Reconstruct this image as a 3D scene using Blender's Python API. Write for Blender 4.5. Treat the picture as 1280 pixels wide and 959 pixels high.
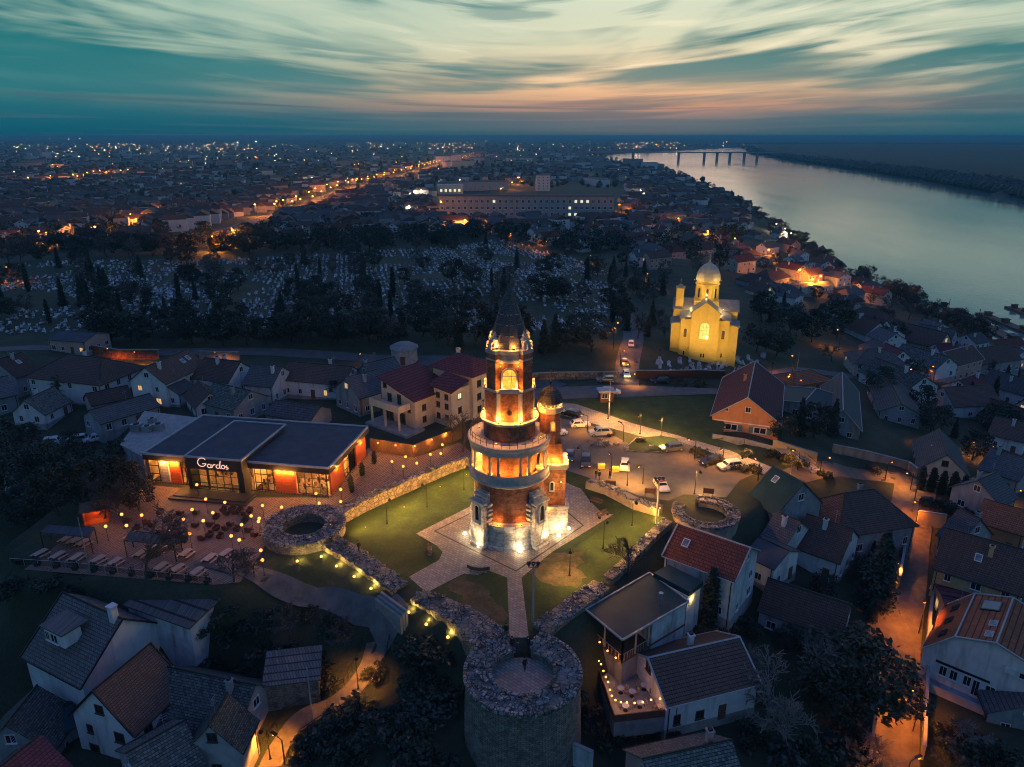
import bpy, math, random
import numpy as np
from mathutils import Vector, Matrix
random.seed(7)
R = math.radians
PI = math.pi
for _o in list(bpy.data.objects):
    bpy.data.objects.remove(_o)
SC = bpy.context.scene
COL = SC.collection

# ---------------------------------------------------------------- camera
CH, FPX, PIT = 55.3, 890.0, R(19.2)
cam_d = bpy.data.cameras.new('camera')
cam = bpy.data.objects.new('camera', cam_d)
COL.objects.link(cam)
cam.location = (0, 0, CH)
cam.rotation_euler = (R(90) - PIT, 0, 0)
cam_d.sensor_width = 36
cam_d.lens = FPX / 1280 * 36
cam_d.clip_start = 0.5
cam_d.clip_end = 60000
SC.camera = cam

# ---------------------------------------------------------------- render look
SC.view_settings.view_transform = 'Standard'
SC.view_settings.look = 'None'
SC.view_settings.exposure = 0.4
SC.view_settings.gamma = 1.0
SC.view_settings.use_curve_mapping = False
SC.render.engine = 'CYCLES'
cy = SC.cycles
cy.use_denoising = True
cy.max_bounces = 4
cy.diffuse_bounces = 2
cy.glossy_bounces = 2
cy.transmission_bounces = 2
cy.transparent_max_bounces = 8
cy.volume_bounces = 0
cy.caustics_reflective = False
cy.caustics_refractive = False
cy.sample_clamp_indirect = 2.0
cy.use_light_tree = True
cy.pixel_filter_type = 'BLACKMAN_HARRIS'
cy.filter_width = 1.05

# ---------------------------------------------------------------- sky
def lin(r, g, b, k=1.0):
    def c(v):
        v /= 255.0
        return (v / 12.92 if v <= 0.04045 else ((v + 0.055) / 1.055) ** 2.4) * k
    return (c(r), c(g), c(b), 1.0)

class NT:
    """small node-tree writer"""
    def __init__(s, tree):
        s.t = tree
        tree.nodes.clear()
    def n(s, typ, **kw):
        nd = s.t.nodes.new(typ)
        for k, v in kw.items():
            if hasattr(nd, k):
                setattr(nd, k, v)
        return nd
    def l(s, a, b):
        s.t.links.new(a, b)
    def put(s, sock, v):
        if hasattr(v, 'is_output'):
            s.l(v, sock)
        else:
            sock.default_value = v
    def math(s, op, a, b=0.0, c=None, clamp=False):
        nd = s.n('ShaderNodeMath', operation=op, use_clamp=clamp)
        s.put(nd.inputs[0], a); s.put(nd.inputs[1], b)
        if c is not None: s.put(nd.inputs[2], c)
        return nd.outputs[0]
    def sstep(s, v, a, b):
        nd = s.n('ShaderNodeMapRange', interpolation_type='SMOOTHSTEP')
        s.put(nd.inputs[0], v); nd.inputs[1].default_value = a; nd.inputs[2].default_value = b
        return nd.outputs[0]
    def ramp(s, v, stops, interp='LINEAR'):
        nd = s.n('ShaderNodeValToRGB')
        cr = nd.color_ramp
        cr.interpolation = interp
        while len(cr.elements) < len(stops): cr.elements.new(0.5)
        for e, (p, c) in zip(cr.elements, stops):
            e.position = p; e.color = c if len(c) == 4 else (*c, 1)
        s.put(nd.inputs[0], v)
        return nd.outputs[0]
    def mix(s, f, a, b, mode='MIX'):
        nd = s.n('ShaderNodeMix', data_type='RGBA', blend_type=mode)
        s.put(nd.inputs[0], f); s.put(nd.inputs[6], a); s.put(nd.inputs[7], b)
        return nd.outputs[2]
    def comb(s, x, y, z):
        nd = s.n('ShaderNodeCombineXYZ')
        s.put(nd.inputs[0], x); s.put(nd.inputs[1], y); s.put(nd.inputs[2], z)
        return nd.outputs[0]
    def noise(s, vec, scale, detail=4, rough=0.5, dist=0.0, out=0):
        nd = s.n('ShaderNodeTexNoise')
        if vec is not None: s.l(vec, nd.inputs['Vector'])
        nd.inputs['Scale'].default_value = scale
        nd.inputs['Detail'].default_value = detail
        nd.inputs['Roughness'].default_value = rough
        nd.inputs['Distortion'].default_value = dist
        return nd.outputs[out]

world = bpy.data.worlds.new('World')
SC.world = world
world.use_nodes = True
W = NT(world.node_tree)
_tc = W.n('ShaderNodeTexCoord')
_sep = W.n('ShaderNodeSeparateXYZ'); W.l(_tc.outputs['Generated'], _sep.inputs[0])
sx, sy, sz = _sep.outputs
az = W.math('ARCTAN2', sx, sy)
el = sz
clear = W.ramp(W.math('MULTIPLY', W.math('ADD', el, 0.05), 1.0), [
    (0.0, lin(5, 44, 62)), (0.05, lin(4, 76, 98)), (0.075, lin(14, 92, 108)), (0.11, lin(28, 108, 116)),
    (0.16, lin(22, 106, 112)), (0.21, lin(24, 108, 116)), (0.29, lin(40, 116, 128)), (0.46, lin(76, 106, 172)), (1.0, lin(70, 92, 166))])
glowc = W.ramp(W.math('ADD', el, 0.05), [
    (0.0, lin(5, 44, 62)), (0.05, lin(26, 84, 98)), (0.068, lin(70, 100, 112)), (0.085, lin(176, 134, 116)),
    (0.108, lin(222, 178, 138)), (0.135, lin(214, 194, 160)), (0.165, lin(200, 202, 174)), (0.21, lin(196, 206, 184)), (0.29, lin(160, 186, 176)),
    (0.48, lin(82, 112, 174)), (1.0, lin(70, 92, 166))])
tealc = W.ramp(W.math('ADD', el, 0.05), [
    (0.0, lin(5, 44, 62)), (0.05, lin(8, 80, 100)), (0.09, lin(44, 108, 116)), (0.13, lin(110, 150, 142)), (0.17, lin(150, 176, 160)),
    (0.21, lin(140, 172, 160)), (0.29, lin(110, 152, 156)), (0.48, lin(78, 108, 173)), (1.0, lin(70, 92, 166))])
# soft cirrus sheets: nearly level over the sunset, rising away from it to both sides
sa = W.math('SUBTRACT', az, 0.02)
sab = W.math('SQRT', W.math('ADD', W.math('MULTIPLY', sa, sa), 0.03))
lv = W.math('DIVIDE', W.math('MAXIMUM', el, 0.0), W.math('ADD', 0.72, W.math('MULTIPLY', sab, 1.35)))
lv = W.math('POWER', lv, 0.8)
n1 = W.noise(W.comb(W.math('MULTIPLY', az, 2.1), W.math('MULTIPLY', lv, 19.0), 5.6), 1.0, 4, 0.5, 0.5)
n2 = W.noise(W.comb(W.math('MULTIPLY', az, 4.2), W.math('MULTIPLY', lv, 46.0), 2.1), 1.0, 4, 0.5, 0.8)
n5 = W.noise(W.comb(W.math('MULTIPLY', az, 6.5), W.math('MULTIPLY', lv, 95.0), 8.4), 1.0, 6, 0.6, 1.2)
n6 = W.noise(W.comb(W.math('MULTIPLY', az, 2.6), W.math('MULTIPLY', lv, 13.0), 1.2), 1.0, 4, 0.5, 0.6)
nn = W.math('ADD', W.math('MULTIPLY', n1, 0.70), W.math('MULTIPLY', n2, 0.30))
bias = W.math('ADD', W.math('MULTIPLY', W.sstep(az, -0.60, 0.15), 0.09), W.math('MULTIPLY', W.sstep(el, 0.02, 0.13), 0.05))
mask = W.sstep(W.math('ADD', nn, bias), 0.50, 0.66)
da = W.math('SUBTRACT', az, 0.16)
glow = W.math('POWER', 2.718, W.math('MULTIPLY', W.math('MULTIPLY', da, da), -7.0))
cloudc = W.mix(glow, tealc, glowc)
basec = W.mix(W.math('MULTIPLY', glow, W.math('MULTIPLY', W.sstep(el, 0.12, 0.04), 0.32)), clear, glowc)
skyc = W.mix(mask, basec, cloudc)
# brighter wisps and blue grey rifts
skyc = W.mix(W.math('MULTIPLY', W.math('MULTIPLY', W.sstep(n2, 0.56, 0.40), W.sstep(n6, 0.46, 0.60)), W.math('MULTIPLY', W.sstep(el, 0.02, 0.07), 0.55)), skyc, lin(62, 120, 124))
hot = W.math('MULTIPLY', W.math('MULTIPLY', W.sstep(n2, 0.46, 0.66), W.sstep(n6, 0.58, 0.40)), W.math('MULTIPLY', glow, W.sstep(el, 0.035, 0.08)))
skyc = W.mix(W.math('MULTIPLY', hot, 0.75), skyc, lin(244, 230, 198))
n3 = W.noise(W.comb(W.math('MULTIPLY', az, 2.6), W.math('MULTIPLY', lv, 60.0), 1.7), 1.0, 5, 0.5, 0.5)
band = W.math('MULTIPLY', W.sstep(n3, 0.48, 0.64), W.sstep(el, 0.085, 0.03))
skyc = W.mix(W.math('MULTIPLY', band, 0.7), skyc, lin(58, 92, 106))
# the physical dusk sky adds its own gradient
nish = W.n('ShaderNodeTexSky', sky_type='NISHITA')
nish.sun_disc = False
nish.sun_elevation = R(1.0)
nish.sun_rotation = R(10)
nish.air_density = 1.0; nish.dust_density = 1.5
bg1 = W.n('ShaderNodeBackground'); W.put(bg1.inputs[0], skyc); bg1.inputs[1].default_value = 0.9
bg2 = W.n('ShaderNodeBackground'); W.l(nish.outputs[0], bg2.inputs[0]); bg2.inputs[1].default_value = 0.003
addw = W.n('ShaderNodeAddShader'); W.l(bg1.outputs[0], addw.inputs[0]); W.l(bg2.outputs[0], addw.inputs[1])
wo = W.n('ShaderNodeOutputWorld'); W.l(addw.outputs[0], wo.inputs[0])

# the sun has set: only a faint, very soft glow from the west is left
sun_d = bpy.data.lights.new('sun', 'SUN')
sun_d.energy = 0.05; sun_d.angle = R(20); sun_d.color = (1.0, 0.72, 0.5)
sun = bpy.data.objects.new('sun', sun_d); COL.objects.link(sun)
sun.rotation_euler = (R(-80), 0, R(-10))

# ---------------------------------------------------------------- picture <-> place
CP, SP = math.cos(PIT), math.sin(PIT)
def ray(px, py):
    u = (px - 640) / FPX; v = (479.5 - py) / FPX
    return np.array([u, CP + v * SP, -SP + v * CP])
def P(px, py, z=0.0):
    d = ray(px, py); t = (z - CH) / d[2]
    return Vector((d[0] * t, d[1] * t, z))

# ---------------------------------------------------------------- materials
MATS = {}
def newmat(name):
    m = bpy.data.materials.new(name); m.use_nodes = True
    t = NT(m.node_tree)
    o = t.n('ShaderNodeOutputMaterial')
    b = t.n('ShaderNodeBsdfPrincipled')
    t.l(b.outputs[0], o.inputs[0])
    MATS[name] = m
    return m, t, b, o
def coords(t, kind='Object'):
    return t.n('ShaderNodeTexCoord').outputs[kind]
def bump(t, b, h, strength, dist=0.1):
    nd = t.n('ShaderNodeBump'); nd.inputs['Strength'].default_value = strength
    nd.inputs['Distance'].default_value = dist
    t.l(h, nd.inputs['Height']); t.l(nd.outputs[0], b.inputs['Normal'])
def vscale(t, v, s):
    nd = t.n('ShaderNodeVectorMath', operation='MULTIPLY')
    t.l(v, nd.inputs[0]); nd.inputs[1].default_value = s
    return nd.outputs[0]
def plain(name, c0, c1=None, scale=2.0, rough=0.8, bmp=0.2, metal=0.0, detail=6, space='Object', stain=0.0, rnd=0.0):
    m, t, b, o = newmat(name)
    c1 = c1 or tuple(x * 0.6 for x in c0)
    v = coords(t, space)
    n = t.noise(v, scale, detail, 0.6)
    col = t.ramp(n, [(0.3, c1), (0.7, c0)])
    if stain:
        s2 = t.noise(vscale(t, v, (1, 1, 0.15)), 0.7, 5, 0.6)
        col = t.mix(t.math('MULTIPLY', t.sstep(s2, 0.5, 0.72), stain), col, (*[x * 0.35 for x in c0], 1))
    if rnd:
        oi = t.n('ShaderNodeObjectInfo').outputs['Random']
        hs = t.n('ShaderNodeHueSaturation')
        t.l(t.math('ADD', t.math('MULTIPLY', oi, 0.05), 0.475), hs.inputs['Hue'])
        t.l(t.math('ADD', t.math('MULTIPLY', oi, rnd * 2), 1 - rnd), hs.inputs['Value'])
        t.l(col, hs.inputs['Color']); col = hs.outputs[0]
    t.put(b.inputs['Base Color'], col)
    b.inputs['Roughness'].default_value = rough
    b.inputs['Metallic'].default_value = metal
    b.inputs['Specular IOR Level'].default_value = 0.15 if 'roof' in name else 0.4
    if bmp: bump(t, b, t.noise(v, scale * 4, 4, 0.6), bmp, 0.05)
    return m
def emit(name, col, strength):
    m = bpy.data.materials.new(name); m.use_nodes = True
    t = NT(m.node_tree); o = t.n('ShaderNodeOutputMaterial'); e = t.n('ShaderNodeEmission')
    e.inputs[0].default_value = (*col, 1); e.inputs[1].default_value = strength
    t.l(e.outputs[0], o.inputs[0]); MATS[name] = m
    return m
def tiles(name, c0, c1, tw=0.3, th=0.25, moss=0.25):
    """roof covering: rows follow the height, columns follow the ridge (local x / y)"""
    m, t, b, o = newmat(name)
    v = coords(t)
    sp = t.n('ShaderNodeSeparateXYZ'); t.l(v, sp.inputs[0])
    x, y, z = sp.outputs
    vec = t.comb(t.math('ADD', x, t.math('MULTIPLY', y, 0.35)), t.math('MULTIPLY', z, 1.0), 0.0)
    br = t.n('ShaderNodeTexBrick'); t.l(vec, br.inputs['Vector'])
    br.inputs['Scale'].default_value = 1.0
    br.inputs['Brick Width'].default_value = tw
    br.inputs['Row Height'].default_value = th * 0.62
    br.inputs['Mortar Size'].default_value = 0.03
    br.inputs['Mortar Smooth'].default_value = 0.6
    br.inputs['Color1'].default_value = (*c0, 1); br.inputs['Color2'].default_value = (*c1, 1)
    br.inputs['Mortar'].default_value = (*[k * 0.25 for k in c1], 1)
    n = t.noise(v, 0.5, 6, 0.65)
    col = t.mix(t.math('MULTIPLY', t.sstep(n, 0.45, 0.7), 0.55), br.outputs[0], (*[k * 0.5 for k in c0], 1))
    n2 = t.noise(v, 1.6, 6, 0.7)
    col = t.mix(t.math('MULTIPLY', t.sstep(n2, 0.52, 0.75), moss), col, (0.10, 0.11, 0.085, 1))
    oi = t.n('ShaderNodeObjectInfo').outputs['Random']
    hs = t.n('ShaderNodeHueSaturation')
    t.l(t.math('ADD', t.math('MULTIPLY', oi, 0.5), 0.75), hs.inputs['Value']); t.l(col, hs.inputs['Color'])
    t.l(hs.outputs[0], b.inputs['Base Color'])
    b.inputs['Roughness'].default_value = 0.8; b.inputs['Specular IOR Level'].default_value = 0.2
    bump(t, b, t.math('ADD', br.outputs[1], t.math('MULTIPLY', n2, -0.5)), -0.6, 0.05)
    return m
def bricks(name, c0, c1, mort, bw=0.6, bh=0.2, space='Object'):
    m, t, b, o = newmat(name)
    v = coords(t, space)
    sp = t.n('ShaderNodeSeparateXYZ'); t.l(v, sp.inputs[0])
    x, y, z = sp.outputs
    a = t.math('MULTIPLY', t.math('ARCTAN2', x, y), 4.0)
    br = t.n('ShaderNodeTexBrick'); t.l(t.comb(a, z, 0), br.inputs['Vector'])
    br.inputs['Scale'].default_value = 1.0
    br.inputs['Brick Width'].default_value = bw; br.inputs['Row Height'].default_value = bh
    br.inputs['Mortar Size'].default_value = 0.025
    br.inputs['Color1'].default_value = (*c0, 1); br.inputs['Color2'].default_value = (*c1, 1)
    br.inputs['Mortar'].default_value = (*mort, 1)
    n = t.noise(v, 1.3, 6, 0.7)
    col = t.mix(t.math('MULTIPLY', t.sstep(n, 0.42, 0.62), 0.75), br.outputs[0], (*[k * 0.35 for k in c1], 1))
    n3 = t.noise(vscale(t, v, (1, 1, 2.5)), 2.2, 4, 0.7)
    col = t.mix(t.math('MULTIPLY', t.sstep(n3, 0.55, 0.75), 0.5), col, (*[min(1, k * 1.6) for k in c0], 1))
    t.l(col, b.inputs['Base Color']); b.inputs['Roughness'].default_value = 0.85
    bump(t, b, br.outputs[1], -0.5, 0.04)
    return m
def rubble(name, c0, c1, mort, scale=2.2, space='Object'):
    m, t, b, o = newmat(name)
    v = coords(t, space)
    dn = t.noise(v, 3.0, 3, 0.5, out=1)
    vm = t.n('ShaderNodeMix', data_type='VECTOR'); vm.inputs[0].default_value = 0.12
    t.l(v, vm.inputs[4]); t.l(dn, vm.inputs[5]); v2 = vm.outputs[1]
    ve = t.n('ShaderNodeTexVoronoi', feature='DISTANCE_TO_EDGE'); t.l(v2, ve.inputs['Vector']); ve.inputs['Scale'].default_value = scale
    vc = t.n('ShaderNodeTexVoronoi'); t.l(v2, vc.inputs['Vector']); vc.inputs['Scale'].default_value = scale
    bw = t.n('ShaderNodeSeparateColor'); t.l(vc.outputs['Color'], bw.inputs[0])
    col = t.ramp(bw.outputs[0], [(0.0, c1), (1.0, c0)])
    n = t.noise(v, 8, 4, 0.6)
    col = t.mix(t.math('MULTIPLY', n, 0.5), col, (*[k * 0.5 for k in c1], 1))
    mo = t.noise(v, 0.45, 5, 0.65)
    col = t.mix(t.math('MULTIPLY', t.sstep(mo, 0.5, 0.66), 0.8), col, (0.06, 0.065, 0.045, 1))
    edge = t.sstep(ve.outputs['Distance'], 0.0, 0.12)
    col = t.mix(edge, (*mort, 1), col)
    t.l(col, b.inputs['Base Color']); b.inputs['Roughness'].default_value = 0.9
    bump(t, b, t.math('ADD', edge, t.math('MULTIPLY', n, 0.4)), 0.8, 0.12)
    return m
def paving(name, c0, c1, mort, bw=0.5, bh=0.25, ms=0.03, rot=0.0, nz=0.4):
    m, t, b, o = newmat(name)
    v = coords(t)
    mp = t.n('ShaderNodeMapping'); t.l(v, mp.inputs[0]); mp.inputs['Rotation'].default_value = (0, 0, rot)
    br = t.n('ShaderNodeTexBrick'); t.l(mp.outputs[0], br.inputs['Vector'])
    br.inputs['Scale'].default_value = 1.0
    br.inputs['Brick Width'].default_value = bw; br.inputs['Row Height'].default_value = bh
    br.inputs['Mortar Size'].default_value = ms
    br.inputs['Color1'].default_value = (*c0, 1); br.inputs['Color2'].default_value = (*c1, 1)
    br.inputs['Mortar'].default_value = (*mort, 1)
    n = t.noise(v, 0.6, 7, 0.7)
    col = t.mix(t.math('MULTIPLY', t.sstep(n, 0.4, 0.72), nz), br.outputs[0], (*[k * 0.4 for k in c1], 1))
    t.l(col, b.inputs['Base Color']); b.inputs['Roughness'].default_value = 0.7
    bump(t, b, br.outputs[1], -0.4, 0.03)
    return m
def grassy(name, cols, scale=0.5):
    m, t, b, o = newmat(name)
    v = coords(t)
    n = t.noise(v, scale, 8, 0.65)
    n2 = t.noise(v, 9.0, 5, 0.75)
    n4 = t.noise(v, 2.3, 5, 0.7)
    f = t.math('ADD', t.math('ADD', t.math('MULTIPLY', n, 0.46), t.math('MULTIPLY', n2, 0.28)), t.math('MULTIPLY', n4, 0.26))
    col = t.ramp(f, [(0.38, cols[0]), (0.49, cols[1]), (0.57, cols[2]), (0.66, cols[3])])
    t.l(col, b.inputs['Base Color']); b.inputs['Roughness'].default_value = 0.95
    bump(t, b, n2, 1.0, 0.25)
    return m
def leafy(name, c0, c1):
    m, t, b, o = newmat(name)
    v = coords(t)
    n = t.noise(v, 1.1, 4, 0.7)
    oi = t.n('ShaderNodeObjectInfo').outputs['Random']
    col = t.ramp(n, [(0.3, c1), (0.7, c0)])
    hs = t.n('ShaderNodeHueSaturation')
    t.l(t.math('ADD', t.math('MULTIPLY', oi, 0.06), 0.47), hs.inputs['Hue'])
    t.l(t.math('ADD', t.math('MULTIPLY', oi, 0.7), 0.65), hs.inputs['Value']); t.l(col, hs.inputs['Color'])
    t.l(hs.outputs[0], b.inputs['Base Color']); b.inputs['Roughness'].default_value = 0.7
    return m

grassy('lawn', [(0.010, 0.024, 0.007), (0.020, 0.052, 0.010), (0.038, 0.078, 0.016), (0.11, 0.10, 0.05)], 0.35)
grassy('rough_grass', [(0.02, 0.03, 0.016), (0.036, 0.05, 0.024), (0.058, 0.066, 0.036), (0.10, 0.085, 0.06)], 0.16)
grassy('sand', [(0.03, 0.048, 0.012), (0.075, 0.07, 0.032), (0.13, 0.105, 0.062), (0.17, 0.14, 0.09)], 0.55)
plain('asphalt', (0.13, 0.125, 0.12), (0.075, 0.073, 0.072), 0.4, 0.85, 0.3, detail=9)
plain('street_stone', (0.16, 0.13, 0.10), (0.08, 0.065, 0.05), 0.7, 0.8, 0.6, detail=9)
plain('kerbstone', (0.28, 0.27, 0.26), (0.18, 0.175, 0.17), 2.0)
plain('gravel', (0.15, 0.14, 0.135), (0.08, 0.074, 0.072), 0.6, 0.9, 0.5, detail=9)
plain('concrete', (0.34, 0.33, 0.32), (0.22, 0.215, 0.21), 1.0, 0.85, 0.3, stain=0.4)
paving('plaza_stone', (0.34, 0.30, 0.25), (0.22, 0.19, 0.16), (0.12, 0.10, 0.085), 0.6, 0.4, 0.03, R(40), 0.35)
paving('terrace_stone', (0.26, 0.17, 0.125), (0.19, 0.125, 0.095), (0.06, 0.04, 0.03), 3.0, 0.42, 0.07, R(-62), 0.3)
rubble('rubble', (0.42, 0.40, 0.38), (0.16, 0.15, 0.145), (0.035, 0.034, 0.034), 1.7)
rubble('rubble_face', (0.34, 0.29, 0.23), (0.2, 0.165, 0.13), (0.09, 0.075, 0.06), 1.5)
plain('old_render', (0.36, 0.30, 0.25), (0.22, 0.18, 0.15), 0.8, 0.9, 0.4, stain=0.5)
bricks('tower_brick', (0.36, 0.12, 0.06), (0.22, 0.07, 0.035), (0.2, 0.12, 0.08))
bricks('ruin_courses', (0.26, 0.23, 0.20), (0.16, 0.145, 0.13), (0.08, 0.07, 0.062), 0.42, 0.26)
bricks('tower_stone', (0.55, 0.52, 0.47), (0.46, 0.43, 0.39), (0.25, 0.23, 0.2), 1.6, 0.55)
plain('pale_stone', (0.46, 0.43, 0.40), (0.30, 0.28, 0.27), 1.2, 0.85, 0.3, stain=0.5)
tiles('slate', (0.15, 0.135, 0.13), (0.09, 0.085, 0.085), 0.35, 0.4, 0.15)
tiles('tile_brown', (0.14, 0.085, 0.07), (0.095, 0.06, 0.05), 0.3, 0.35)
tiles('tile_red', (0.19, 0.062, 0.045), (0.13, 0.045, 0.035), 0.36, 0.42, 0.3)
tiles('tile_maroon', (0.20, 0.06, 0.07), (0.15, 0.045, 0.055), 0.4, 0.4, 0.08)
tiles('tile_grey', (0.13, 0.125, 0.13), (0.09, 0.088, 0.092), 0.35, 0.4)
tiles('tile_moss', (0.17, 0.175, 0.16), (0.05, 0.06, 0.058), 0.34, 0.30, 0.7)
tiles('tile_lamplit_orange', (0.34, 0.12, 0.06), (0.24, 0.085, 0.045), 0.3, 0.35)  # orange lamp glow put into the tile colour
plain('flat_roof', (0.085, 0.09, 0.105), (0.055, 0.06, 0.072), 0.5, 0.8, 0.2, detail=8)
plain('teal_roof', (0.014, 0.05, 0.064), (0.009, 0.032, 0.043), 0.5, 0.6, 0.2, detail=8)
plain('roof_trim', (0.42, 0.42, 0.43), (0.3, 0.3, 0.31), 1.5, 0.5, 0.1)
plain('dark_metal', (0.025, 0.026, 0.028), (0.018, 0.018, 0.02), 3.0, 0.45, 0.05, 0.4)
plain('bare_metal', (0.42, 0.43, 0.45), (0.3, 0.31, 0.33), 2.0, 0.4, 0.1, 0.7)
plain('dark_panel', (0.03, 0.031, 0.035), (0.02, 0.021, 0.024), 1.0, 0.55, 0.1)
plain('plaster_white', (0.62, 0.62, 0.64), (0.50, 0.50, 0.52), 0.9, 0.9, 0.15, stain=0.6, rnd=0.12)
plain('plaster_cream', (0.58, 0.50, 0.40), (0.47, 0.40, 0.31), 0.9, 0.9, 0.15, stain=0.3, rnd=0.1)
plain('plaster_grey', (0.34, 0.34, 0.36), (0.24, 0.24, 0.26), 0.9, 0.9, 0.2, stain=0.7, rnd=0.15)
plain('plaster_stained', (0.55, 0.57, 0.60), (0.34, 0.37, 0.40), 0.7, 0.9, 0.2, stain=0.8)
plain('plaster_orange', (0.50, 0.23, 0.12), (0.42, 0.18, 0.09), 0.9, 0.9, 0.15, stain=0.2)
plain('plaster_pink', (0.55, 0.34, 0.30), (0.45, 0.27, 0.24), 0.9, 0.9, 0.15, stain=0.3)
plain('plaster_ochre', (0.52, 0.38, 0.20), (0.42, 0.30, 0.15), 0.9, 0.9, 0.15, stain=0.3)
plain('church_yellow', (0.72, 0.52, 0.12), (0.62, 0.44, 0.10), 0.8, 0.85, 0.1, stain=0.15)
plain('church_roof', (0.26, 0.25, 0.25), (0.17, 0.165, 0.17), 0.9, 0.5, 0.1, 0.2)
plain('church_dome', (0.60, 0.52, 0.34), (0.48, 0.41, 0.27), 0.9, 0.5, 0.1)  # yellow floodlight glow put into the grey dome's colour
plain('wood_orange', (0.52, 0.12, 0.04), (0.38, 0.08, 0.025), 2.5, 0.5, 0.1)
plain('wood_brown', (0.16, 0.085, 0.05), (0.10, 0.05, 0.03), 2.5, 0.7, 0.3)
plain('wood_pale', (0.42, 0.34, 0.28), (0.30, 0.23, 0.18), 2.5, 0.7, 0.2)
plain('sofa_red', (0.075, 0.036, 0.03), (0.05, 0.024, 0.02), 3.0, 0.8, 0.2)
plain('canvas_dark', (0.07, 0.08, 0.095), (0.05, 0.057, 0.07), 0.8, 0.9, 0.2)
plain('frame_white', (0.66, 0.66, 0.66), (0.55, 0.55, 0.55), 3, 0.5, 0.0)
plain('frame_brown', (0.10, 0.065, 0.05), (0.07, 0.045, 0.03), 3, 0.6, 0.0)
plain('shutter_blue', (0.10, 0.19, 0.24), (0.07, 0.14, 0.18), 3, 0.6, 0.1)
plain('bark', (0.085, 0.07, 0.06), (0.05, 0.042, 0.036), 3, 0.95, 0.4)
plain('bark_pale', (0.22, 0.20, 0.18), (0.13, 0.115, 0.10), 3, 0.95, 0.4)
leafy('leaf_dark', (0.034, 0.048, 0.036), (0.013, 0.021, 0.016))
leafy('leaf_green', (0.040, 0.055, 0.028), (0.018, 0.026, 0.016))
leafy('twig', (0.075, 0.062, 0.055), (0.045, 0.038, 0.034))
plain('grave_stone', (0.60, 0.62, 0.66), (0.20, 0.21, 0.23), 1.2, 0.5, 0.1, rnd=0.35)
plain('tyre', (0.018, 0.018, 0.018), (0.012, 0.012, 0.012), 4, 0.9, 0.0)
for nm, c in (('paint_white', (0.72, 0.72, 0.73)), ('paint_silver', (0.38, 0.41, 0.46)), ('paint_black', (0.018, 0.019, 0.022)),
              ('paint_grey', (0.10, 0.115, 0.13)), ('paint_red', (0.42, 0.03, 0.03)), ('paint_blue', (0.03, 0.055, 0.10)),
              ('paint_lamplit_yellow', (0.62, 0.48, 0.10))):
    m_, t_, b_, o_ = newmat(nm)
    t_.put(b_.inputs['Base Color'], t_.ramp(t_.noise(coords(t_), 3, 4), [(0.3, tuple(x * 0.85 for x in c)), (0.7, c)]))
    b_.inputs['Roughness'].default_value = 0.25; b_.inputs['Coat Weight'].default_value = 0.6
m_, t_, b_, o_ = newmat('dark_glass')
t_.put(b_.inputs['Base Color'], t_.ramp(t_.noise(coords(t_), 0.8, 2), [(0.3, (0.012, 0.015, 0.02)), (0.7, (0.03, 0.035, 0.042))]))
b_.inputs['Roughness'].default_value = 0.08
m_, t_, b_, o_ = newmat('shop_glass')
tr = t_.n('ShaderNodeBsdfTransparent'); tr.inputs[0].default_value = (0.86, 0.88, 0.88, 1)
b_.inputs['Base Color'].default_value = (0.02, 0.02, 0.02, 1); b_.inputs['Roughness'].default_value = 0.05
mxs = t_.n('ShaderNodeMixShader'); mxs.inputs[0].default_value = 0.12
t_.l(tr.outputs[0], mxs.inputs[1]); t_.l(b_.outputs[0], mxs.inputs[2]); t_.l(mxs.outputs[0], o_.inputs[0])
m_, t_, b_, o_ = newmat('river_water')
b_.inputs['Base Color'].default_value = (0.13, 0.21, 0.18, 1); b_.inputs['Roughness'].default_value = 0.09
b_.inputs['IOR'].default_value = 1.6; b_.inputs['Specular IOR Level'].default_value = 0.8
_v = coords(t_)
t_.l(t_.math('ADD', t_.math('MULTIPLY', t_.noise(vscale(t_, _v, (0.02, 0.004, 1)), 1.0, 5, 0.6), 0.22), -0.02), b_.inputs['Roughness'])
bump(t_, b_, t_.math('ADD', t_.noise(_v, 0.25, 4, 0.6), t_.math('MULTIPLY', t_.noise(_v, 0.02, 3, 0.6), 2.0)), 0.09, 0.5)
emit('bulb_warm', (1.0, 0.40, 0.08), 3.4)
emit('bulb_globe', (1.0, 0.32, 0.05), 3.0)
emit('bulb_orange', (1.0, 0.30, 0.035), 4)
emit('bulb_white', (1.0, 0.80, 0.50), 8)
emit('far_white', (1.0, 0.80, 0.52), 26)
emit('far_orange', (1.0, 0.42, 0.09), 26)
emit('bulb_avenue', (1.0, 0.34, 0.045), 15)
emit('bulb_cool', (0.85, 0.95, 1.0), 60)
emit('bulb_red', (1.0, 0.08, 0.03), 20)
emit('bulb_string', (1.0, 0.38, 0.07), 6)
def lit_window(name, c0, c1, k):
    m = bpy.data.materials.new(name); m.use_nodes = True
    t = NT(m.node_tree); o = t.n('ShaderNodeOutputMaterial'); e = t.n('ShaderNodeEmission')
    t.put(e.inputs[0], t.ramp(t.noise(coords(t), 2.5, 3, 0.6), [(0.35, c0), (0.65, c1)]))
    e.inputs[1].default_value = k; t.l(e.outputs[0], o.inputs[0]); MATS[name] = m
lit_window('pane_lit', (0.9, 0.42, 0.10), (1.0, 0.68, 0.28), 0.6)
lit_window('pane_pale', (0.8, 0.9, 0.5), (1.0, 0.95, 0.7), 0.8)
lit_window('tower_pane', (1.0, 0.32, 0.02), (1.0, 0.55, 0.08), 1.1)
lit_window('church_pane', (1.0, 0.55, 0.06), (1.0, 0.8, 0.25), 1.1)
emit('neon_pink', (1.0, 0.62, 0.50), 0.7)
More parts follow.
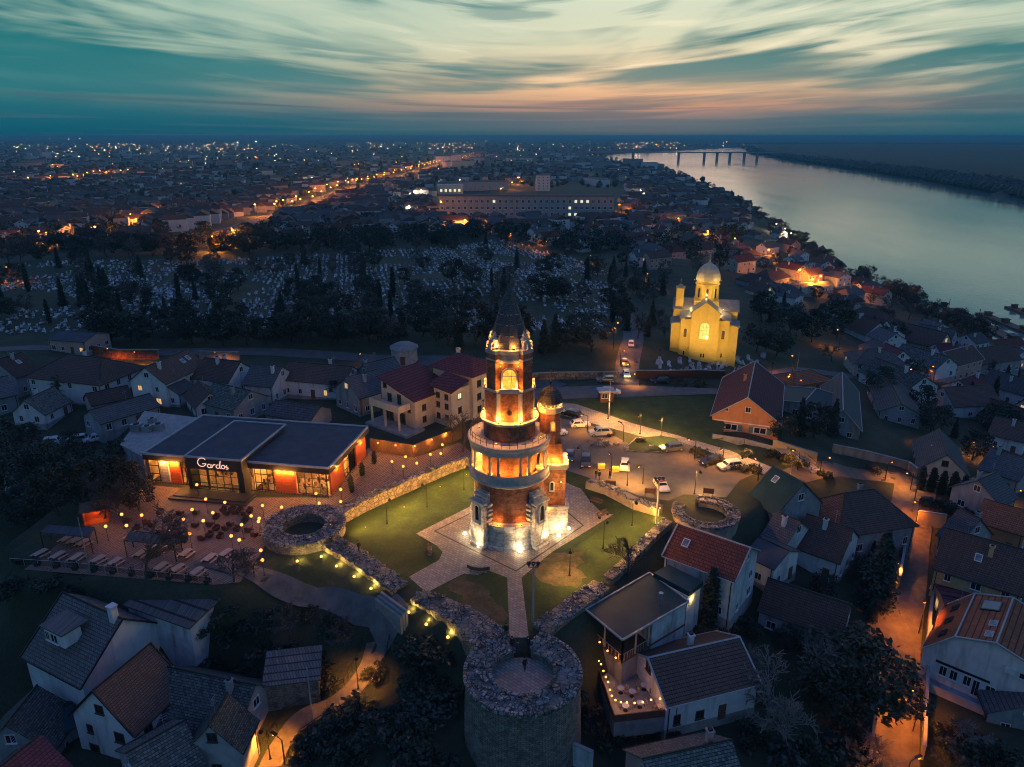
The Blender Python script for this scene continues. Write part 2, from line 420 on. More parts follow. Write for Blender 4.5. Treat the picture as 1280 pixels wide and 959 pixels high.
plain('skin', (0.45, 0.28, 0.2), (0.38, 0.22, 0.16), 4, 0.6, 0)
plain('cloth_dark', (0.02, 0.021, 0.026), (0.013, 0.014, 0.017), 6, 0.9, 0.1)
plain('cloth_blue', (0.04, 0.055, 0.09), (0.03, 0.04, 0.06), 6, 0.9, 0.1)
plain('cloth_beige', (0.25, 0.20, 0.15), (0.18, 0.14, 0.10), 6, 0.9, 0.1)
plain('hair_dark', (0.02, 0.015, 0.012), (0.012, 0.01, 0.008), 9, 0.7, 0.1)
m_, t_, b_, o_ = newmat('old_graves')
_n = t_.noise(coords(t_), 0.55, 2, 0.7)
t_.put(b_.inputs['Base Color'], t_.ramp(_n, [(0.34, (0.02, 0.021, 0.024)), (0.47, (0.16, 0.165, 0.18)), (0.55, (0.40, 0.41, 0.44)), (0.66, (0.75, 0.77, 0.80))]))
b_.inputs['Roughness'].default_value = 0.5
MT = MATS.__getitem__
# ---------------------------------------------------------------- mesh writer
class MB:
    def __init__(s):
        s.v = []; s.f = []; s.m = []
    def add(s, vs, fs, mi=0):
        k = len(s.v)
        s.v.extend(tuple(p) for p in vs)
        for f in fs:
            s.f.append(tuple(i + k for i in f)); s.m.append(mi)
        return s
    def box(s, c, size, rz=0.0, mi=0, taper=1.0):
        hx, hy, hz = size[0] / 2, size[1] / 2, size[2] / 2
        cr, sr = math.cos(rz), math.sin(rz)
        vs = []
        for dz, k in ((-hz, 1.0), (hz, taper)):
            for dx, dy in ((-hx, -hy), (hx, -hy), (hx, hy), (-hx, hy)):
                x, y = dx * k, dy * k
                vs.append((c[0] + x * cr - y * sr, c[1] + x * sr + y * cr, c[2] + dz))
        return s.add(vs, [(3, 2, 1, 0), (4, 5, 6, 7), (0, 1, 5, 4), (1, 2, 6, 5), (2, 3, 7, 6), (3, 0, 4, 7)], mi)
    def prism(s, poly, z0, z1, mi=0, mi_top=None, bottom=True):
        n = len(poly)
        ar = sum(poly[i][0] * poly[(i + 1) % n][1] - poly[(i + 1) % n][0] * poly[i][1] for i in range(n))
        if ar < 0: poly = list(reversed(poly))
        zz0 = z0 if isinstance(z0, (list, tuple)) else [z0] * n
        zz1 = z1 if isinstance(z1, (list, tuple)) else [z1] * n
        vs = [(p[0], p[1], zz0[i]) for i, p in enumerate(poly)] + [(p[0], p[1], zz1[i]) for i, p in enumerate(poly)]
        s.add(vs, [(i, (i + 1) % n, n + (i + 1) % n, n + i) for i in range(n)], mi)
        k = len(s.v) - 2 * n
        s.f.append(tuple(k + n + i for i in range(n))); s.m.append(mi if mi_top is None else mi_top)
        if bottom: s.f.append(tuple(k + i for i in reversed(range(n)))); s.m.append(mi)
        return s
    def sheet(s, poly, z, mi=0):
        n = len(poly)
        ar = sum(poly[i][0] * poly[(i + 1) % n][1] - poly[(i + 1) % n][0] * poly[i][1] for i in range(n))
        if ar < 0: poly = list(reversed(poly))
        return s.add([(p[0], p[1], z) for p in poly], [tuple(range(n))], mi)
    def hull2(s, a, b, mi=0):
        """two loops of equal length joined, both ends closed"""
        n = len(a)
        s.add(list(a) + list(b), [(i, (i + 1) % n, n + (i + 1) % n, n + i) for i in range(n)] +
              [tuple(reversed(range(n))), tuple(range(n, 2 * n))], mi)
        return s
    def tube(s, a, b, r0, r1=None, n=6, mi=0, cap=True):
        a = Vector(a); b = Vector(b); r1 = r0 if r1 is None else r1
        d = (b - a)
        if d.length < 1e-6: return s
        d.normalize()
        u = d.orthogonal().normalized(); w = d.cross(u)
        vs = []
        for c, r in ((a, r0), (b, r1)):
            for i in range(n):
                t = 2 * PI * i / n
                vs.append(c + u * (r * math.cos(t)) + w * (r * math.sin(t)))
        fs = [(i, (i + 1) % n, n + (i + 1) % n, n + i) for i in range(n)]
        if cap: fs += [tuple(reversed(range(n))), tuple(range(n, 2 * n))]
        return s.add(vs, fs, mi)
    def path(s, pts, r, n=6, mi=0):
        for i in range(len(pts) - 1):
            ra = r[i] if isinstance(r, (list, tuple)) else r
            rb = r[i + 1] if isinstance(r, (list, tuple)) else r
            s.tube(pts[i], pts[i + 1], ra, rb, n, mi)
        return s
    def lathe(s, prof, n=24, c=(0, 0), a0=0.0, a1=2 * PI, mi=0, closed=False):
        """profile of (r, z) turned about a vertical axis"""
        full = abs(a1 - a0 - 2 * PI) < 1e-6
        m = n if full else n + 1
        vs = []
        for r, z in prof:
            for i in range(m):
                t = a0 + (a1 - a0) * i / n
                vs.append((c[0] + r * math.sin(t), c[1] - r * math.cos(t), z))
        fs = []
        np_ = len(prof)
        for j in range(np_ if closed else np_ - 1):
            j2 = (j + 1) % np_
            for i in range(n):
                i2 = (i + 1) % m
                fs.append((j * m + i, j * m + i2, j2 * m + i2, j2 * m + i))
        if not full and closed:
            fs.append(tuple(j * m for j in range(np_)))
            fs.append(tuple(j * m + n for j in reversed(range(np_))))
        if full and not closed:
            if prof[0][0] > 1e-4: fs.append(tuple(reversed(range(m))))
            if prof[-1][0] > 1e-4: fs.append(tuple((np_ - 1) * m + i for i in range(m)))
        return s.add(vs, fs, mi)
    def ball(s, c, r, n=10, m=6, mi=0, sz=1.0):
        prof = [(max(1e-5, r * math.sin(PI * j / m)), c[2] - r * sz * math.cos(PI * j / m)) for j in range(m + 1)]
        return s.lathe(prof, n, (c[0], c[1]), mi=mi)
    def mesh(s, name, mats, smooth=False):
        me = bpy.data.meshes.new(name)
        me.from_pydata(s.v, [], s.f)
        for m in (mats if isinstance(mats, (list, tuple)) else [mats]):
            me.materials.append(MT(m) if isinstance(m, str) else m)
        if max(s.m or [0]) > 0: me.polygons.foreach_set('material_index', s.m)
        if smooth: me.polygons.foreach_set('use_smooth', [True] * len(s.f))
        me.update()
        return me
    def build(s, name, mats, parent=None, smooth=False, loc=None, rz=0.0):
        o = bpy.data.objects.new(name, s.mesh(name, mats, smooth))
        COL.objects.link(o)
        if parent: o.parent = parent
        if loc is not None: o.location = loc
        if rz: o.rotation_euler = (0, 0, rz)
        return o

def T(o, label, cat, group=None):
    o['label'] = label; o['category'] = cat
    if group: o['group'] = group
    return o
def S(o, kind='structure'):
    o['kind'] = kind
    return o
def thing(name, label, cat, loc=(0, 0, 0), rz=0.0, group=None):
    o = bpy.data.objects.new(name, None)
    o.empty_display_size = 0.3
    COL.objects.link(o); o.location = loc; o.rotation_euler = (0, 0, rz)
    return T(o, label, cat, group)
def inst(name, me, parent=None, loc=(0, 0, 0), rz=0.0, sc=(1, 1, 1)):
    o = bpy.data.objects.new(name, me); COL.objects.link(o)
    o.parent = parent; o.location = loc; o.rotation_euler = (0, 0, rz); o.scale = sc
    return o
def dup(root, loc, rz=0.0, sc=1.0, label=None, group=None):
    r = root.copy(); COL.objects.link(r)
    r.location = loc; r.rotation_euler = (0, 0, rz)
    r.scale = (sc, sc, sc) if not isinstance(sc, (tuple, list)) else sc
    if label: r['label'] = label
    if group: r['group'] = group
    for ch in list(root.children):
        c = ch.copy(); COL.objects.link(c); c.parent = r
        for g in list(ch.children):
            d = g.copy(); COL.objects.link(d); d.parent = c
    return r
LAMPD = {}; LK = 2.8
def light(parent, loc, power, color=(1, 0.55, 0.2), size=0.15, spot=None, rot=None):
    power = power * LK
    key = (round(power, 1), color, size, spot)
    d = LAMPD.get(key)
    if d is None:
        d = bpy.data.lights.new('lamp_light', 'SPOT' if spot else 'POINT')
        d.energy = power; d.color = color; d.shadow_soft_size = size
        if spot: d.spot_size = R(spot); d.spot_blend = 0.8
        LAMPD[key] = d
    o = bpy.data.objects.new('lamp_light', d); COL.objects.link(o)
    o.parent = parent; o.location = loc
    if rot: o.rotation_euler = rot
    return o
OR_ = (1.0, 0.36, 0.06); WA_ = (1.0, 0.52, 0.17); WH_ = (1.0, 0.76, 0.46); YE_ = (1.0, 0.62, 0.14)

# ---------------------------------------------------------------- terrain
CPT = [(640,660,0),(450,640,0),(820,650,0),(660,780,-.5),(380,670,-1.2),(250,660,0),(100,690,-.5),(300,560,0),(180,620,0),
 (830,570,0),(720,540,.3),(900,590,-.5),(780,500,.5),(790,440,1),(880,440,0),(400,400,2),(200,380,1),(600,350,0),(100,330,0),(400,320,-3),
 (100,500,-1),(300,480,0),(450,490,0),(10,600,-3),(60,600,-2),(0,450,0),(600,430,1.5),(700,420,1),(20,380,0),
 (250,745,-6),(350,750,-4),(440,745,-3),(490,770,-2.8),(450,850,-7),(400,885,-9),(340,945,-11),(100,850,-15),(240,900,-14),(0,950,-17),(-100,800,-13),(20,760,-11),
 (150,735,-5),(560,860,-8),(653,958,-9),(540,800,-5),(770,880,-9),(900,900,-10),(1000,800,-9),(1050,700,-9),(800,800,-6.5),(950,720,-6.5),(870,700,-4.5),(800,950,-11),
 (1140,620,-8.5),(1120,720,-10.5),(1110,850,-12.5),(1110,955,-14),(1200,700,-12),(1230,850,-14),(1400,800,-20),
 (960,545,-1),(1000,560,-3),(1050,560,-5.5),(1100,590,-7),(1180,600,-10),(1250,560,-15),(1100,500,-9),(1000,450,-7),(1180,470,-19),(1250,460,-26),(1280,520,-20),(1350,600,-22),
 (1200,400,-38),(1290,445,-38),(1100,375,-31),(1020,380,-17),(950,370,-9),(980,330,-30),(900,290,-28),(1060,348,-36),(870,240,-36),(800,330,-8),(700,300,-8),(700,260,-18),
 (600,250,-20),(300,260,-18),(100,260,-18),(400,230,-22),(200,200,-27),(600,200,-30),(760,205,-37),(100,185,-30),(400,182,-30),(1200,180,-33),(900,180,-33)]
_cp = np.array([[*P(a, b, z)[:2], z] for a, b, z in CPT] + [[-200, -200, -25], [0, -200, -25], [200, -200, -30], [0, 10, -14], [-90, 20, -20], [90, 10, -22], [20000, 20000, -33], [-20000, 20000, -33], [0, 20000, -33], [0, 9000, -31], [-9000, 8000, -31]])
PLATEAU = [(35,715),(20,670),(120,605),(175,545),(180,500),(300,495),(460,515),(600,500),(690,490),(760,475),(880,540),(965,590),(950,625),(915,655),(830,665),(762,742),(700,785),(640,800),(590,785),(500,738),(410,690),(325,712),(270,735)]
PLAT = [P(a, b, 0)[:2] for a, b in PLATEAU]
RIVER = [(1700,640),(1500,540),(1380,486),(1290,446),(1240,424),(1190,397),(1130,368),(1070,343),(1040,326),(1000,298),(960,271),(930,251),(880,230),(840,216),(800,207),(765,200),(750,196.5),(748,194.8),
 (795,190.6),(860,187.2),(925,184.2),(931,185.5),(940,192.5),(962,195),(985,199.5),(1067,211),(1160,225.5),(1280,247),(1500,290),(1800,360)]
RIV = [P(a, b, -40)[:2] for a, b in RIVER]
def _pip(poly, x, y):
    ins = np.zeros(x.shape, bool); n = len(poly)
    for i in range(n):
        x0, y0 = poly[i]; x1, y1 = poly[(i + 1) % n]
        if y0 == y1: continue
        c = (y0 > y) != (y1 > y)
        ins ^= c & (x < (x1 - x0) * (y - y0) / (y1 - y0) + x0)
    return ins
def _pdist(poly, x, y):
    d = np.full(x.shape, 1e18); n = len(poly)
    for i in range(n):
        x0, y0 = poly[i]; x1, y1 = poly[(i + 1) % n]
        dx, dy = x1 - x0, y1 - y0
        t = np.clip(((x - x0) * dx + (y - y0) * dy) / (dx * dx + dy * dy + 1e-9), 0, 1)
        d = np.minimum(d, (x - x0 - t * dx) ** 2 + (y - y0 - t * dy) ** 2)
    return np.sqrt(d)
def _ss(t):
    t = np.clip(t, 0, 1); return t * t * (3 - 2 * t)
def terrain(x, y):
    x = np.asarray(x, float); y = np.asarray(y, float)
    num = np.zeros(x.shape); den = np.zeros(x.shape)
    for a, b, z in _cp:
        w = 1.0 / (((x - a) ** 2 + (y - b) ** 2) ** 1.35 + 1.0)
        num += w * z; den += w
    z = num / den
    z = z + 0.25 * np.sin(x * 0.11 + 1.3 * np.sin(y * 0.07)) * np.sin(y * 0.09 + 0.7)
    rin = _pip(RIV, x, y); rd = _pdist(RIV, x, y)
    z = np.where(rin, z, np.minimum(z, -38.4 + 0.2 * rd))
    ins = _pip(PLAT, x, y); d = _pdist(PLAT, x, y)
    k = np.where(ins, 1.0, 1 - _ss((d - 0.5) / 5.0))
    z = z * (1 - k) + (-0.06) * k
    k = np.where(rin, _ss(rd / 12.0 + 0.4), 0.4 * (1 - _ss(rd / (14.0 + 0.01 * np.abs(y)))))
    k = np.where(rin, k, k)
    z = z * (1 - k) + (-44.0) * k
    z = np.where((~rin) & (rd > 8) & (z < -38.4), -38.4, z)
    return z
def _axis(core, step, far, g):
    v = [0.0]
    while v[-1] < core: v.append(v[-1] + step)
    s = step
    while v[-1] < far:
        s *= g; v.append(v[-1] + s)
    return v
_xa = _axis(150, 2.0, 21000, 1.06)
GX = np.array([-v for v in reversed(_xa[1:])] + _xa)
_ya = _axis(240, 2.0, 21000, 1.05)
GY = np.array([-300, -240, -190, -150, -110, -80, -55, -35, -20, -10] + _ya)
_mx, _my = np.meshgrid(GX, GY)
GZ = terrain(_mx, _my)
def gzv(x, y):
    i = np.clip(np.searchsorted(GX, x) - 1, 0, len(GX) - 2); j = np.clip(np.searchsorted(GY, y) - 1, 0, len(GY) - 2)
    fx = (x - GX[i]) / (GX[i + 1] - GX[i]); fy = (y - GY[j]) / (GY[j + 1] - GY[j])
    return (GZ[j, i] * (1 - fx) + GZ[j, i + 1] * fx) * (1 - fy) + (GZ[j + 1, i] * (1 - fx) + GZ[j + 1, i + 1] * fx) * fy
def gz(x, y):
    return float(gzv(np.array([x]), np.array([y]))[0])
_ts = np.geomspace(15, 25000, 1400)
def G(px, py, up=0.0):
    """the point `up` metres above the ground that the picture shows at (px, py)"""
    d = ray(px, py)
    zz = CH + _ts * d[2] - up - gzv(_ts * d[0], _ts * d[1])
    k = np.argmax(zz <= 0)
    if zz[k] > 0: k = len(_ts) - 1
    t = _ts[k]
    if k > 0 and zz[k] <= 0:
        t = _ts[k - 1] + (_ts[k] - _ts[k - 1]) * zz[k - 1] / (zz[k - 1] - zz[k] + 1e-9)
    return Vector((t * d[0], t * d[1], CH + t * d[2]))
def on(px, py):
    p = G(px, py); p.z = gz(p.x, p.y); return p

nx, ny = len(GX), len(GY)
gme = bpy.data.meshes.new('ground')
gv = np.stack([_mx.ravel(), _my.ravel(), GZ.ravel()], 1)
_i, _j = np.meshgrid(np.arange(nx - 1), np.arange(ny - 1))
_k = (_j * nx + _i).ravel()
gme.from_pydata(gv.tolist(), [], np.stack([_k, _k + 1, _k + nx + 1, _k + nx], 1).tolist())
gme.materials.append(MT('rough_grass'))
gme.polygons.foreach_set('use_smooth', [True] * len(gme.polygons))
ground = S(inst('ground', gme))
rv = MB(); rv.sheet([P(a, b, -40)[:2] for a, b in RIVER], -40.0)
_r = MB()
# the water runs a little under its banks
_cx = sum(p[0] for p in RIV) / len(RIV)
def grow(poly, d):
    n = len(poly); ar = sum(poly[i][0] * poly[(i + 1) % n][1] - poly[(i + 1) % n][0] * poly[i][1] for i in range(n))
    sg = 1 if ar > 0 else -1
    out = []
    for i in range(n):
        a, b, c = Vector(poly[i - 1]), Vector(poly[i]), Vector(poly[(i + 1) % n])
        n1 = Vector(((b - a).y, -(b - a).x)).normalized(); n2 = Vector(((c - b).y, -(c - b).x)).normalized()
        m = (n1 + n2); m = m.normalized() if m.length > 1e-3 else n1
        k = d / max(0.4, m.dot(n1))
        out.append((b.x + m.x * k * sg, b.y + m.y * k * sg))
    return out
water = S(_r.sheet(grow(RIV, 14.0), -40.0).build('river_water', 'river_water'))

# haze: one box of thin air round everything that stands here, the sky outside it
hz = MB(); hz.box((0, 10000, 5.5), (41600, 21200, 107))
haze = S(hz.build('haze', 'asphalt'), 'stuff')
hm = bpy.data.materials.new('haze'); hm.use_nodes = True
_t = NT(hm.node_tree); _o = _t.n('ShaderNodeOutputMaterial'); _pv = _t.n('ShaderNodeVolumePrincipled')
_pv.inputs['Color'].default_value = (0.20, 0.60, 0.72, 1); _pv.inputs['Density'].default_value = 0.00012
_pv.inputs['Anisotropy'].default_value = 0.0
_t.l(_pv.outputs[0], _o.inputs['Volume'])
hm.cycles.homogeneous_volume = True
haze.data.materials.clear(); haze.data.materials.append(hm)

# ---------------------------------------------------------------- roads, paths and squares
def sheet(name, pxs, mat, z=0.0, kind='structure'):
    q = [P(a, b, z) for a, b in pxs]
    if mat in ('sand', 'lawn'):      # worn, uneven edges
        rj = random.Random(len(pxs) + int(pxs[0][0])); out = []
        for a, b in zip(q, q[1:] + q[:1]):
            n = max(1, int((b - a).length / 0.7)); out += [a.lerp(b, i / n) + Vector((rj.uniform(-.55, .55), rj.uniform(-.55, .55), 0)) for i in range(n)]
        q = out
    return S(MB().sheet([p[:2] for p in q], z).build(name, mat), kind)
def ribbon(name, pts, width, mat, lift=0.07, step=2.0, across=4):
    """a road laid over the ground along world points"""
    pts = [Vector(p[:2]) for p in pts]
    dens = [pts[0]]
    for a, b in zip(pts, pts[1:]):
        k = max(1, int((b - a).length / step))
        dens += [a + (b - a) * (i / k) for i in range(1, k + 1)]
    for _ in range(4):
        dens = [dens[0]] + [(dens[i - 1] + dens[i] * 2 + dens[i + 1]) / 4 for i in range(1, len(dens) - 1)] + [dens[-1]]
    vs = []; fs = []
    m = across + 1
    for i, p in enumerate(dens):
        d = (dens[min(i + 1, len(dens) - 1)] - dens[max(i - 1, 0)]).normalized()
        nrm = Vector((-d.y, d.x))
        for j in range(m):
            q = p + nrm * (width * (j / across - 0.5))
            vs.append((q.x, q.y, gz(q.x, q.y) + lift))
    for i in range(len(dens) - 1):
        for j in range(across):
            fs.append((i * m + j + 1, i * m + j, (i + 1) * m + j, (i + 1) * m + j + 1))
    return S(MB().add(vs, fs).build(name, mat))

PLAZA = [(520,667),(590,632),(640,612),(700,600),(726,611),(738,627),(752,641),(767,643),(733,664),(690,690),(652,722),(661,797),(637,797),(634,722),(610,713),(597,719),(580,717),(562,726),(533,741),(511,721),(549,700),(553,690),(546,682)]
sheet('lawn', [(428,655),(470,632),(540,602),(600,572),(700,572),(740,602),(835,650),(815,662),(764,735),(700,780),(640,800),(598,782),(510,733),(440,688)], 'lawn', 0.0)
sheet('plaza_paving', PLAZA, 'plaza_stone', 0.012)
sheet('sand_path', [(655,716),(692,692),(730,690),(722,712),(733,724),(722,733),(700,735),(672,724)], 'sand', 0.006)
sheet('sand_path', [(556,729),(580,720),(630,757),(633,776),(600,776)], 'sand', 0.006)
# the dark line set into the square
ln = MB()
lp = [P(a, b, 0) for a, b in ((543.5,664),(600,636),(690,624),(729,657),(645,714))]
for a, b in zip(lp, lp[1:] + lp[:1]):
    d = (b - a); mid = (a + b) / 2
    ln.box((mid.x, mid.y, 0.0), (d.length + 0.18, 0.22, 0.036), math.atan2(d.y, d.x))
S(ln.build('paving_line', 'dark_panel'))
sheet('terrace_paving', [(30,712),(60,690),(120,640),(182,606),(247,612),(320,622),(412,622),(460,560),(518,572),(575,553),(594,570),(520,593),(455,622),(430,634),(345,640),(328,690),(300,728),(268,731)], 'terrace_stone', 0.008)
sheet('parking_lot', [(700,523),(735,530),(790,556),(850,549),(885,568),(950,590),(925,600),(908,622),(855,618),(835,626),(800,620),(735,597),(700,585)], 'asphalt', 0.010)
sheet('road', [(640,487),(690,484),(775,481),(900,486),(905,492),(760,497),(700,499),(640,500)], 'gravel', 0.006)
sheet('sidewalk', [(697,503),(720,505),(790,529),(860,548),(912,563),(965,584),(955,593),(880,562),(846,551),(800,545),(770,537),(697,518)], 'plaza_stone', 0.014)
sheet('grass_island', [(782,560),(795,548),(825,545),(850,549),(853,556),(836,564),(812,566),(788,564)], 'lawn', 0.11)
gk = MB(); _isl = [P(a, b, 0) for a, b in ((782,560),(795,548),(825,545),(850,549),(853,556),(836,564),(812,566),(788,564))]
for a, b in zip(_isl, _isl[1:] + _isl[:1]):
    d = b - a; gk.box(((a.x + b.x) / 2, (a.y + b.y) / 2, 0.06), (d.length + 0.15, 0.18, 0.13), math.atan2(d.y, d.x))
S(gk.build('kerb', 'kerbstone'))
sheet('grass_slope', [(700,500),(760,497),(905,493),(905,545),(895,556),(860,545),(790,527),(720,503)], 'lawn', 0.008)
_st = [on(a, b) for a, b in ((1145,600),(1140,640),(1133,680),(1124,740),(1116,800),(1110,860),(1106,955))]
_st.append(_st[-1] + (_st[-1] - _st[-2]).normalized() * 30)
ribbon('street', _st, 5.6, 'street_stone', 0.08)
for sd in (-1, 1):
    pts = []
    for i, p in enumerate(_st):
        d = (_st[min(i + 1, len(_st) - 1)] - _st[max(i - 1, 0)]); nn_ = Vector((-d.y, d.x, 0)).normalized()
        pts.append(p + nn_ * 3.15 * sd)
    ribbon('sidewalk', pts, 0.7, 'street_stone', 0.2)
ribbon('path', [on(a, b) for a, b in ((250,700),(330,725),(400,748),(450,765),(492,770))], 2.6, 'gravel', 0.22, 0.8)
ribbon('path', [on(a, b) for a, b in ((505,752),(495,770),(480,785),(470,805))], 3.6, 'gravel', 0.25, 0.8)
ribbon('stair_path', [on(a, b) for a, b in ((470,803),(462,835),(440,868),(400,888),(365,910),(345,940),(338,960))], 2.6, 'street_stone', 0.16, 0.7, 4)
ribbon('road', [on(a, b) for a, b in ((783,481),(783,465),(786,445),(792,425),(790,405),(775,385))], 6.0, 'gravel', 0.07)
ribbon('road', [on(a, b) for a, b in ((120,545),(60,560),(0,580),(-60,600))], 5.0, 'asphalt', 0.07)
ribbon('road', [on(a, b) for a, b in ((-40,440),(100,437),(200,440),(330,440),(440,446),(560,452),(640,462),(700,484))], 6.0, 'asphalt', 0.07)
ribbon('avenue', [on(a, b) for a, b in ((250,300),(330,272),(400,248),(460,230),(525,213),(560,203),(590,194))], 13.0, 'asphalt', 0.15, 12)
ribbon('road', [on(a, b) for a, b in ((955,585),(990,596),(1040,585),(1090,592),(1145,604))], 4.0, 'street_stone', 0.08)
ribbon('road', [on(a, b) for a, b in ((960,470),(1000,462),(1060,470),(1130,480),(1175,470),(1230,520))], 4.5, 'asphalt', 0.08)
# ---------------------------------------------------------------- shapes in an upright plane
def place(pts, rz, loc):
    c, s_ = math.cos(rz), math.sin(rz)
    return [(loc[0] + x * c - y * s_, loc[1] + x * s_ + y * c, loc[2] + z) for x, y, z in pts]
def extr(mb, pts, y0, y1, rz=0.0, loc=(0, 0, 0), mi=0):
    """outline (x, z), counter-clockwise seen from -y, with depth y0..y1"""
    return mb.hull2(place([(x, y1, z) for x, z in pts], rz, loc), place([(x, y0, z) for x, z in pts], rz, loc), mi)
def frame2d(mb, outer, inner, y0, y1, rz=0.0, loc=(0, 0, 0), mi=0):
    n = len(outer); vs = []
    for ring, y in ((outer, y0), (inner, y0), (outer, y1), (inner, y1)):
        vs += place([(x, y, z) for x, z in ring], rz, loc)
    fs = []
    for i in range(n):
        j = (i + 1) % n
        fs += [(i, j, n + j, n + i), (2 * n + j, 2 * n + i, 3 * n + i, 3 * n + j), (j, i, 2 * n + i, 2 * n + j), (n + i, n + j, 3 * n + j, 3 * n + i)]
    return mb.add(vs, fs, mi)
def arch(w, h, n=10, grow_=0.0):
    r = w / 2
    pts = [(-r - grow_, -grow_), (r + grow_, -grow_)]
    for i in range(n + 1):
        t = PI * i / n
        pts.append(((r + grow_) * math.cos(t), h - r + (r + grow_) * math.sin(t)))
    return pts
def rect(w, h, g=0.0):
    return [(-w / 2 - g, -g), (w / 2 + g, -g), (w / 2 + g, h + g), (-w / 2 - g, h + g)]

# one window: frame with mullion and sill, the pane is its child; unit size, scaled to the opening
def _winmesh(mat):
    b = MB()
    frame2d(b, rect(1, 1), [(-.42, .06), (.42, .06), (.42, .93), (-.42, .93)], -0.06, 0.02)
    b.box((0, -0.03, 0.5), (0.05, 0.05, 0.86)); b.box((0, -0.09, -0.03), (1.12, 0.2, 0.05))
    return b.mesh('window', mat)
WINM = {}
def _pane(mat):
    return MB().box((0, 0.0, 0.5), (0.83, 0.05, 0.86)).mesh('pane', mat)
PANE = {}
def window(parent, loc, rz, w, h, lit=None, frame='frame_white'):
    if frame not in WINM: WINM[frame] = _winmesh(frame)
    k = lit or 'dark_glass'
    if k not in PANE: PANE[k] = _pane(k)
    o = inst('window', WINM[frame], parent, loc, rz, (w, 1, h))
    inst('pane', PANE[k], o)
    return o
DOORM = {}
def door(parent, loc, rz, mat='wood_brown', w=1.0, h=2.1):
    if mat not in DOORM:
        b = MB(); b.box((0, -0.02, 0.5), (1, 0.08, 1)); b.box((0, -0.065, 0.27), (0.7, 0.03, 0.36)); b.box((0, -0.065, 0.73), (0.7, 0.03, 0.4))
        DOORM[mat] = b.mesh('door', mat)
        DOORM['h'] = MB().box((0.38, -0.1, 0.5), (0.12, 0.06, 0.02)).mesh('handle', 'bare_metal')
    o = inst('door', DOORM[mat], parent, loc, rz, (w, 1, h)); inst('handle', DOORM['h'], o)
    return o

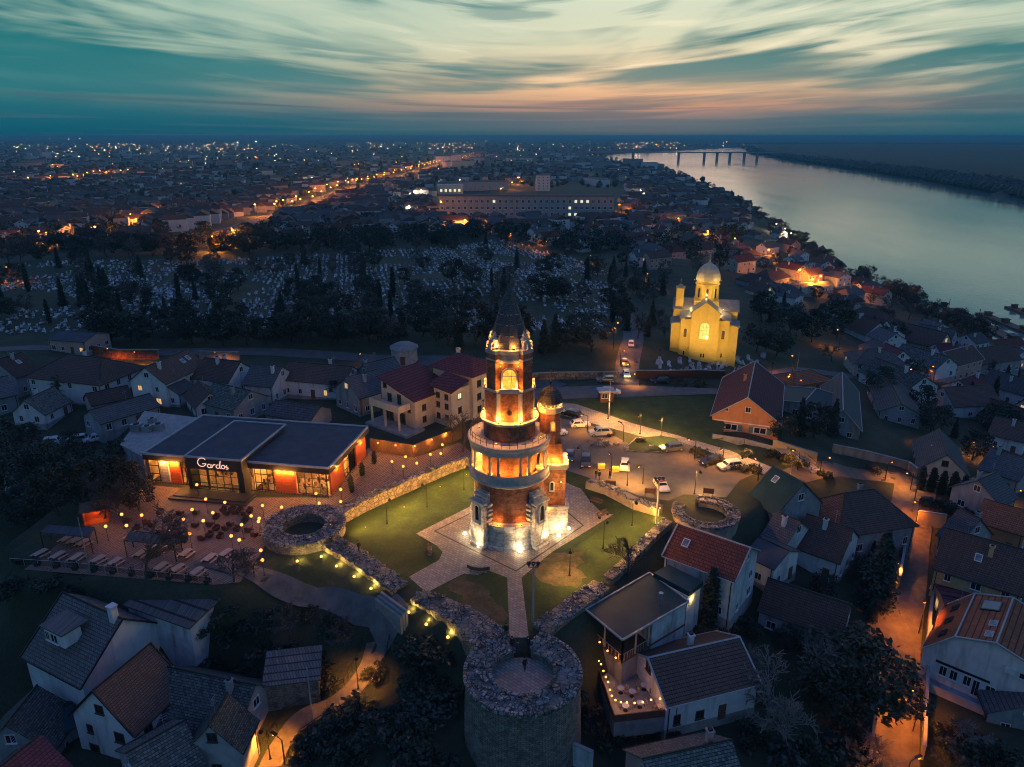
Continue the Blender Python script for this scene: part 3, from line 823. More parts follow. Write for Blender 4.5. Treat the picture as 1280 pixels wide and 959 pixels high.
def house_parts(root, L, W, hw, hr, roof='tile_brown', wall='plaster_white', style='gable', prof=None, chim=1, win=True,
                frame='frame_white', over=0.4, sky=(), trim=None, lit=0.045, rng=None, face=None, gwin=True, deep=4.0, litmat='pane_lit', lpos=None, winw=1.1, winh=1.4):
    rng = rng or random.Random(1)
    hip = style == 'hip'
    if prof is None: prof = [(-W / 2, hw), (0.0, hw + hr), (W / 2, hw)]
    y0, y1 = prof[0][0], prof[-1][0]
    Lf = L + 0.85 * W if hip else L
    b = MB()
    if hip:
        b.box((0, 0, (hw - deep) / 2), (Lf, W, hw + deep))
    else:
        loop = [(y0, -deep)] + [(y, z - 0.1) for y, z in prof] + [(y1, -deep)]
        A = [(-L / 2, y, z) for y, z in loop]; B = [(L / 2, y, z) for y, z in loop]
        b.hull2(A, B)
    b.build('wall', wall, root)
    # roof
    r = MB(); th = 0.16
    if hip:
        s_ = hr / (W / 2); ze = hw - over * s_
        ex, ey = Lf / 2 + over, W / 2 + over; zr = hw + hr; xr = L / 2
        vs = [(-ex, -ey, ze), (ex, -ey, ze), (ex, ey, ze), (-ex, ey, ze), (-xr, 0, zr), (xr, 0, zr)]
        lo = [(x, y, z - th) for x, y, z in vs[:4]]
        r.add(vs + lo, [(0, 1, 5, 4), (1, 2, 5), (2, 3, 4, 5), (3, 0, 4), (9, 8, 7, 6), (0, 6, 7, 1), (1, 7, 8, 2), (2, 8, 9, 3), (3, 9, 6, 0)])
        for a, c in ((0, 4), (3, 4), (1, 5), (2, 5)):
            r.tube(vs[a], vs[c], 0.1, 0.1, 5, 1, False)
        r.tube(vs[4], vs[5], 0.12, 0.12, 5, 1)
    else:
        n = len(prof)
        for i in range(n - 1):
            (ya, za), (yb, zb) = prof[i], prof[i + 1]
            s_ = (zb - za) / (yb - ya)
            if i == 0: ya, za = ya - over, za - over * s_
            if i == n - 2: yb, zb = yb + over, zb + over * s_
            xo = L / 2 + 0.25
            top = [(-xo, ya, za), (xo, ya, za), (xo, yb, zb), (-xo, yb, zb)]
            r.hull2([(x, y, z - th) for x, y, z in top], top)
            if trim:
                for sx_ in (-1, 1):
                    r.tube((sx_ * (xo + 0.03), ya, za + 0.05), (sx_ * (xo + 0.03), yb, zb + 0.05), 0.13, 0.13, 4, 1)
            if i == 0: r.tube((-xo, ya - .06, za - .06), (xo, ya - .06, za - .06), 0.08, 0.08, 5, 1)
            if i == n - 2: r.tube((-xo, yb + .06, zb - .06), (xo, yb + .06, zb - .06), 0.08, 0.08, 5, 1)
            if 0 < i: r.tube((-xo, prof[i][0], prof[i][1] + .02), (xo, prof[i][0], prof[i][1] + .02), 0.12, 0.12, 5, 1)
    rt = r.build('roof', [roof, trim or 'dark_metal'], root)
    ztop = max(z for _, z in prof)
    for k in range(chim):
        x = (rng.random() - 0.5) * L * 0.7; y = rng.choice((-1, 1)) * W * rng.uniform(0.08, 0.2)
        zr = hw + hr * (1 - abs(y) / (W / 2)) if not prof or len(prof) == 3 else ztop - 0.5
        c = MB(); c.box((x, y, zr + 0.45), (0.6, 0.6, 1.9)); c.box((x, y, zr + 1.47), (0.8, 0.8, 0.14)); c.box((x, y, zr + 1.66), (0.4, 0.4, 0.24), mi=1)
        c.build('chimney', [wall if wall.startswith('plaster') else 'concrete', 'dark_metal'], rt)
    # the slope that faces the camera carries the skylights
    fx, fy = face if face else (0, -1)
    sd = -1 if fy < 0 else 1
    for u, v in sky:
        y = sd * (W / 2) * v; z = hw + hr * (1 - v); ang = math.atan2(hr, W / 2) * (-sd)
        k = MB(); k.box((0, 0, 0.0), (0.95, 1.25, 0.14)); k.box((0, 0, 0.08), (0.72, 1.0, 0.04), mi=1)
        o = k.build('skylight', ['frame_white', 'pane_sky'], rt, loc=(u * L, y, z + 0.07)); o.rotation_euler = (ang, 0, 0)
    if win and L > 3:
        cl, cw = Lf / 2 + .05, W / 2 + .05
        for sx_, sy_ in ((-1, -1), (1, -1), (-1, 1), (1, 1)):
            if (fx < 0) == (sx_ < 0) or (fy < 0) == (sy_ < 0):
                if rng.random() < .6: MB().tube((sx_ * (cl - .4), sy_ * cw, -1), (sx_ * (cl - .4), sy_ * cw, hw - .2), .06, .06, 5).build('downpipe', 'dark_metal', root)
        MB().box((0, 0, -.6), (Lf + .08, (y1 - y0) + .08, 2.3)).build('plinth', 'concrete', root) if prof and abs(y0 + y1) < .01 else None
        if rng.random() < .5:
            q_ = (rng.uniform(-.3, .3) * L, 0, hw + hr); an = MB(); an.tube(q_, (q_[0], 0, q_[2] + 2.2), .03, .02, 4)
            for dz_ in (1.5, 1.8, 2.1): an.tube((q_[0] - .5, 0, q_[2] + dz_), (q_[0] + .5, 0, q_[2] + dz_), .015, .015, 3)
            an.build('antenna', 'bare_metal', rt)
    if win:
        sides = []
        ends = hw if hip else hw
        for sy_ in (-1, 1):
            if (fy < 0) == (sy_ < 0) or abs(fy) < 0.15:
                hh = prof[0][1] if sy_ < 0 else prof[-1][1]
                sides.append((Lf, (0, y0 if sy_ < 0 else y1), 0.0 if sy_ < 0 else PI, hh, False))
        for sx_ in (-1, 1):
            if (fx < 0) == (sx_ < 0) or abs(fx) < 0.15:
                sides.append((W, (sx_ * Lf / 2, (y0 + y1) / 2), -PI / 2 if sx_ < 0 else PI / 2, hw, not hip and gwin))
        first = True
        for wid, (cx, cy_), rz, hh, gab in sides:
            n = max(1, int(wid / 2.9)); fl = max(1, int(hh / 2.75))
            for f in range(fl):
                for i in range(n):
                    t = (i + 0.5) / n * wid - wid / 2
                    if rng.random() < 0.12: continue
                    zl = 0.95 + f * 2.8 if hh > 2.5 else 0.8
                    if zl + winh > hh - 0.15: continue
                    x = cx + t * math.cos(rz); y = cy_ + t * math.sin(rz)
                    if first and f == 0 and wid > 6 and i == n // 2:
                        door(root, (x, y, 0.05), rz, 'wood_brown'); first = False; continue
                    ww = winw * rng.choice((0.8, 1.0, 1.25))
                    window(root, (x, y, zl), rz, ww, winh * rng.choice((0.85, 1.0)), litmat if rng.random() < lit else None, frame)
            if gab and hr > 2.0 and prof and len(prof) == 3:
                window(root, (cx, cy_, hw + hr * 0.25), rz, min(1.2, W * 0.2), min(1.2, hr * 0.45), litmat if rng.random() < lit else None, frame)
    return root
m_, t_, b_, o_ = newmat('pane_sky')
t_.put(b_.inputs['Base Color'], t_.ramp(t_.noise(coords(t_), 1.5, 2), [(0.3, (0.10, 0.12, 0.14)), (0.7, (0.22, 0.25, 0.27))]))
b_.inputs['Roughness'].default_value = 0.05
HOUSES = []
def ridge(a, b, up, dz=0.0):
    A, B = G(*a, up + dz), G(*b, up + dz)
    zb = (gz(A.x, A.y) + gz(B.x, B.y)) / 2 + dz
    A, B = P(*a, zb + up), P(*b, zb + up)
    c = (A + B) / 2
    return A, B, Vector((c.x, c.y, zb)), (B - A).length, math.atan2((B - A).y, (B - A).x)
def house(a, b, W, hw, hr, roof, wall, label, name='house', cat='house', group=None, dz=0.0, seed=None, **kw):
    """a house whose ridge runs between two points of the picture"""
    up = hw + hr
    A, B, c, L, rz = ridge(a, b, up, dz)
    rng = random.Random(seed if seed is not None else hash((round(a[0]), round(a[1]))) & 0xffff)
    root = thing(name, label, cat, c, rz, group)
    v = Vector((-c.x, -c.y)); cr, sr = math.cos(-rz), math.sin(-rz)
    face = (v.x * cr - v.y * sr, v.x * sr + v.y * cr); m = math.hypot(*face); face = (face[0] / m, face[1] / m)
    house_parts(root, max(L, 1.5), W, hw, hr, roof, wall, rng=rng, face=face, **kw)
    HOUSES.append((c.x, c.y, (L + W) / 2))
    return root

# ---------------------------------------------------------------- the tower on the square
TC = P(637, 662, 0)
tw = thing('brick_tower', 'tall round brick lookout tower with floodlit stone base and pointed slate spire', 'tower', TC)
b = MB(); b.lathe([(6.0, -0.5), (6.0, 0.45), (5.75, 0.5), (5.65, 3.3), (5.85, 3.4), (5.85, 3.8), (5.0, 3.95)], 64); b.build('stone_base', 'tower_stone', tw)
b = MB(); b.lathe([(5.02, 3.7), (5.02, 9.7)], 64); b.build('lower_drum', 'tower_brick', tw)
for k in range(4):
    rz = PI / 4 + k * PI / 2
    b = MB(); o_loc = (math.sin(rz) * 0, 0, 0)
    prof = [(-6.75, -0.5), (-6.75, 0.5), (-6.5, 0.55), (-6.25, 6.7), (-5.9, 7.0), (-5.9, 7.5), (-5.4, 7.8), (-5.4, 8.3), (-4.6, 8.5), (-4.6, -0.5)]
    for x0, x1, zt in ((-1.05, 1.05, 99), (-1.3, -1.05, 6.6), (1.05, 1.3, 6.6)):
        pf = [(y, min(z, zt)) for y, z in prof]
        b.hull2(place([(x0, y, z) for y, z in pf], rz, (0, 0, 0)), place([(x1, y, z) for y, z in pf], rz, (0, 0, 0)))
    for j in range(5):   # toothed quoins against the brick
        for sgn in (-1, 1):
            b.box((*place([(sgn * 1.42, -5.35, 0)], rz, (0, 0, 0))[0][:2], 3.9 + j * 0.7), (0.5, 0.8, 0.34), rz)
    bt = b.build('buttress', 'tower_stone', tw)
    f = MB(); frame2d(f, arch(0.75, 2.3, 10, 0.22), arch(0.75, 2.3), -0.14, 0.1, rz, place([(0, -6.36, 4.2)], rz, (0, 0, 0))[0]); f.box(place([(0, -6.47, 3.9)], rz, (0, 0, 0))[0], (1.3, 0.45, 0.2), rz)
    fw = f.build('window', 'pale_stone', bt)
    f = MB(); extr(f, arch(0.75, 2.3), -0.05, 0.05, rz, place([(0, -6.36, 4.2)], rz, (0, 0, 0))[0]); f.build('pane', 'dark_glass', fw)
    d = MB(); d.box(place([(0, -6.15, 7.05)], rz, (0, 0, 0))[0], (2.9, 0.9, 0.3), rz); d.box(place([(0, -5.6, 7.95)], rz, (0, 0, 0))[0], (2.4, 0.8, 0.26), rz); d.build('coping', 'pale_stone', bt)
b = MB(); b.lathe([(4.9, 9.2), (5.3, 9.4), (5.7, 9.75), (5.88, 9.8), (5.88, 10.1), (5.74, 10.15), (5.74, 11.1), (5.84, 11.15), (5.84, 11.32), (5.5, 11.32), (5.5, 10.2), (4.0, 10.2)], 64)
b.build('gallery_balcony', 'pale_stone', tw)
b = MB(); b.lathe([(3.9, 10.2), (3.9, 14.7)], 48); b.build('gallery_wall', 'tower_brick', tw)
for k in range(16):
    t = R(22.5 + 45 * (k // 2) + (-6.5 if k % 2 else 6.5))
    b = MB()
    c = (5.42 * math.sin(t), -5.42 * math.cos(t))
    b.box((*c, 11.5), (0.42, 0.42, 0.34), t); b.tube((*c, 11.75), (*c, 14.1), 0.2, 0.165, 10); b.box((*c, 14.2), (0.44, 0.44, 0.24), t)
    b.build('column', 'pale_stone', tw)
b = MB(); b.lathe([(3.9, 14.3), (5.65, 14.3), (5.65, 14.9), (5.82, 15.0), (5.92, 15.3), (5.92, 15.55), (5.7, 15.6), (3.6, 15.6)], 64); b.build('cornice', 'pale_stone', tw)
b = MB()
for k in range(32):
    t = 2 * PI * k / 32; c = (5.55 * math.sin(t), -5.55 * math.cos(t)); b.tube((*c, 15.6), (*c, 16.65), 0.035, 0.035, 5)
for z in (16.1, 16.65):
    b.lathe([(5.52, z), (5.58, z), (5.58, z + .05), (5.52, z + .05)], 64, closed=True)
b.build('railing', 'dark_metal', tw)
b = MB(); b.lathe([(3.62, 15.6), (3.62, 18.0)], 48); b.build('dark_drum', 'tower_brick', tw)
b = MB(); b.lathe([(3.5, 17.85), (3.95, 18.0), (4.1, 18.15), (4.1, 18.42), (3.9, 18.45), (2.6, 18.5)], 48); b.build('ledge', 'pale_stone', tw)
# upper shaft with four corner pilasters
b = MB(); b.lathe([(3.2, 18.4), (3.2, 22.7), (2.85, 22.75), (2.85, 28.3)], 16); b.build('upper_shaft', 'tower_brick', tw)
for k in range(4):
    rz = PI / 4 + k * PI / 2
    b = MB(); c = place([(0, -2.72, 0)], rz, (0, 0, 0))[0]
    b.box((c[0] * 1.04, c[1] * 1.04, 23.3), (1.75, 1.3, 9.9), rz); b.box((c[0] * 1.05, c[1] * 1.05, 20.6), (2.1, 1.5, 4.3), rz)
    pl = b.build('pilaster', 'tower_brick', tw)
    for z_, w_, d_, h_ in ((22.9, 2.3, 1.8, .35), (28.3, 2.0, 1.65, .5), (27.2, 1.9, 1.55, .25)):
        MB().box((c[0], c[1], z_), (w_, d_, h_), rz).build('stone_band', 'pale_stone', pl)
    for sgn in (-1, 1):
        q = place([(sgn * 1.14, -3.0, 0)], rz, (0, 0, 0))[0]; MB().box((q[0], q[1], 20.5), (0.22, 1.2, 4.2), rz).build('quoin_strip', 'pale_stone', pl)
    # scroll and pinnacle at the corner of the spire
    b = MB(); pts = []
    for i in range(15):
        a = -0.5 + i * 0.42; r = 0.95 * (1 - i / 19)
        pts.append(place([(0, -2.95 - r * math.cos(a) * 0.8, 29.1 + r * math.sin(a))], rz, (0, 0, 0))[0])
    b.path(pts, [0.34 - 0.012 * i for i in range(15)], 7)
    q = place([(0, -2.7, 0)], rz, (0, 0, 0))[0]
    b.lathe([(0.62, 28.5), (0.62, 28.8), (0.42, 28.9), (0.36, 29.7), (0.5, 29.8), (0.2, 30.2), (0.26, 30.45), (0.02, 31.0)], 8, (q[0], q[1]))
    b.build('scroll', 'pale_stone', tw)
for k in range(4):
    rz = k * PI / 2
    L0 = place([(0, -2.88, 23.35)], rz, (0, 0, 0))[0]
    b = MB(); frame2d(b, arch(1.75, 2.6, 12, 0.22), arch(1.75, 2.6, 12), -0.12, 0.1, rz, L0)
    for dx in (-0.3, 0.3): b.box(place([(dx, -2.97, 24.5)], rz, (0, 0, 0))[0], (0.06, 0.06, 2.3), rz)
    b.box(place([(0, -2.97, 25.0)], rz, (0, 0, 0))[0], (1.75, 0.06, 0.07), rz)
    w_ = b.build('window', 'pale_stone', tw)
    b = MB(); extr(b, arch(1.75, 2.6, 12), -0.05, 0.06, rz, L0); b.build('pane', 'tower_pane', w_)
    b = MB(); b.box(place([(0, -3.1, 22.85)], rz, (0, 0, 0))[0], (2.9, 0.95, 0.28), rz); b.box(place([(0, -3.4, 23.15)], rz, (0, 0, 0))[0], (2.7, 0.14, 0.35), rz)
    b.build('window_balcony', 'pale_stone', tw)
    b = MB(); frame2d(b, [(0.42 * math.cos(i * PI / 6), 19.9 + 0.42 * math.sin(i * PI / 6)) for i in range(12)], [(0.28 * math.cos(i * PI / 6), 19.9 + 0.28 * math.sin(i * PI / 6)) for i in range(12)], -3.32, -3.1, rz)
    b.build('round_window', 'frame_brown', tw)
b = MB(); b.lathe([(2.7, 26.6), (3.0, 26.8), (3.0, 27.2), (2.9, 27.25), (2.9, 27.9), (3.15, 28.1), (3.25, 28.5), (3.1, 28.6), (2.4, 28.7)], 16)
for k in range(32):
    t = 2 * PI * k / 32; b.box((3.02 * math.sin(t), -3.02 * math.cos(t), 27.45), (0.25, 0.2, 0.28), t)
b.build('top_cornice', 'pale_stone', tw)
b = MB(); b.lathe([(2.95, 28.65), (2.65, 29.3), (2.08, 31.2), (1.2, 33.9), (0.06, 36.9)], 12); sp = b.build('spire', 'slate', tw)
b = MB(); b.tube((0, 0, 36.8), (0, 0, 38.9), 0.05, 0.02, 6); b.ball((0, 0, 37.2), 0.16, 8, 5); b.build('lightning_rod', 'dark_metal', sp)
for z, r in ((30.3, 2.28), (31.7, 1.82), (33.0, 1.42)):
    for k in range(8):
        t = 2 * PI * k / 8; b = MB(); b.box((r * math.sin(t), -r * math.cos(t), z), (0.95 * r / 2, 0.1, 0.09), t); b.build('snow_guard', 'bare_metal', sp)
def fixture(parent, loc, power, col, mat, r=0.16, name='floodlight', size=0.2, off=(0, 0, 0.2)):
    b = MB(); b.lathe([(r * 0.9, loc[2] - 0.1), (r, loc[2]), (r * 1.05, loc[2] + 0.05)], 8, (loc[0], loc[1])); 
    o = b.build(name, 'dark_metal', parent)
    c = MB(); c.ball((loc[0], loc[1], loc[2] + 0.1), r, 8, 5); c.build('bulb', mat, o)
    light(o, (loc[0] + off[0], loc[1] + off[1], loc[2] + off[2]), power, col, size)
    return o
for k in range(8):      # glow along the ledge
    t = 2 * PI * (k + 0.5) / 8; s_, c_ = math.sin(t), -math.cos(t)
    fixture(tw, (3.95 * s_, 3.95 * c_, 18.6), 230, (1, 0.36, 0.045), 'bulb_warm', 0.13, off=(.1 * s_, .1 * c_, .45))
    if k % 2: fixture(tw, (4.7 * s_, 4.7 * c_, 15.75), 7, (1, 0.38, 0.05), 'bulb_warm', 0.09)  # added terrace lamps that weakly light the dark drum
for k in range(10):     # gallery, between wall and columns
    t = 2 * PI * (k + 0.5) / 10; s_, c_ = math.sin(t), -math.cos(t)
    fixture(tw, (5.0 * s_, 5.0 * c_, 10.4), 150, (1, 0.40, 0.05), 'bulb_warm', 0.14, off=(0, 0, 0.7))
for k in range(8):      # below the spire
    t = 2 * PI * (k + 0.25) / 8; s_, c_ = math.sin(t), -math.cos(t)
    fixture(tw, (2.95 * s_, 2.95 * c_, 28.8), 120, (1, 0.42, 0.07), 'bulb_orange', 0.15)
for k in range(4):      # at the corner pilasters and under the window balconies
    rz = k * PI / 2
    q = place([(0, -3.7, 23.3)], rz, (0, 0, 0))[0]; 
    for dx in (-0.95, 0.95):
        q = place([(dx, -3.3, 23.2)], rz, (0, 0, 0))[0]; fixture(tw, q, 60, (1, 0.38, 0.05), 'bulb_warm', 0.09, off=(0, 0, 0.35))
        q = place([(dx * 1.25, -3.05, 26.3)], rz, (0, 0, 0))[0]; fixture(tw, q, 35, (1, 0.38, 0.05), 'bulb_warm', 0.07, off=(0, 0, 0.15))
# stair turret on the right
TU = Vector((5.75, 0.9, 0))
def octo(r, z): return [(r * math.sin(PI / 4 * (i + .5)) + TU.x, -r * math.cos(PI / 4 * (i + .5)) + TU.y, z) for i in range(8)]
tu = MB()
tu.box((TU.x + 0.45, TU.y, 2.0), (4.6, 4.2, 5.0)); tu.box((TU.x + 0.45, TU.y, 4.4), (4.9, 4.5, 0.3))
tb = tu.build('turret_base', 'tower_stone', tw)
tu = MB(); tu.box((TU.x + 0.35, TU.y, 7.5), (3.9, 3.6, 6.0)); tu.build('turret_lower_shaft', 'tower_brick', tw)
tu = MB(); tu.box((TU.x + 0.3, TU.y, 10.55), (4.4, 4.1, 0.4)); tu.box((TU.x + 0.3, TU.y, 10.95), (4.7, 4.4, 0.4)); tu.build('turret_cornice', 'pale_stone', tw)
tu = MB(); tu.box((TU.x + 0.2, TU.y, 12.6), (3.5, 3.2, 3.0), taper=0.85); tu.hull2(octo(1.62, 13.8), octo(1.5, 19.0)); tu.build('turret_upper_shaft', 'tower_brick', tw)
tu = MB(); tu.hull2(octo(1.62, 18.6), octo(1.95, 19.1)); tu.hull2(octo(1.95, 19.1), octo(1.95, 19.5)); tu.build('turret_cornice', 'pale_stone', tw)
tu = MB(); tu.lathe([(1.25, 19.4), (1.25, 20.1)], 16, TU[:2]); tu.lathe([(1.75, 20.05), (1.72, 20.5), (1.5, 21.2), (1.0, 21.85), (0.3, 22.3), (0.12, 22.5)], 16, TU[:2]); dm = tu.build('turret_dome', 'slate', tw)
tu = MB(); tu.tube((TU.x, TU.y, 22.4), (TU.x, TU.y, 25.2), 0.07, 0.04, 6); tu.ball((TU.x, TU.y, 22.9), 0.2, 8, 5); tu.box((TU.x, TU.y, 24.4), (0.9, 0.08, 0.08)); tu.build('finial_cross', 'dark_metal', dm)
for k in range(8):
    t = PI / 4 * (k + .5); c = (TU.x + 1.62 * math.sin(t), TU.y - 1.62 * math.cos(t))
    b = MB(); b.tube((*c, 19.45), (*c, 20.1), 0.13, 0.11, 8); b.build('turret_column', 'pale_stone', tw)
for k in range(6):
    t = PI / 3 * k; fixture(tw, (TU.x + 1.5 * math.sin(t), TU.y - 1.5 * math.cos(t), 19.55), 32, (1, 0.46, 0.07), 'bulb_warm', 0.1, off=(0, 0, 0.2))
for x, y, z, rz in ((TU.x + 0.35, TU.y - 1.5, 16.2, 0.0), (TU.x + 1.5, TU.y, 16.0, PI / 2), (TU.x + 0.35, TU.y - 1.85, 7.0, 0.0), (TU.x + 2.3, TU.y, 7.0, PI / 2)):
    b = MB(); frame2d(b, arch(0.45, 1.3, 8, 0.15), arch(0.45, 1.3, 8), -0.12, 0.1, rz, (x, y, z)); w_ = b.build('window', 'pale_stone', tw)
    b = MB(); extr(b, arch(0.45, 1.3, 8), -0.04, 0.06, rz, (x, y, z)); b.build('pane', 'tower_pane' if z > 10 else 'dark_glass', w_)
for x, y in ((0.9, -2.05), (2.65, -0.9), (2.6, 1.2), (-0.6, -2.0)):
    fixture(tw, (TU.x + x, TU.y + y, 11.25), 220, (1, 0.38, 0.05), 'bulb_warm', 0.12, off=(0, -0.1, 0.25))
fixture(tw, (TU.x + 1.6, TU.y - 2.6, 8.6), 90, (1, 0.55, 0.1), 'bulb_warm', 0.12, 'wall_lamp', off=(0, -0.3, 0))
for k in range(4):
    t = k * PI / 2
    for dt in (-.3, .3): fixture(tw, (5.75 * math.sin(t + dt), -5.75 * math.cos(t + dt), 4.0), 45, (1, .38, .05), 'bulb_orange', .08, off=(0, 0, .3))
# floodlights sunk into the paving round the foot
for px, py, lx, ly in ((581,668.5,-5.9,-3.6),(598.7,684.5,-4.6,-5.6),(650,690.8,1.2,-6.9),(678.4,681.2,5.1,-5.4),(698,671,5.9,-2.3),(710.5,662.2,7.6,-2.2)):
    q = P(px, py, 0); q.z = 0.0
    rt = thing('ground_floodlight', 'round floodlight set in the paving at the foot of the brick tower', 'floodlight', q, 0, 'floodlights round the tower foot')
    fixture(rt, (0, 0, 0.06), 40, (1, 0.78, 0.46), 'bulb_white', 0.3, 'housing', off=(0, 0, 0.6))
    light(rt, (TC.x + lx - q.x, TC.y + ly - q.y, 0.7), 11, (1, 0.70, 0.36), 0.2)
    d_ = Vector((TC.x + lx * .75 - q.x, TC.y + ly * .75 - q.y, 4.0)); u_ = Vector((d_.x, d_.y, 0)).normalized() * 1.3; light(rt, (-u_.x, -u_.y, 0.35), 520, (1, 0.66, 0.31), 0.25, 92, d_.to_track_quat('-Z', 'Y').to_euler())
for t in (2.2, 3.0, 3.9):
    q = TC + Vector((8.2 * math.sin(t), -8.2 * math.cos(t), 0))
    rt = thing('ground_floodlight', 'round floodlight set in the paving at the foot of the brick tower', 'floodlight', q, 0, 'floodlights round the tower foot')
    fixture(rt, (0, 0, 0.12), 130, (1, 0.80, 0.50), 'bulb_white', 0.3, 'housing', off=(0, 0, 0.35))

# ---------------------------------------------------------------- castle ruins
def stones(mb, spots, s0, s1, rng, mi=0):
    for x, y, z in spots:
        if math.sin(x * 1.3 + y * .6) * math.sin(y * 1.1 - x * .5 + 2) > .42: continue
        s_ = s0 + (s1 - s0) * rng.random() ** 2 * 1.25; rz = rng.random() * PI
        k = len(mb.v)
        mb.box((x, y, z), (s_ * rng.uniform(.8, 1.5), s_ * rng.uniform(.7, 1.1), s_ * rng.uniform(.3, .55)), rz, mi, rng.uniform(.7, .9))
        for i in range(k, k + 8):
            v = mb.v[i]; mb.v[i] = tuple(c + rng.uniform(-.09, .09) * s_ * 1.6 for c in v)
def ring_tower(px, py, ztop, Ro, Ri, zbot, zfl, label, a0=0.0, a1=2 * PI, face='old_render', seed=1):
    c = P(px, py, ztop); rng = random.Random(seed)
    rt = thing('ruined_round_tower', label, 'ruined tower', (c.x, c.y, 0))
    w = MB(); prof = [(Ro + 0.35, zbot), (Ro, ztop - 1.0), (Ro, ztop), (Ri, ztop - 0.15), (Ri, zfl)]
    w.lathe(prof, 72, a0=a0, a1=a1)
    for i, v in enumerate(w.v):
        w.v[i] = (v[0] * (1 + rng.uniform(-.008, .008)), v[1] * (1 + rng.uniform(-.008, .008)), v[2] + (rng.uniform(-.06, .06) if v[2] > ztop - .5 else 0))
    w.build('wall', face, rt)
    st = MB(); sp_ = []
    for _ in range(int((Ro * Ro - Ri * Ri) * (a1 - a0) / 2 * 6.0)):
        t = rng.uniform(a0, a1); r = math.sqrt(rng.uniform(Ri ** 2, Ro ** 2))
        sp_.append((r * math.sin(t), -r * math.cos(t), ztop + rng.uniform(-.12, .1)))
    stones(st, sp_, 0.28, 0.62, rng)
    for i in range(int(Ro * (a1 - a0) * 2)):
        t = a0 + (a1 - a0) * i / int(Ro * (a1 - a0) * 2); st.box((Ro * math.sin(t), -Ro * math.cos(t), ztop + .05), (0.48, 0.5, rng.uniform(.3, .5)), t, 0, .85)
        st.box((Ri * math.sin(t), -Ri * math.cos(t), ztop - .08), (0.3, 0.45, rng.uniform(.3, .5)), t, 0, .85)
    st.build('capstones', 'rubble', rt)
    f = MB(); f.lathe([(0.01, zfl + .02), (Ri + 0.1, zfl)], 40); f.build('floor', 'plaza_stone', rt)
    return rt
ring_tower(653.5, 839, 0.5, 6.25, 3.55, -10, -0.75, 'round stone ruin tower with people on its path in front of the lookout tower', a0=-PI + .27, a1=PI - .27, face='ruin_courses', seed=3)
ring_tower(380, 656, 1.4, 5.8, 3.25, -4.5, -2.4, 'round stone ruin tower with a dark hollow beside the restaurant terrace', face='ruin_courses', seed=4)
ring_tower(882, 640, 1.0, 4.9, 3.4, -6.5, -1.5, 'broken ring of an old stone tower beside the parking lot and the red roof', a0=-2.2, a1=3.2, seed=5)
def old_wall(pts, th, zt, zb, label, cap=True, dens=5.5, face='rubble_face', seed=1, lab2=None):
    """a thick rubble wall along picture points on its top centre line"""
    zt_ = zt if isinstance(zt, (list, tuple)) else [zt] * len(pts)
    W_ = [P(a, b_, z) for (a, b_), z in zip(pts, zt_)]
    org = Vector((W_[0].x, W_[0].y, 0)); rng = random.Random(seed)
    rt = thing('castle_wall', label, 'stone wall', org)
    ths = th if isinstance(th, (list, tuple)) else [th] * len(pts)
    q = []
    for i in range(len(W_) - 1):
        k = max(1, int((W_[i + 1] - W_[i]).length / 1.0))
        q += [(W_[i].lerp(W_[i + 1], j / k), ths[i] + (ths[i + 1] - ths[i]) * j / k) for j in range(k)]
    q.append((W_[-1], ths[-1]))
    vs = []
    for i, (p, t_) in enumerate(q):
        d = (q[min(i + 1, len(q) - 1)][0] - q[max(0, i - 1)][0]); n_ = Vector((-d.y, d.x, 0)).normalized() * (t_ / 2)
        p = p - org; e = rng.uniform(-.12, .08)
        for sg, z in ((-1, zb), (-1, p.z + e), (1, p.z + e), (1, zb)):
            vs.append((p.x + n_.x * sg * rng.uniform(.97, 1.03), p.y + n_.y * sg * rng.uniform(.97, 1.03), z))
    n = len(q); fs = []
    for i in range(n - 1):
        for j in range(3): fs.append((i * 4 + j, i * 4 + j + 1, (i + 1) * 4 + j + 1, (i + 1) * 4 + j))
    fs += [(3, 2, 1, 0), tuple((n - 1) * 4 + j for j in range(4))]
    MB().add(vs, fs).build('wall', face, rt)
    if cap:
        st = MB(); sp_ = []
        for i in range(n - 1):
            a, ta = q[i]; b_, tb_ = q[i + 1]
            for _ in range(int((b_ - a).length * ta * dens) + 1):
                f = rng.random(); p = a.lerp(b_, f) - org; d = (b_ - a).normalized(); n_ = Vector((-d.y, d.x, 0)) * rng.uniform(-.5, .5) * ta
                sp_.append((p.x + n_.x, p.y + n_.y, p.z + rng.uniform(-.1, .08)))
        stones(st, sp_, 0.28, 0.6, rng); st.build('capstones', 'rubble', rt)
    return rt
old_wall([(421,641),(450,625),(490,607),(525,592),(560,578),(590,568)], [2.2, 1.8, 1.5, 1.3, 1.3, 1.3], [1.7, 1.9, 2.0, 2.0, 1.9, 1.8], -1, 'old rubble wall between the restaurant pavement and the left lawn', seed=11)
old_wall([(408,672),(440,690),(470,712),(500,733)], [3.2, 3.0, 2.8, 2.6], [0.9, 0.7, 0.5, 0.35], -6, 'thick rubble wall running from the hollow ruin to the metal steps', seed=12)
old_wall([(522,742),(550,755),(580,770),(600,785),(615,800)], [2.6, 3.0, 3.6, 4.2, 4.5], [0.3, 0.35, 0.4, 0.45, 0.5], -8, 'thick rubble wall curving down to the front ruin tower', seed=13)
old_wall([(676,786),(705,764),(735,742),(752,729)], [2.6, 2.6, 2.6, 2.6], [0.5, 0.6, 0.7, 0.7], -8, 'broad stone topped wall between the front ruin and the dark flat roof', seed=14)
old_wall([(760,722),(790,694),(812,670),(835,650)], [1.5, 1.4, 1.4, 1.6], [0.8, 0.9, 1.0, 1.0], -6, 'low rubble wall along the lawn above the red tiled roof', seed=15)
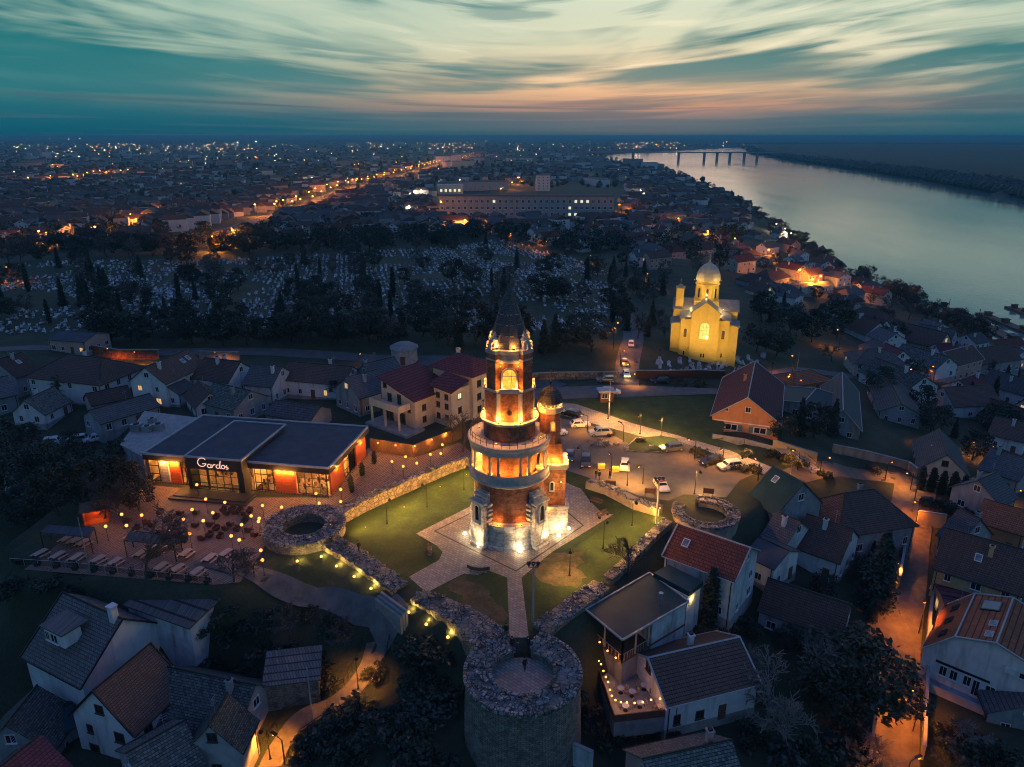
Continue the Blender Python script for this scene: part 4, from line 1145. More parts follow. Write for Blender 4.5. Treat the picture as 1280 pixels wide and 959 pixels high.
old_wall([(735,600),(760,607),(795,624),(826,634)], [1.5, 1.5, 1.6, 1.6], [1.3, 1.4, 1.5, 1.3], -1, 'lamplit rubble wall between the right lawn and the parking lot', face='old_render', seed=16)

# pale slab steps over the front-left wall
st = thing('metal_steps', 'long pale slab steps over the old wall at the end of the path', 'steps', on(492, 757))
_a = P(477, 741, 0.1); _b = P(509, 764, 0.1); _d = (_b - _a); _n = Vector((_d.y, -_d.x, 0)).normalized()
for k in range(3):
    c = (_a + _b) / 2 + _n * (0.1 + 0.42 * k) - st.location; 
    MB().box((c.x, c.y, 0.3 - 0.3 * k - st.location.z - 1.25), (_d.length, 0.34, 2.5), math.atan2(_d.y, _d.x)).build('step', 'kerbstone', st)
# ---------------------------------------------------------------- restaurant
RA, RB, RC = P(183, 566, 5.3), P(409, 584, 5.3), P(457, 536, 5.3)
rl = (RB - RA).length; rrz = math.atan2((RB - RA).y, (RB - RA).x)
ux = (RB - RA).normalized(); vy = Vector((-ux.y, ux.x, 0)); rd = (RC - RB).dot(vy)
rs = thing('restaurant', 'flat roofed dark restaurant with lit glass front, orange panels and script sign', 'restaurant', (RA.x, RA.y, 0), rrz)
def rpt(px, py, z):      # picture point -> restaurant coordinates
    q = P(px, py, z) - RA; return (q.dot(ux), q.dot(vy))
b = MB(); b.box((rl / 2, rd / 2, 0.05), (rl + 0.6, rd + .4, 0.24)); b.build('floor', 'terrace_stone', rs)
b = MB(); b.box((rl / 2, rd / 2 + .3, 5.0), (rl + .7, rd + 1.3, 0.5)); rf = b.build('roof', 'flat_roof', rs)
b = MB()
for c, sz_ in (((rl / 2, -0.38, 5.32), (rl + .9, 0.3, 0.3)), ((rl / 2, rd + .95, 5.32), (rl + .9, .3, .3)), ((-.4, rd / 2 + .3, 5.32), (.3, rd + 1.0, .29)), ((rl + .4, rd / 2 + .3, 5.32), (.3, rd + 1.0, .29))):
    b.box(c, sz_)
b.build('roof_edge', 'roof_trim', rf)
b = MB(); b.box((rl / 2, -0.42, 4.72), (rl + 1.0, 0.12, 0.95)); b.box((rl + .46, rd / 2 + .3, 4.72), (.12, rd + 1.4, .95)); b.build('fascia', 'dark_panel', rs)
b = MB(); b.box((rl / 2, rd * .55, 2.2), (rl - .5, .2, 4.6)); b.box((0.1, rd / 2, 2.2), (.2, rd, 4.6)); b.box((rl * .585, rd * .27, 2.2), (.2, rd * .5, 4.6)); b.box((rl / 2, rd - .1, 2.2), (rl, .2, 4.6)); b.build('inner_wall', 'plaster_ochre', rs)
def glass(x0, x1, y=0.0, z0=0.2, z1=4.3, side=False, nx_=3):
    w = x1 - x0; f = MB(); rz = PI / 2 if side else 0.0
    frame2d(f, rect(w, z1 - z0), rect(w - .24, z1 - z0 - .24, 0) if False else [(-w/2+.1, .1), (w/2-.1, .1), (w/2-.1, z1-z0-.1), (-w/2+.1, z1-z0-.1)], -.08, .08, rz, (x0 + w / 2, y, z0) if not side else (y, x0 + w / 2, z0))
    for i in range(1, nx_):
        o = place([(-w / 2 + w * i / nx_, 0, (z1 - z0) / 2)], rz, (x0 + w / 2, y, z0) if not side else (y, x0 + w / 2, z0))[0]
        f.box(o, (.09, .12, z1 - z0), rz)
    for hz_ in (0.33, 0.7):
        o = place([(0, 0, (z1 - z0) * hz_)], rz, (x0 + w / 2, y, z0) if not side else (y, x0 + w / 2, z0))[0]; f.box(o, (w, .11, .08), rz)
    wf = f.build('glass_front', 'dark_metal', rs)
    g = MB(); c = (x0 + w / 2, y + .03, (z0 + z1) / 2) if not side else (y - .03, x0 + w / 2, (z0 + z1) / 2)
    g.box(c, (w - .2, .03, z1 - z0 - .2), rz); g.build('pane', 'shop_glass', wf)
def panel(x0, x1, y=0.0, z0=.15, z1=4.3, side=False, mat='wood_orange', lamps=2):
    w = x1 - x0; f = MB(); rz = PI / 2 if side else 0.0
    f.box((x0 + w / 2, y, (z0 + z1) / 2) if not side else (y, x0 + w / 2, (z0 + z1) / 2), (w, .3, z1 - z0), rz)
    for k in range(8):
        zz = z0 + (z1 - z0) * (k + .5) / 8
        f.box((x0 + w / 2, y - .16, zz) if not side else (y + .16, x0 + w / 2, zz), (w - .04, .05, (z1 - z0) / 8 - .05), rz)
    p = f.build('wall_panel', mat, rs)
    for k in range(lamps):
        t = x0 + w * (k + .5) / lamps
        q = (t, y - .34, z1 - .12) if not side else (y + .36, t, z1 - .12)
        lb = MB(); lb.box((q[0], q[1], q[2] + .16), (.2, .2, .2)); lo = lb.build('spot_lamp', 'dark_metal', p)
        lb = MB(); lb.ball(q, .13, 8, 5); lb.build('bulb', 'bulb_orange', lo)
        light(lo, (q[0] + (.25 if side else 0), q[1] - (0 if side else .25), q[2] - .25), 130, OR_, .1)
glass(.0 * rl, .06 * rl, nx_=1); panel(.065 * rl, .115 * rl, mat='pale_stone', lamps=1); panel(.125 * rl, .182 * rl); glass(.187 * rl, .237 * rl, nx_=2); panel(.242 * rl, .262 * rl, lamps=1)
glass(.60 * rl, .705 * rl); panel(.712 * rl, .826 * rl, lamps=3); glass(.834 * rl, .992 * rl, nx_=4)
panel(.03 * rd, .36 * rd, rl, side=True, lamps=1); glass(.38 * rd, .68 * rd, rl, side=True, nx_=3); panel(.70 * rd, .99 * rd, rl, side=True, lamps=1)
# the raised dark entrance box with the sign
v0, v1 = .265 * rl, .575 * rl; vp = -2.1
b = MB(); b.box(((v0 + v1) / 2, (vp + rd * .82) / 2, 6.0), (v1 - v0, rd * .82 - vp, .5)); b.box(((v0 + v1) / 2, (rd * .82 + .2) / 2, 5.4), (v1 - v0 - .6, rd * .82 - .4, .9)); vr = b.build('entrance_roof', 'flat_roof', rs)
b = MB()
for c, sz_ in ((((v0 + v1) / 2, vp, 6.3), (v1 - v0 + .3, .28, .26)), (((v0 + v1) / 2, rd * .82, 6.3), (v1 - v0 + .3, .28, .26)), ((v0, (vp + rd * .82) / 2, 6.3), (.28, rd * .82 - vp - .3, .25)), ((v1, (vp + rd * .82) / 2, 6.3), (.28, rd * .82 - vp - .3, .25))): b.box(c, sz_)
b.build('roof_edge', 'roof_trim', vr)
b = MB(); b.box(((v0 + v1) / 2, vp + .05, 5.2), (v1 - v0, .3, 1.95)); b.box((v0 + .25, vp / 2 + .1, 3.1), (.5, -vp, 6.0)); b.box((v1 - .45, vp / 2 + .1, 3.1), (.9, -vp, 6.0)); b.build('entrance_frame', 'dark_panel', rs)
glass(v0 + .5, v0 + .5 + (v1 - v0 - 1.4) * .36, vp + .2, .5, 4.2, nx_=2); glass(v0 + .5 + (v1 - v0 - 1.4) * .37, v1 - .95, vp + .2, .5, 4.2, nx_=4)
b = MB(); b.box(((v0 + v1) / 2, vp - 1.0, .12), (v1 - v0 + 3.6, 4.4, .26)); b.box(((v0 + v1) / 2, vp - .8, .31), (v1 - v0 + 2.6, 3.4, .2)); b.build('entrance_steps', 'dark_panel', rs)
# the name in looping script, one bent tube per letter
def arc_(cx, cz, rx, rz_, a0, a1, n=10): return [(cx + rx * math.cos(R(a0 + (a1 - a0) * i / n)), cz + rz_ * math.sin(R(a0 + (a1 - a0) * i / n))) for i in range(n + 1)]
SCRIPT = [[arc_(.55, .95, .62, .72, 40, 330, 16) + [(1.08, .5), (1.14, .74), (.62, .7)]],
          [arc_(1.62, .42, .26, .3, 70, 390, 12) + [(1.88, .7), (1.88, .2), (2.02, .15)]],
          [[(2.02, .15), (2.16, .6), (2.2, .72)] + arc_(2.38, .5, .16, .2, 150, 50, 6)],
          [arc_(2.86, .42, .26, .3, 70, 390, 12) + [(3.16, 1.4), (3.14, .2), (3.3, .15)]],
          [arc_(3.6, .42, .26, .3, 100, 480, 14)],
          [[(3.86, .3), (4.1, .72)] + arc_(4.16, .52, .14, .12, 90, 270, 6) + arc_(4.18, .25, .16, .15, 90, -150, 8)]]
for li, strokes in enumerate(SCRIPT):
    b = MB()
    for s_ in strokes:
        b.path([((v0 + v1) / 2 - 2.7 + x * 1.22 + z * .18, vp - .15, 4.55 + z * 1.05) for x, z in s_], .075, 5)
    b.build('sign_letter', 'neon_pink', rs)
# interior: tables, a counter and hanging lamps seen through the glass
for x, y in [(.04, .2), (.15, .25), (.2, .12), (.33, .25), (.4, .3), (.47, .2), (.52, .3), (.63, .15), (.67, .3), (.76, .2), (.86, .12), (.9, .3), (.95, .15)]:
    b = MB(); q = (x * rl, y * rd * .9 + .5)
    b.lathe([(.45, .95), (.45, 1.0)], 10, q); b.tube((*q, .2), (*q, .95), .06, .06, 6)
    for a in range(3):
        c = (q[0] + .8 * math.cos(a * 2.1), q[1] + .8 * math.sin(a * 2.1)); b.box((*c, .62), (.45, .45, .08), a); b.box((c[0] + .2 * math.cos(a * 2.1), c[1] + .2 * math.sin(a * 2.1), .95), (.1, .42, .6), a * 2.1); b.box((*c, .4), (.3, .3, .4))
    b.build('dining_set', 'wood_brown', rs)
b = MB(); b.box((.42 * rl, .45 * rd, .8), (.22 * rl, .8, 1.2)); b.box((.42 * rl, .52 * rd, 2.2), (.22 * rl, .3, 2.6)); b.build('bar_counter', 'wood_brown', rs)
for x, y, p in ((.03, .2, 120), (.16, .2, 150), (.215, .2, 130), (.33, .2, 190), (.45, .2, 110), (.53, .2, 110), (.65, .2, 240), (.77, .3, 160), (.88, .18, 300), (.95, .3, 300), (.93, .48, 300)):
    b = MB(); b.tube((x * rl, y * rd, 3.5), (x * rl, y * rd, 4.7), .02, .02, 4); b.lathe([(.1, 3.55), (.28, 3.3)], 10, (x * rl, y * rd)); lo = b.build('hanging_lamp', 'dark_metal', rs)
    b = MB(); b.ball((x * rl, y * rd, 3.22), .15, 8, 5); b.build('bulb', 'bulb_warm', lo); light(lo, (x * rl, y * rd, 2.95), p * 1.5, (1, .45, .11), .2)
# low annex at the left with plant on its roof
q = [rpt(181, 515, 4.6), rpt(243, 519, 4.6), rpt(178, 556, 4.6), rpt(152, 556, 4.6)]
ax0 = min(q[3][0], q[0][0]); b = MB(); b.prism([(-.62, -.2), (-.62, rd + .9), q[0], q[3]], -.5, 4.5)
an = b.build('annex_wall', 'plaster_grey', rs)
b = MB(); b.prism([(-.62, -.3), (-.62, rd + 1.0), (q[0][0] - .2, q[0][1] + .2), (q[3][0] - .2, q[3][1] - .1)], 4.5, 4.7); b.build('annex_roof', 'concrete', rs)
for i, (px, py, k) in enumerate(((171, 535, 1.2), (184, 536, 1.0), (198, 534, 1.1), (190, 525, .8))):
    c = P(px, py, 5.2)
    t = thing('rooftop_unit', ['square ventilation unit at the outer edge of the pale annex roof', 'middle ventilation unit on the pale annex roof', 'round topped ventilation unit nearest the restaurant roof', 'small ventilation box at the back of the annex roof'][i], 'ventilation unit', (c.x, c.y, 4.7), rrz)
    b = MB(); b.box((0, 0, .55 * k), (1.5 * k, 1.2 * k, 1.1 * k)); b.build('casing', 'bare_metal', t)
    b = MB(); b.lathe([(.45 * k, 1.1 * k), (.45 * k, 1.25 * k), (.3 * k, 1.28 * k)], 12); b.build('fan_hood', 'dark_metal', t)
# brown garden fence with lamps behind the paving
fp = [(463, 563), (517, 572), (562, 554), (578, 548)]
fw_ = [P(a, c, 0) for a, c in fp]
ft = thing('garden_fence', 'brown boarded fence with wall lamps along the brick pavement', 'fence', fw_[0])
for a, c in zip(fw_, fw_[1:]):
    d = c - a; n = int(d.length / .3); b = MB()
    for i in range(n):
        m = a + d * ((i + .5) / n) - fw_[0]; b.box((m.x, m.y, 1.25), (.27, .06, 2.5), math.atan2(d.y, d.x))
    b.box(((a + c).x / 2 - fw_[0].x, (a + c).y / 2 - fw_[0].y + .08, 2.3), (d.length, .1, .12), math.atan2(d.y, d.x))
    b.build('boards', 'wood_brown', ft)
for px, py in ((473, 553), (495, 556), (519, 557), (540, 549), (558, 541)):
    q = P(px, py, 2.2); q = q + Vector((0, -.5, 0)) - fw_[0]
    fixture(ft, (q.x, q.y, 2.2), 60, OR_, 'bulb_orange', .16, 'fence_lamp', off=(0, -.4, -.1))

# ---------------------------------------------------------------- globe lamps, tables and pergolas of the terrace
def globe_proto():
    t = thing('globe_lamp', '', 'lamp')
    b = MB(); b.lathe([(.16, 0), (.16, .06), (.04, .1)], 8); b.tube((0, 0, .1), (0, 0, 2.2), .035, .03, 6); b.build('pole', 'dark_metal', t)
    b = MB(); b.ball((0, 0, 2.35), .22, 12, 8); b.build('globe', 'bulb_globe', t, smooth=True)
    light(t, (0, 0, 2.35), 320, (1, .34, .09), .22)
    return t
gp = globe_proto()
GL = [(152,643,0),(177,644,0),(158,657,0),(132,658,0),(211,662,0),(237,667,0),(229,649,0),(240,637,0),(254,651,0),(266,641,0),(257,624,0),(281,628,0),(289,670,0),(299,675,0),(302,656,0),(314,645,0),
      (328,632,0),(352,634,0),(323,652,0),(324,648,0),(326,688,0),(328,700,0),(395,617,0),(399,629,0),(426,612,0),(426,627,0),(490,577,0),(504,583,0),(521,579,0),(538,568,0),(551,567,0),(507,571,0),(553,556,0),(246,606,0),(396,630,0)]
GL = GL[:-1]
for i, (px, py, _z) in enumerate(GL):
    q = P(px, py, 2.35); q.z = 0
    lab = ('glowing globe lamp on the dining terrace left of the round ruin' if px < 320 else 'glowing globe lamp between the restaurant front and the round ruin' if px < 405 else 'glowing globe lamp on the brick pavement right of the restaurant')
    o = gp if i == 0 else dup(gp, q)
    o.location = q; o['label'] = lab; o['group'] = 'globe lamps ' + ('of the dining terrace' if px < 320 else 'before the restaurant' if px < 405 else 'along the brick pavement')
def table_proto():
    t = thing('picnic_table', '', 'table')
    b = MB()
    for k in range(4): b.box((-.36 + k * .24, 0, .75), (.22, 1.9, .05))
    b.build('tabletop', 'wood_pale', t)
    for sx_ in (-1, 1):
        b = MB(); b.box((sx_ * .75, 0, .45), (.3, 1.9, .05)); b.build('bench_seat', 'wood_pale', t)
    for sy_ in (-1, 1):
        b = MB(); b.tube((-.8, sy_ * .7, 0), (-.3, sy_ * .7, .72), .05, .05, 5); b.tube((.8, sy_ * .7, 0), (.3, sy_ * .7, .72), .05, .05, 5); b.box((0, sy_ * .7, .4), (1.5, .07, .08)); b.build('trestle', 'dark_metal', t)
    return t
tp = table_proto(); trz = R(-20)
TB = [(50,690),(72,693),(95,695),(122,698),(143,701),(201,707),(222,709),(246,713),(83,672),(96,674),(104,677),(176,690),(200,680),(215,674),(262,696),(282,690),(165,668),(232,690)]
for i, (px, py) in enumerate(TB):
    q = P(px, py, .75); q.z = 0
    lab = 'pale wooden table in the front row along the terrace railing' if py > 689 and i < 8 else 'pale wooden table further back on the terrace among the globe lamps'
    o = tp if i == 0 else dup(tp, q)
    o.location = q; o.rotation_euler = (0, 0, trz + (i % 3 - 1) * .06); o['label'] = lab; o['group'] = 'tables of the front terrace row' if i < 8 else 'tables among the globe lamps'
def sofa_proto():
    t = thing('armchair', '', 'armchair')
    b = MB(); b.box((0, 0, .3), (.8, .8, .24)); b.box((0, 0, .14), (.7, .7, .1)); b.build('seat', 'sofa_red', t)
    b = MB(); b.box((0, .37, .62), (.8, .14, .5)); b.build('backrest', 'sofa_red', t)
    for s_ in (-1, 1):
        b = MB(); b.box((s_ * .36, 0, .45), (.12, .74, .34)); b.build('armrest', 'sofa_red', t)
    return t
sp0 = sofa_proto()
SO = [(279,637),(283,641),(290,636),(294,640),(300,637),(306,642),(312,638),(262,655),(270,660),(244,656),(220,655),(225,641),(208,650),(190,656),(275,670),(310,662),(170,660),(183,652),(197,668),(215,645),(230,675),(252,672),(262,668),(288,655),(296,661),(245,640),(270,646),(282,660),(306,650),(318,668),(200,640),(160,650)]
for i, (px, py) in enumerate(SO):
    q = P(px, py, .4); q.z = 0
    o = sp0 if i == 0 else dup(sp0, q)
    o.location = q; o.rotation_euler = (0, 0, rrz + (PI if i % 2 else 0)); o['label'] = 'low red brown armchair on the brick terrace in front of the restaurant'; o['group'] = 'red brown terrace armchairs'
for i, (cs, lab) in enumerate(((((50,666),(112,672),(118,660),(60,655)), 'left dark canvas pergola at the outer end of the terrace'), (((155,676),(217,682),(225,671),(163,664)), 'right dark canvas pergola behind the bare tree on the terrace'))):
    pts = [P(a, c, 2.6) for a, c in cs]; c0 = sum(pts, Vector()) / 4; c0.z = 0
    t = thing('pergola', lab, 'pergola', c0)
    loc = [p - c0 for p in pts]
    b = MB(); n = 8
    for k in range(n):
        a0_ = loc[0].lerp(loc[1], k / n); a1_ = loc[0].lerp(loc[1], (k + .5) / n); a2_ = loc[0].lerp(loc[1], (k + 1) / n)
        b0_ = loc[3].lerp(loc[2], k / n); b1_ = loc[3].lerp(loc[2], (k + .5) / n); b2_ = loc[3].lerp(loc[2], (k + 1) / n)
        dn = Vector((0, 0, .16))
        b.hull2([a0_, a1_ - dn, b1_ - dn, b0_], [v + Vector((0, 0, .03)) for v in (a0_, a1_ - dn, b1_ - dn, b0_)]); b.hull2([a1_ - dn, a2_, b2_, b1_ - dn], [v + Vector((0, 0, .03)) for v in (a1_ - dn, a2_, b2_, b1_ - dn)])
    b.build('canopy', 'canvas_dark', t)
    b = MB()
    for k in range(4): b.tube(loc[k] + Vector((0, 0, .06)), loc[(k + 1) % 4] + Vector((0, 0, .06)), .06, .06, 5)
    b.build('frame', 'dark_metal', t)
    for k in range(4):
        b = MB(); b.tube((loc[k].x, loc[k].y, 0), (loc[k].x, loc[k].y, 2.6), .07, .07, 6); b.build('post', 'dark_metal', t)
# lit wooden booth and planters
t = thing('wooden_booth', 'small wooden booth lit orange at the edge of the grove beside the terrace', 'booth', P(122, 652, 0), R(25))
b = MB(); b.box((0, .9, 1.2), (3.4, .1, 2.4)); b.box((-1.65, 0, 1.2), (.1, 1.8, 2.4)); b.box((1.65, 0, .6), (.1, 1.8, 1.2)); b.box((0, 0, .05), (3.4, 1.8, .1)); b.build('wall', 'wood_orange', t)
b = MB(); b.hull2([(-2, -1.3, 2.35), (2, -1.3, 2.35), (2, 1.3, 2.8), (-2, 1.3, 2.8)], [(-2, -1.3, 2.47), (2, -1.3, 2.47), (2, 1.3, 2.92), (-2, 1.3, 2.92)]); b.build('roof', 'wood_brown', t)
fixture(t, (0, .6, 2.1), 45, OR_, 'bulb_orange', .12, 'lamp', off=(0, -.3, -.1))
for i in range(11):
    px = 24 + i * 23.5; q = P(px, 704.5 + i * 2.45, 0)
    pt_ = thing('planter_box', 'dark planter box with a clipped plant along the terrace railing', 'planter', q, 0, 'planter boxes along the railing')
    b = MB(); b.box((0, 0, .3), (.6, .6, .6), taper=1.1); b.build('box', 'dark_panel', pt_)
    b = MB(); rgp = random.Random(i)
    for _ in range(60):
        a_, z_ = rgp.uniform(0, 6.28), rgp.uniform(.6, 1.25); r_ = .36 * rgp.random() ** .5; s_ = .13
        p_ = (r_ * math.cos(a_), r_ * math.sin(a_), z_); b.add([p_, (p_[0] + s_, p_[1] + rgp.uniform(-s_, s_), p_[2] + rgp.uniform(-s_, s_)), (p_[0] + rgp.uniform(-s_, s_), p_[1] + s_, p_[2] + s_)], [(0, 1, 2)])
    b.build('plant', 'leaf_dark', pt_)
# glass railing along the outer edge of the terrace
gr = [P(a, c, 0) for a, c in ((14, 706), (100, 712), (180, 721), (266, 730))]
t = thing('glass_railing', 'long low glass and metal railing along the terrace edge', 'railing', gr[0])
for a, c in zip(gr, gr[1:]):
    d = c - a; n = max(1, int(d.length / 1.8)); rz = math.atan2(d.y, d.x)
    for i in range(n):
        m = a.lerp(c, (i + .5) / n) - gr[0]; w = d.length / n
        b = MB(); b.box((m.x, m.y, .55), (w - .12, .03, .8), rz); b.build('glass_panel', 'shop_glass', t)
        e = a.lerp(c, i / n) - gr[0]; b = MB(); b.box((e.x, e.y, .5), (.07, .07, 1.0), rz); b.box((m.x, m.y, 1.02), (w, .06, .05), rz); b.build('post', 'bare_metal', t)

# ---------------------------------------------------------------- lamp posts, poles, benches of the square
def lantern_proto(h=4.2, p=0.0, col=WA_):
    t = thing('lamp_post', '', 'street lamp')
    b = MB(); b.lathe([(.2, 0), (.2, .15), (.1, .25), (.08, .9)], 8); b.tube((0, 0, .9), (0, 0, h), .055, .04, 6); b.path([(0, 0, h), (.15, 0, h + .25), (.42, 0, h + .3), (.6, 0, h + .12)], .03, 5); b.build('pole', 'dark_metal', t)
    b = MB(); b.lathe([(.05, h + .12), (.24, h - .1), (.26, h - .28)], 10, (.6, 0)); hd = b.build('lamp_head', 'dark_metal', t)
    b = MB(); b.ball((.6, 0, h - .26), .14, 8, 5); b.build('bulb', 'bulb_orange' if p else 'frame_white', hd)
    if p: light(hd, (.6, 0, h - .45), p, col, .15)
    return t
lampA = lantern_proto(4.2, 950, (1, .45, .10)); lampB = lantern_proto(4.2, 0)
LP = [(484,655,1,'lamp post on the left lawn beside the hollow ruin'),(534,634,1,'lamp post in the middle of the left lawn'),(580,612,1,'lamp post at the far end of the left lawn'),(712,720,1,'lamp post on the sandy patch right of the tower'),
      (754,686,1,'lamp post on the right lawn near the bench'),(790,657,1,'lamp post on the right lawn near the lit wall'),(726,586,0,'lamp post between two dark cars at the parking edge'),(784,607,1,'lamp post beside the white car facing the camera'),
      (868,618,1,'lamp post in front of the broken ring ruin'),(448,862,1,'lamp post on the curved stair path'),(338,950,1,'lamp post at the bottom end of the stair path'),(800,543,1,'lamp post on the pavement by the round bushes'),(760,524,1,'lamp post on the bright pavement across the parking lot'),(826,548,1,'lamp post beside the grass island'),(928,574,1,'lamp post by the white estate car')]
fa = fb = True
for px, py, on_, lab in LP:
    q = on(px, py)
    src = lampA if on_ else lampB
    if on_ and fa: o = lampA; fa = False
    elif not on_ and fb: o = lampB; fb = False
    else: o = dup(src, q)
    o.location = q; o.rotation_euler = (0, 0, (px * 1.7) % 6.28); o['label'] = lab
    if 'stair path' in lab or 'sandy patch' in lab:      # hooded heads that shine straight down
        for hc in o.children:
            for lc in hc.children:
                if lc.type == 'LIGHT':
                    ld_ = bpy.data.lights.new('lamp_light', 'SPOT'); ld_.energy = 2200; ld_.spot_size = R(140); ld_.spot_blend = .8; ld_.shadow_soft_size = .15
                    ld_.color = (1, .34, .03) if 'stair' in lab else (1, .45, .1); lc.data = ld_
def pole(px, py, h, lab, r=.17, mat='concrete', speakers=True, cat='utility pole', base_shift=0):
    q = on(px, py); t = thing('utility_pole', lab, cat, q)
    b = MB(); b.tube((0, 0, -.5), (0, 0, h), r, r * .6, 10); b.build('mast', mat, t)
    if speakers:
        b = MB(); b.tube((-.6, 0, h - .5), (.6, 0, h - .5), .04, .04, 5); b.build('crossarm', 'dark_metal', t)
        for dx in (-.55, 0, .55):
            b = MB(); b.lathe([(.06, h - .4), (.12, h - .25), (.3, h + .1), (.28, h + .12), (.05, h - .1)], 10, (dx, 0)); b.build('loudspeaker', 'dark_metal', t)
    return t
p1 = pole(666, 778, 8.2, 'thick concrete pole with loudspeakers at the end of the lower lawn')
p2 = pole(820, 655, 7.6, 'tall pole with loudspeakers standing in the lit wall by the parking lot')
pole(113, 717, 8.5, 'thin pale mast at the left end of the terrace', .1, 'bare_metal', False, 'mast')
pole(391, 900, 7.5, 'thin pale mast beside the stair path', .12, 'concrete', False, 'mast')
pole(761, 522, 8.0, 'tall thin pole across the parking lot near the kiosk', .11, 'concrete', False)
pole(994, 478, 8.5, 'pole by the orange lit house near the round trees', .1, 'concrete', False)
pole(1158, 822, 8.0, 'dark wooden pole by the orange lit street', .16, 'bark', False)
pole(1140, 640, 9.0, 'thin dark pole at the top of the street', .11, 'bark', False)
cb = MB()
for a, c in ((p1.location + Vector((0, 0, 7.7)), p2.location + Vector((0, 0, 7.2))), (p1.location + Vector((0, 0, 7.5)), Vector((TC.x + 5.5, TC.y - 3.6, 9)))):
    pts = [a.lerp(c, i / 16) - Vector((0, 0, 1.2 * math.sin(PI * i / 16))) for i in range(17)]; cb = MB(); cb.path([p - p1.location for p in pts], .025, 4)
    cbo = cb.build('overhead_cable', 'dark_metal', None, loc=p1.location); T(cbo, 'dark cable hanging from the concrete pole with loudspeakers', 'cable', 'cables over the lawn')
def curved_bench(px, py, a0, a1, rad, lab):
    c = P(px, py, 0); t = thing('bench', lab, 'bench', c)
    b = MB(); b.lathe([(rad - .28, .42), (rad + .28, .42), (rad + .28, .5), (rad - .28, .5)], 14, (0, 0), a0, a1, closed=True); b.build('seat', 'wood_brown', t)
    b = MB(); b.lathe([(rad + .26, .5), (rad + .34, .5), (rad + .34, .95), (rad + .26, .95)], 14, (0, 0), a0, a1, closed=True); b.build('backrest', 'wood_brown', t)
    for k in range(3):
        a = a0 + (a1 - a0) * (k + .5) / 3; b = MB(); b.box((rad * math.sin(a), -rad * math.cos(a), .21), (.3, .5, .42), a); b.build('leg', 'concrete', t)
curved_bench(556, 690, -1.9, -1.05, 2.2, 'curved wooden bench at the left edge of the paved square')
curved_bench(602, 703, -.75, .45, 2.4, 'curved wooden bench at the front edge of the paved square')
for px, py, rz, lab in ((745, 630, R(-38), 'long bench at the edge of the dark lawn right of the tower'), (754, 646, R(42), 'bench on the paved corner right of the tower')):
    t = thing('bench', lab, 'bench', P(px, py, 0), rz)
    b = MB()
    for k in range(3): b.box((0, -.18 + k * .18, .45), (2.2, .15, .05))
    b.build('seat', 'wood_brown', t)
    b = MB(); b.box((0, .32, .65), (2.2, .05, .12)); b.box((0, .34, .85), (2.2, .05, .12)); b.build('backrest', 'wood_brown', t)
    for s_ in (-1, 1):
        b = MB(); b.box((s_ * .9, 0, .21), (.1, .5, .42)); b.box((s_ * .9, .33, .65), (.08, .06, .5)); b.build('leg', 'dark_metal', t)
# small lamps on the slope below the front wall
for i, (px, py) in enumerate(((372,705),(402,699),(421,711),(443,724),(464,739),(511,769),(533,784),(560,800))):
    q = on(px, py); t = thing('wall_floodlight', 'small floodlight in the grass aimed at the old front wall', 'floodlight', q, 0, 'floodlights along the old front wall')
    fixture(t, (0, 0, .3), 42, YE_, 'bulb_warm', .2, 'housing', off=(0.3, .6, .35))
# added floodlights with tiny bulbs that brighten the back wall
for px, py in ((452,657),(500,632),(545,607),(578,592)):
    q = P(px, py, 0); t = thing('wall_floodlight', 'added low floodlight on the lawn brightening the back wall', 'floodlight', q + Vector((.8, -1.0, 0)), 0, 'added floodlights along the lawn wall')
    fixture(t, (0, 0, .2), 170, (1, .44, .05), 'bulb_orange', .05, 'housing', off=(-.2, .1, .9))
for px, py in ((770,618),(800,632),(822,645)):
    q = P(px, py, 0); t = thing('wall_floodlight', 'low floodlight at the foot of the wall below the parking lot', 'floodlight', q + Vector((-.5, -1.0, 0)), 0, 'floodlights below the parking wall')
    fixture(t, (0, 0, .2), 220, (1, .40, .05), 'bulb_orange', .05, 'housing', off=(.2, .1, .9))

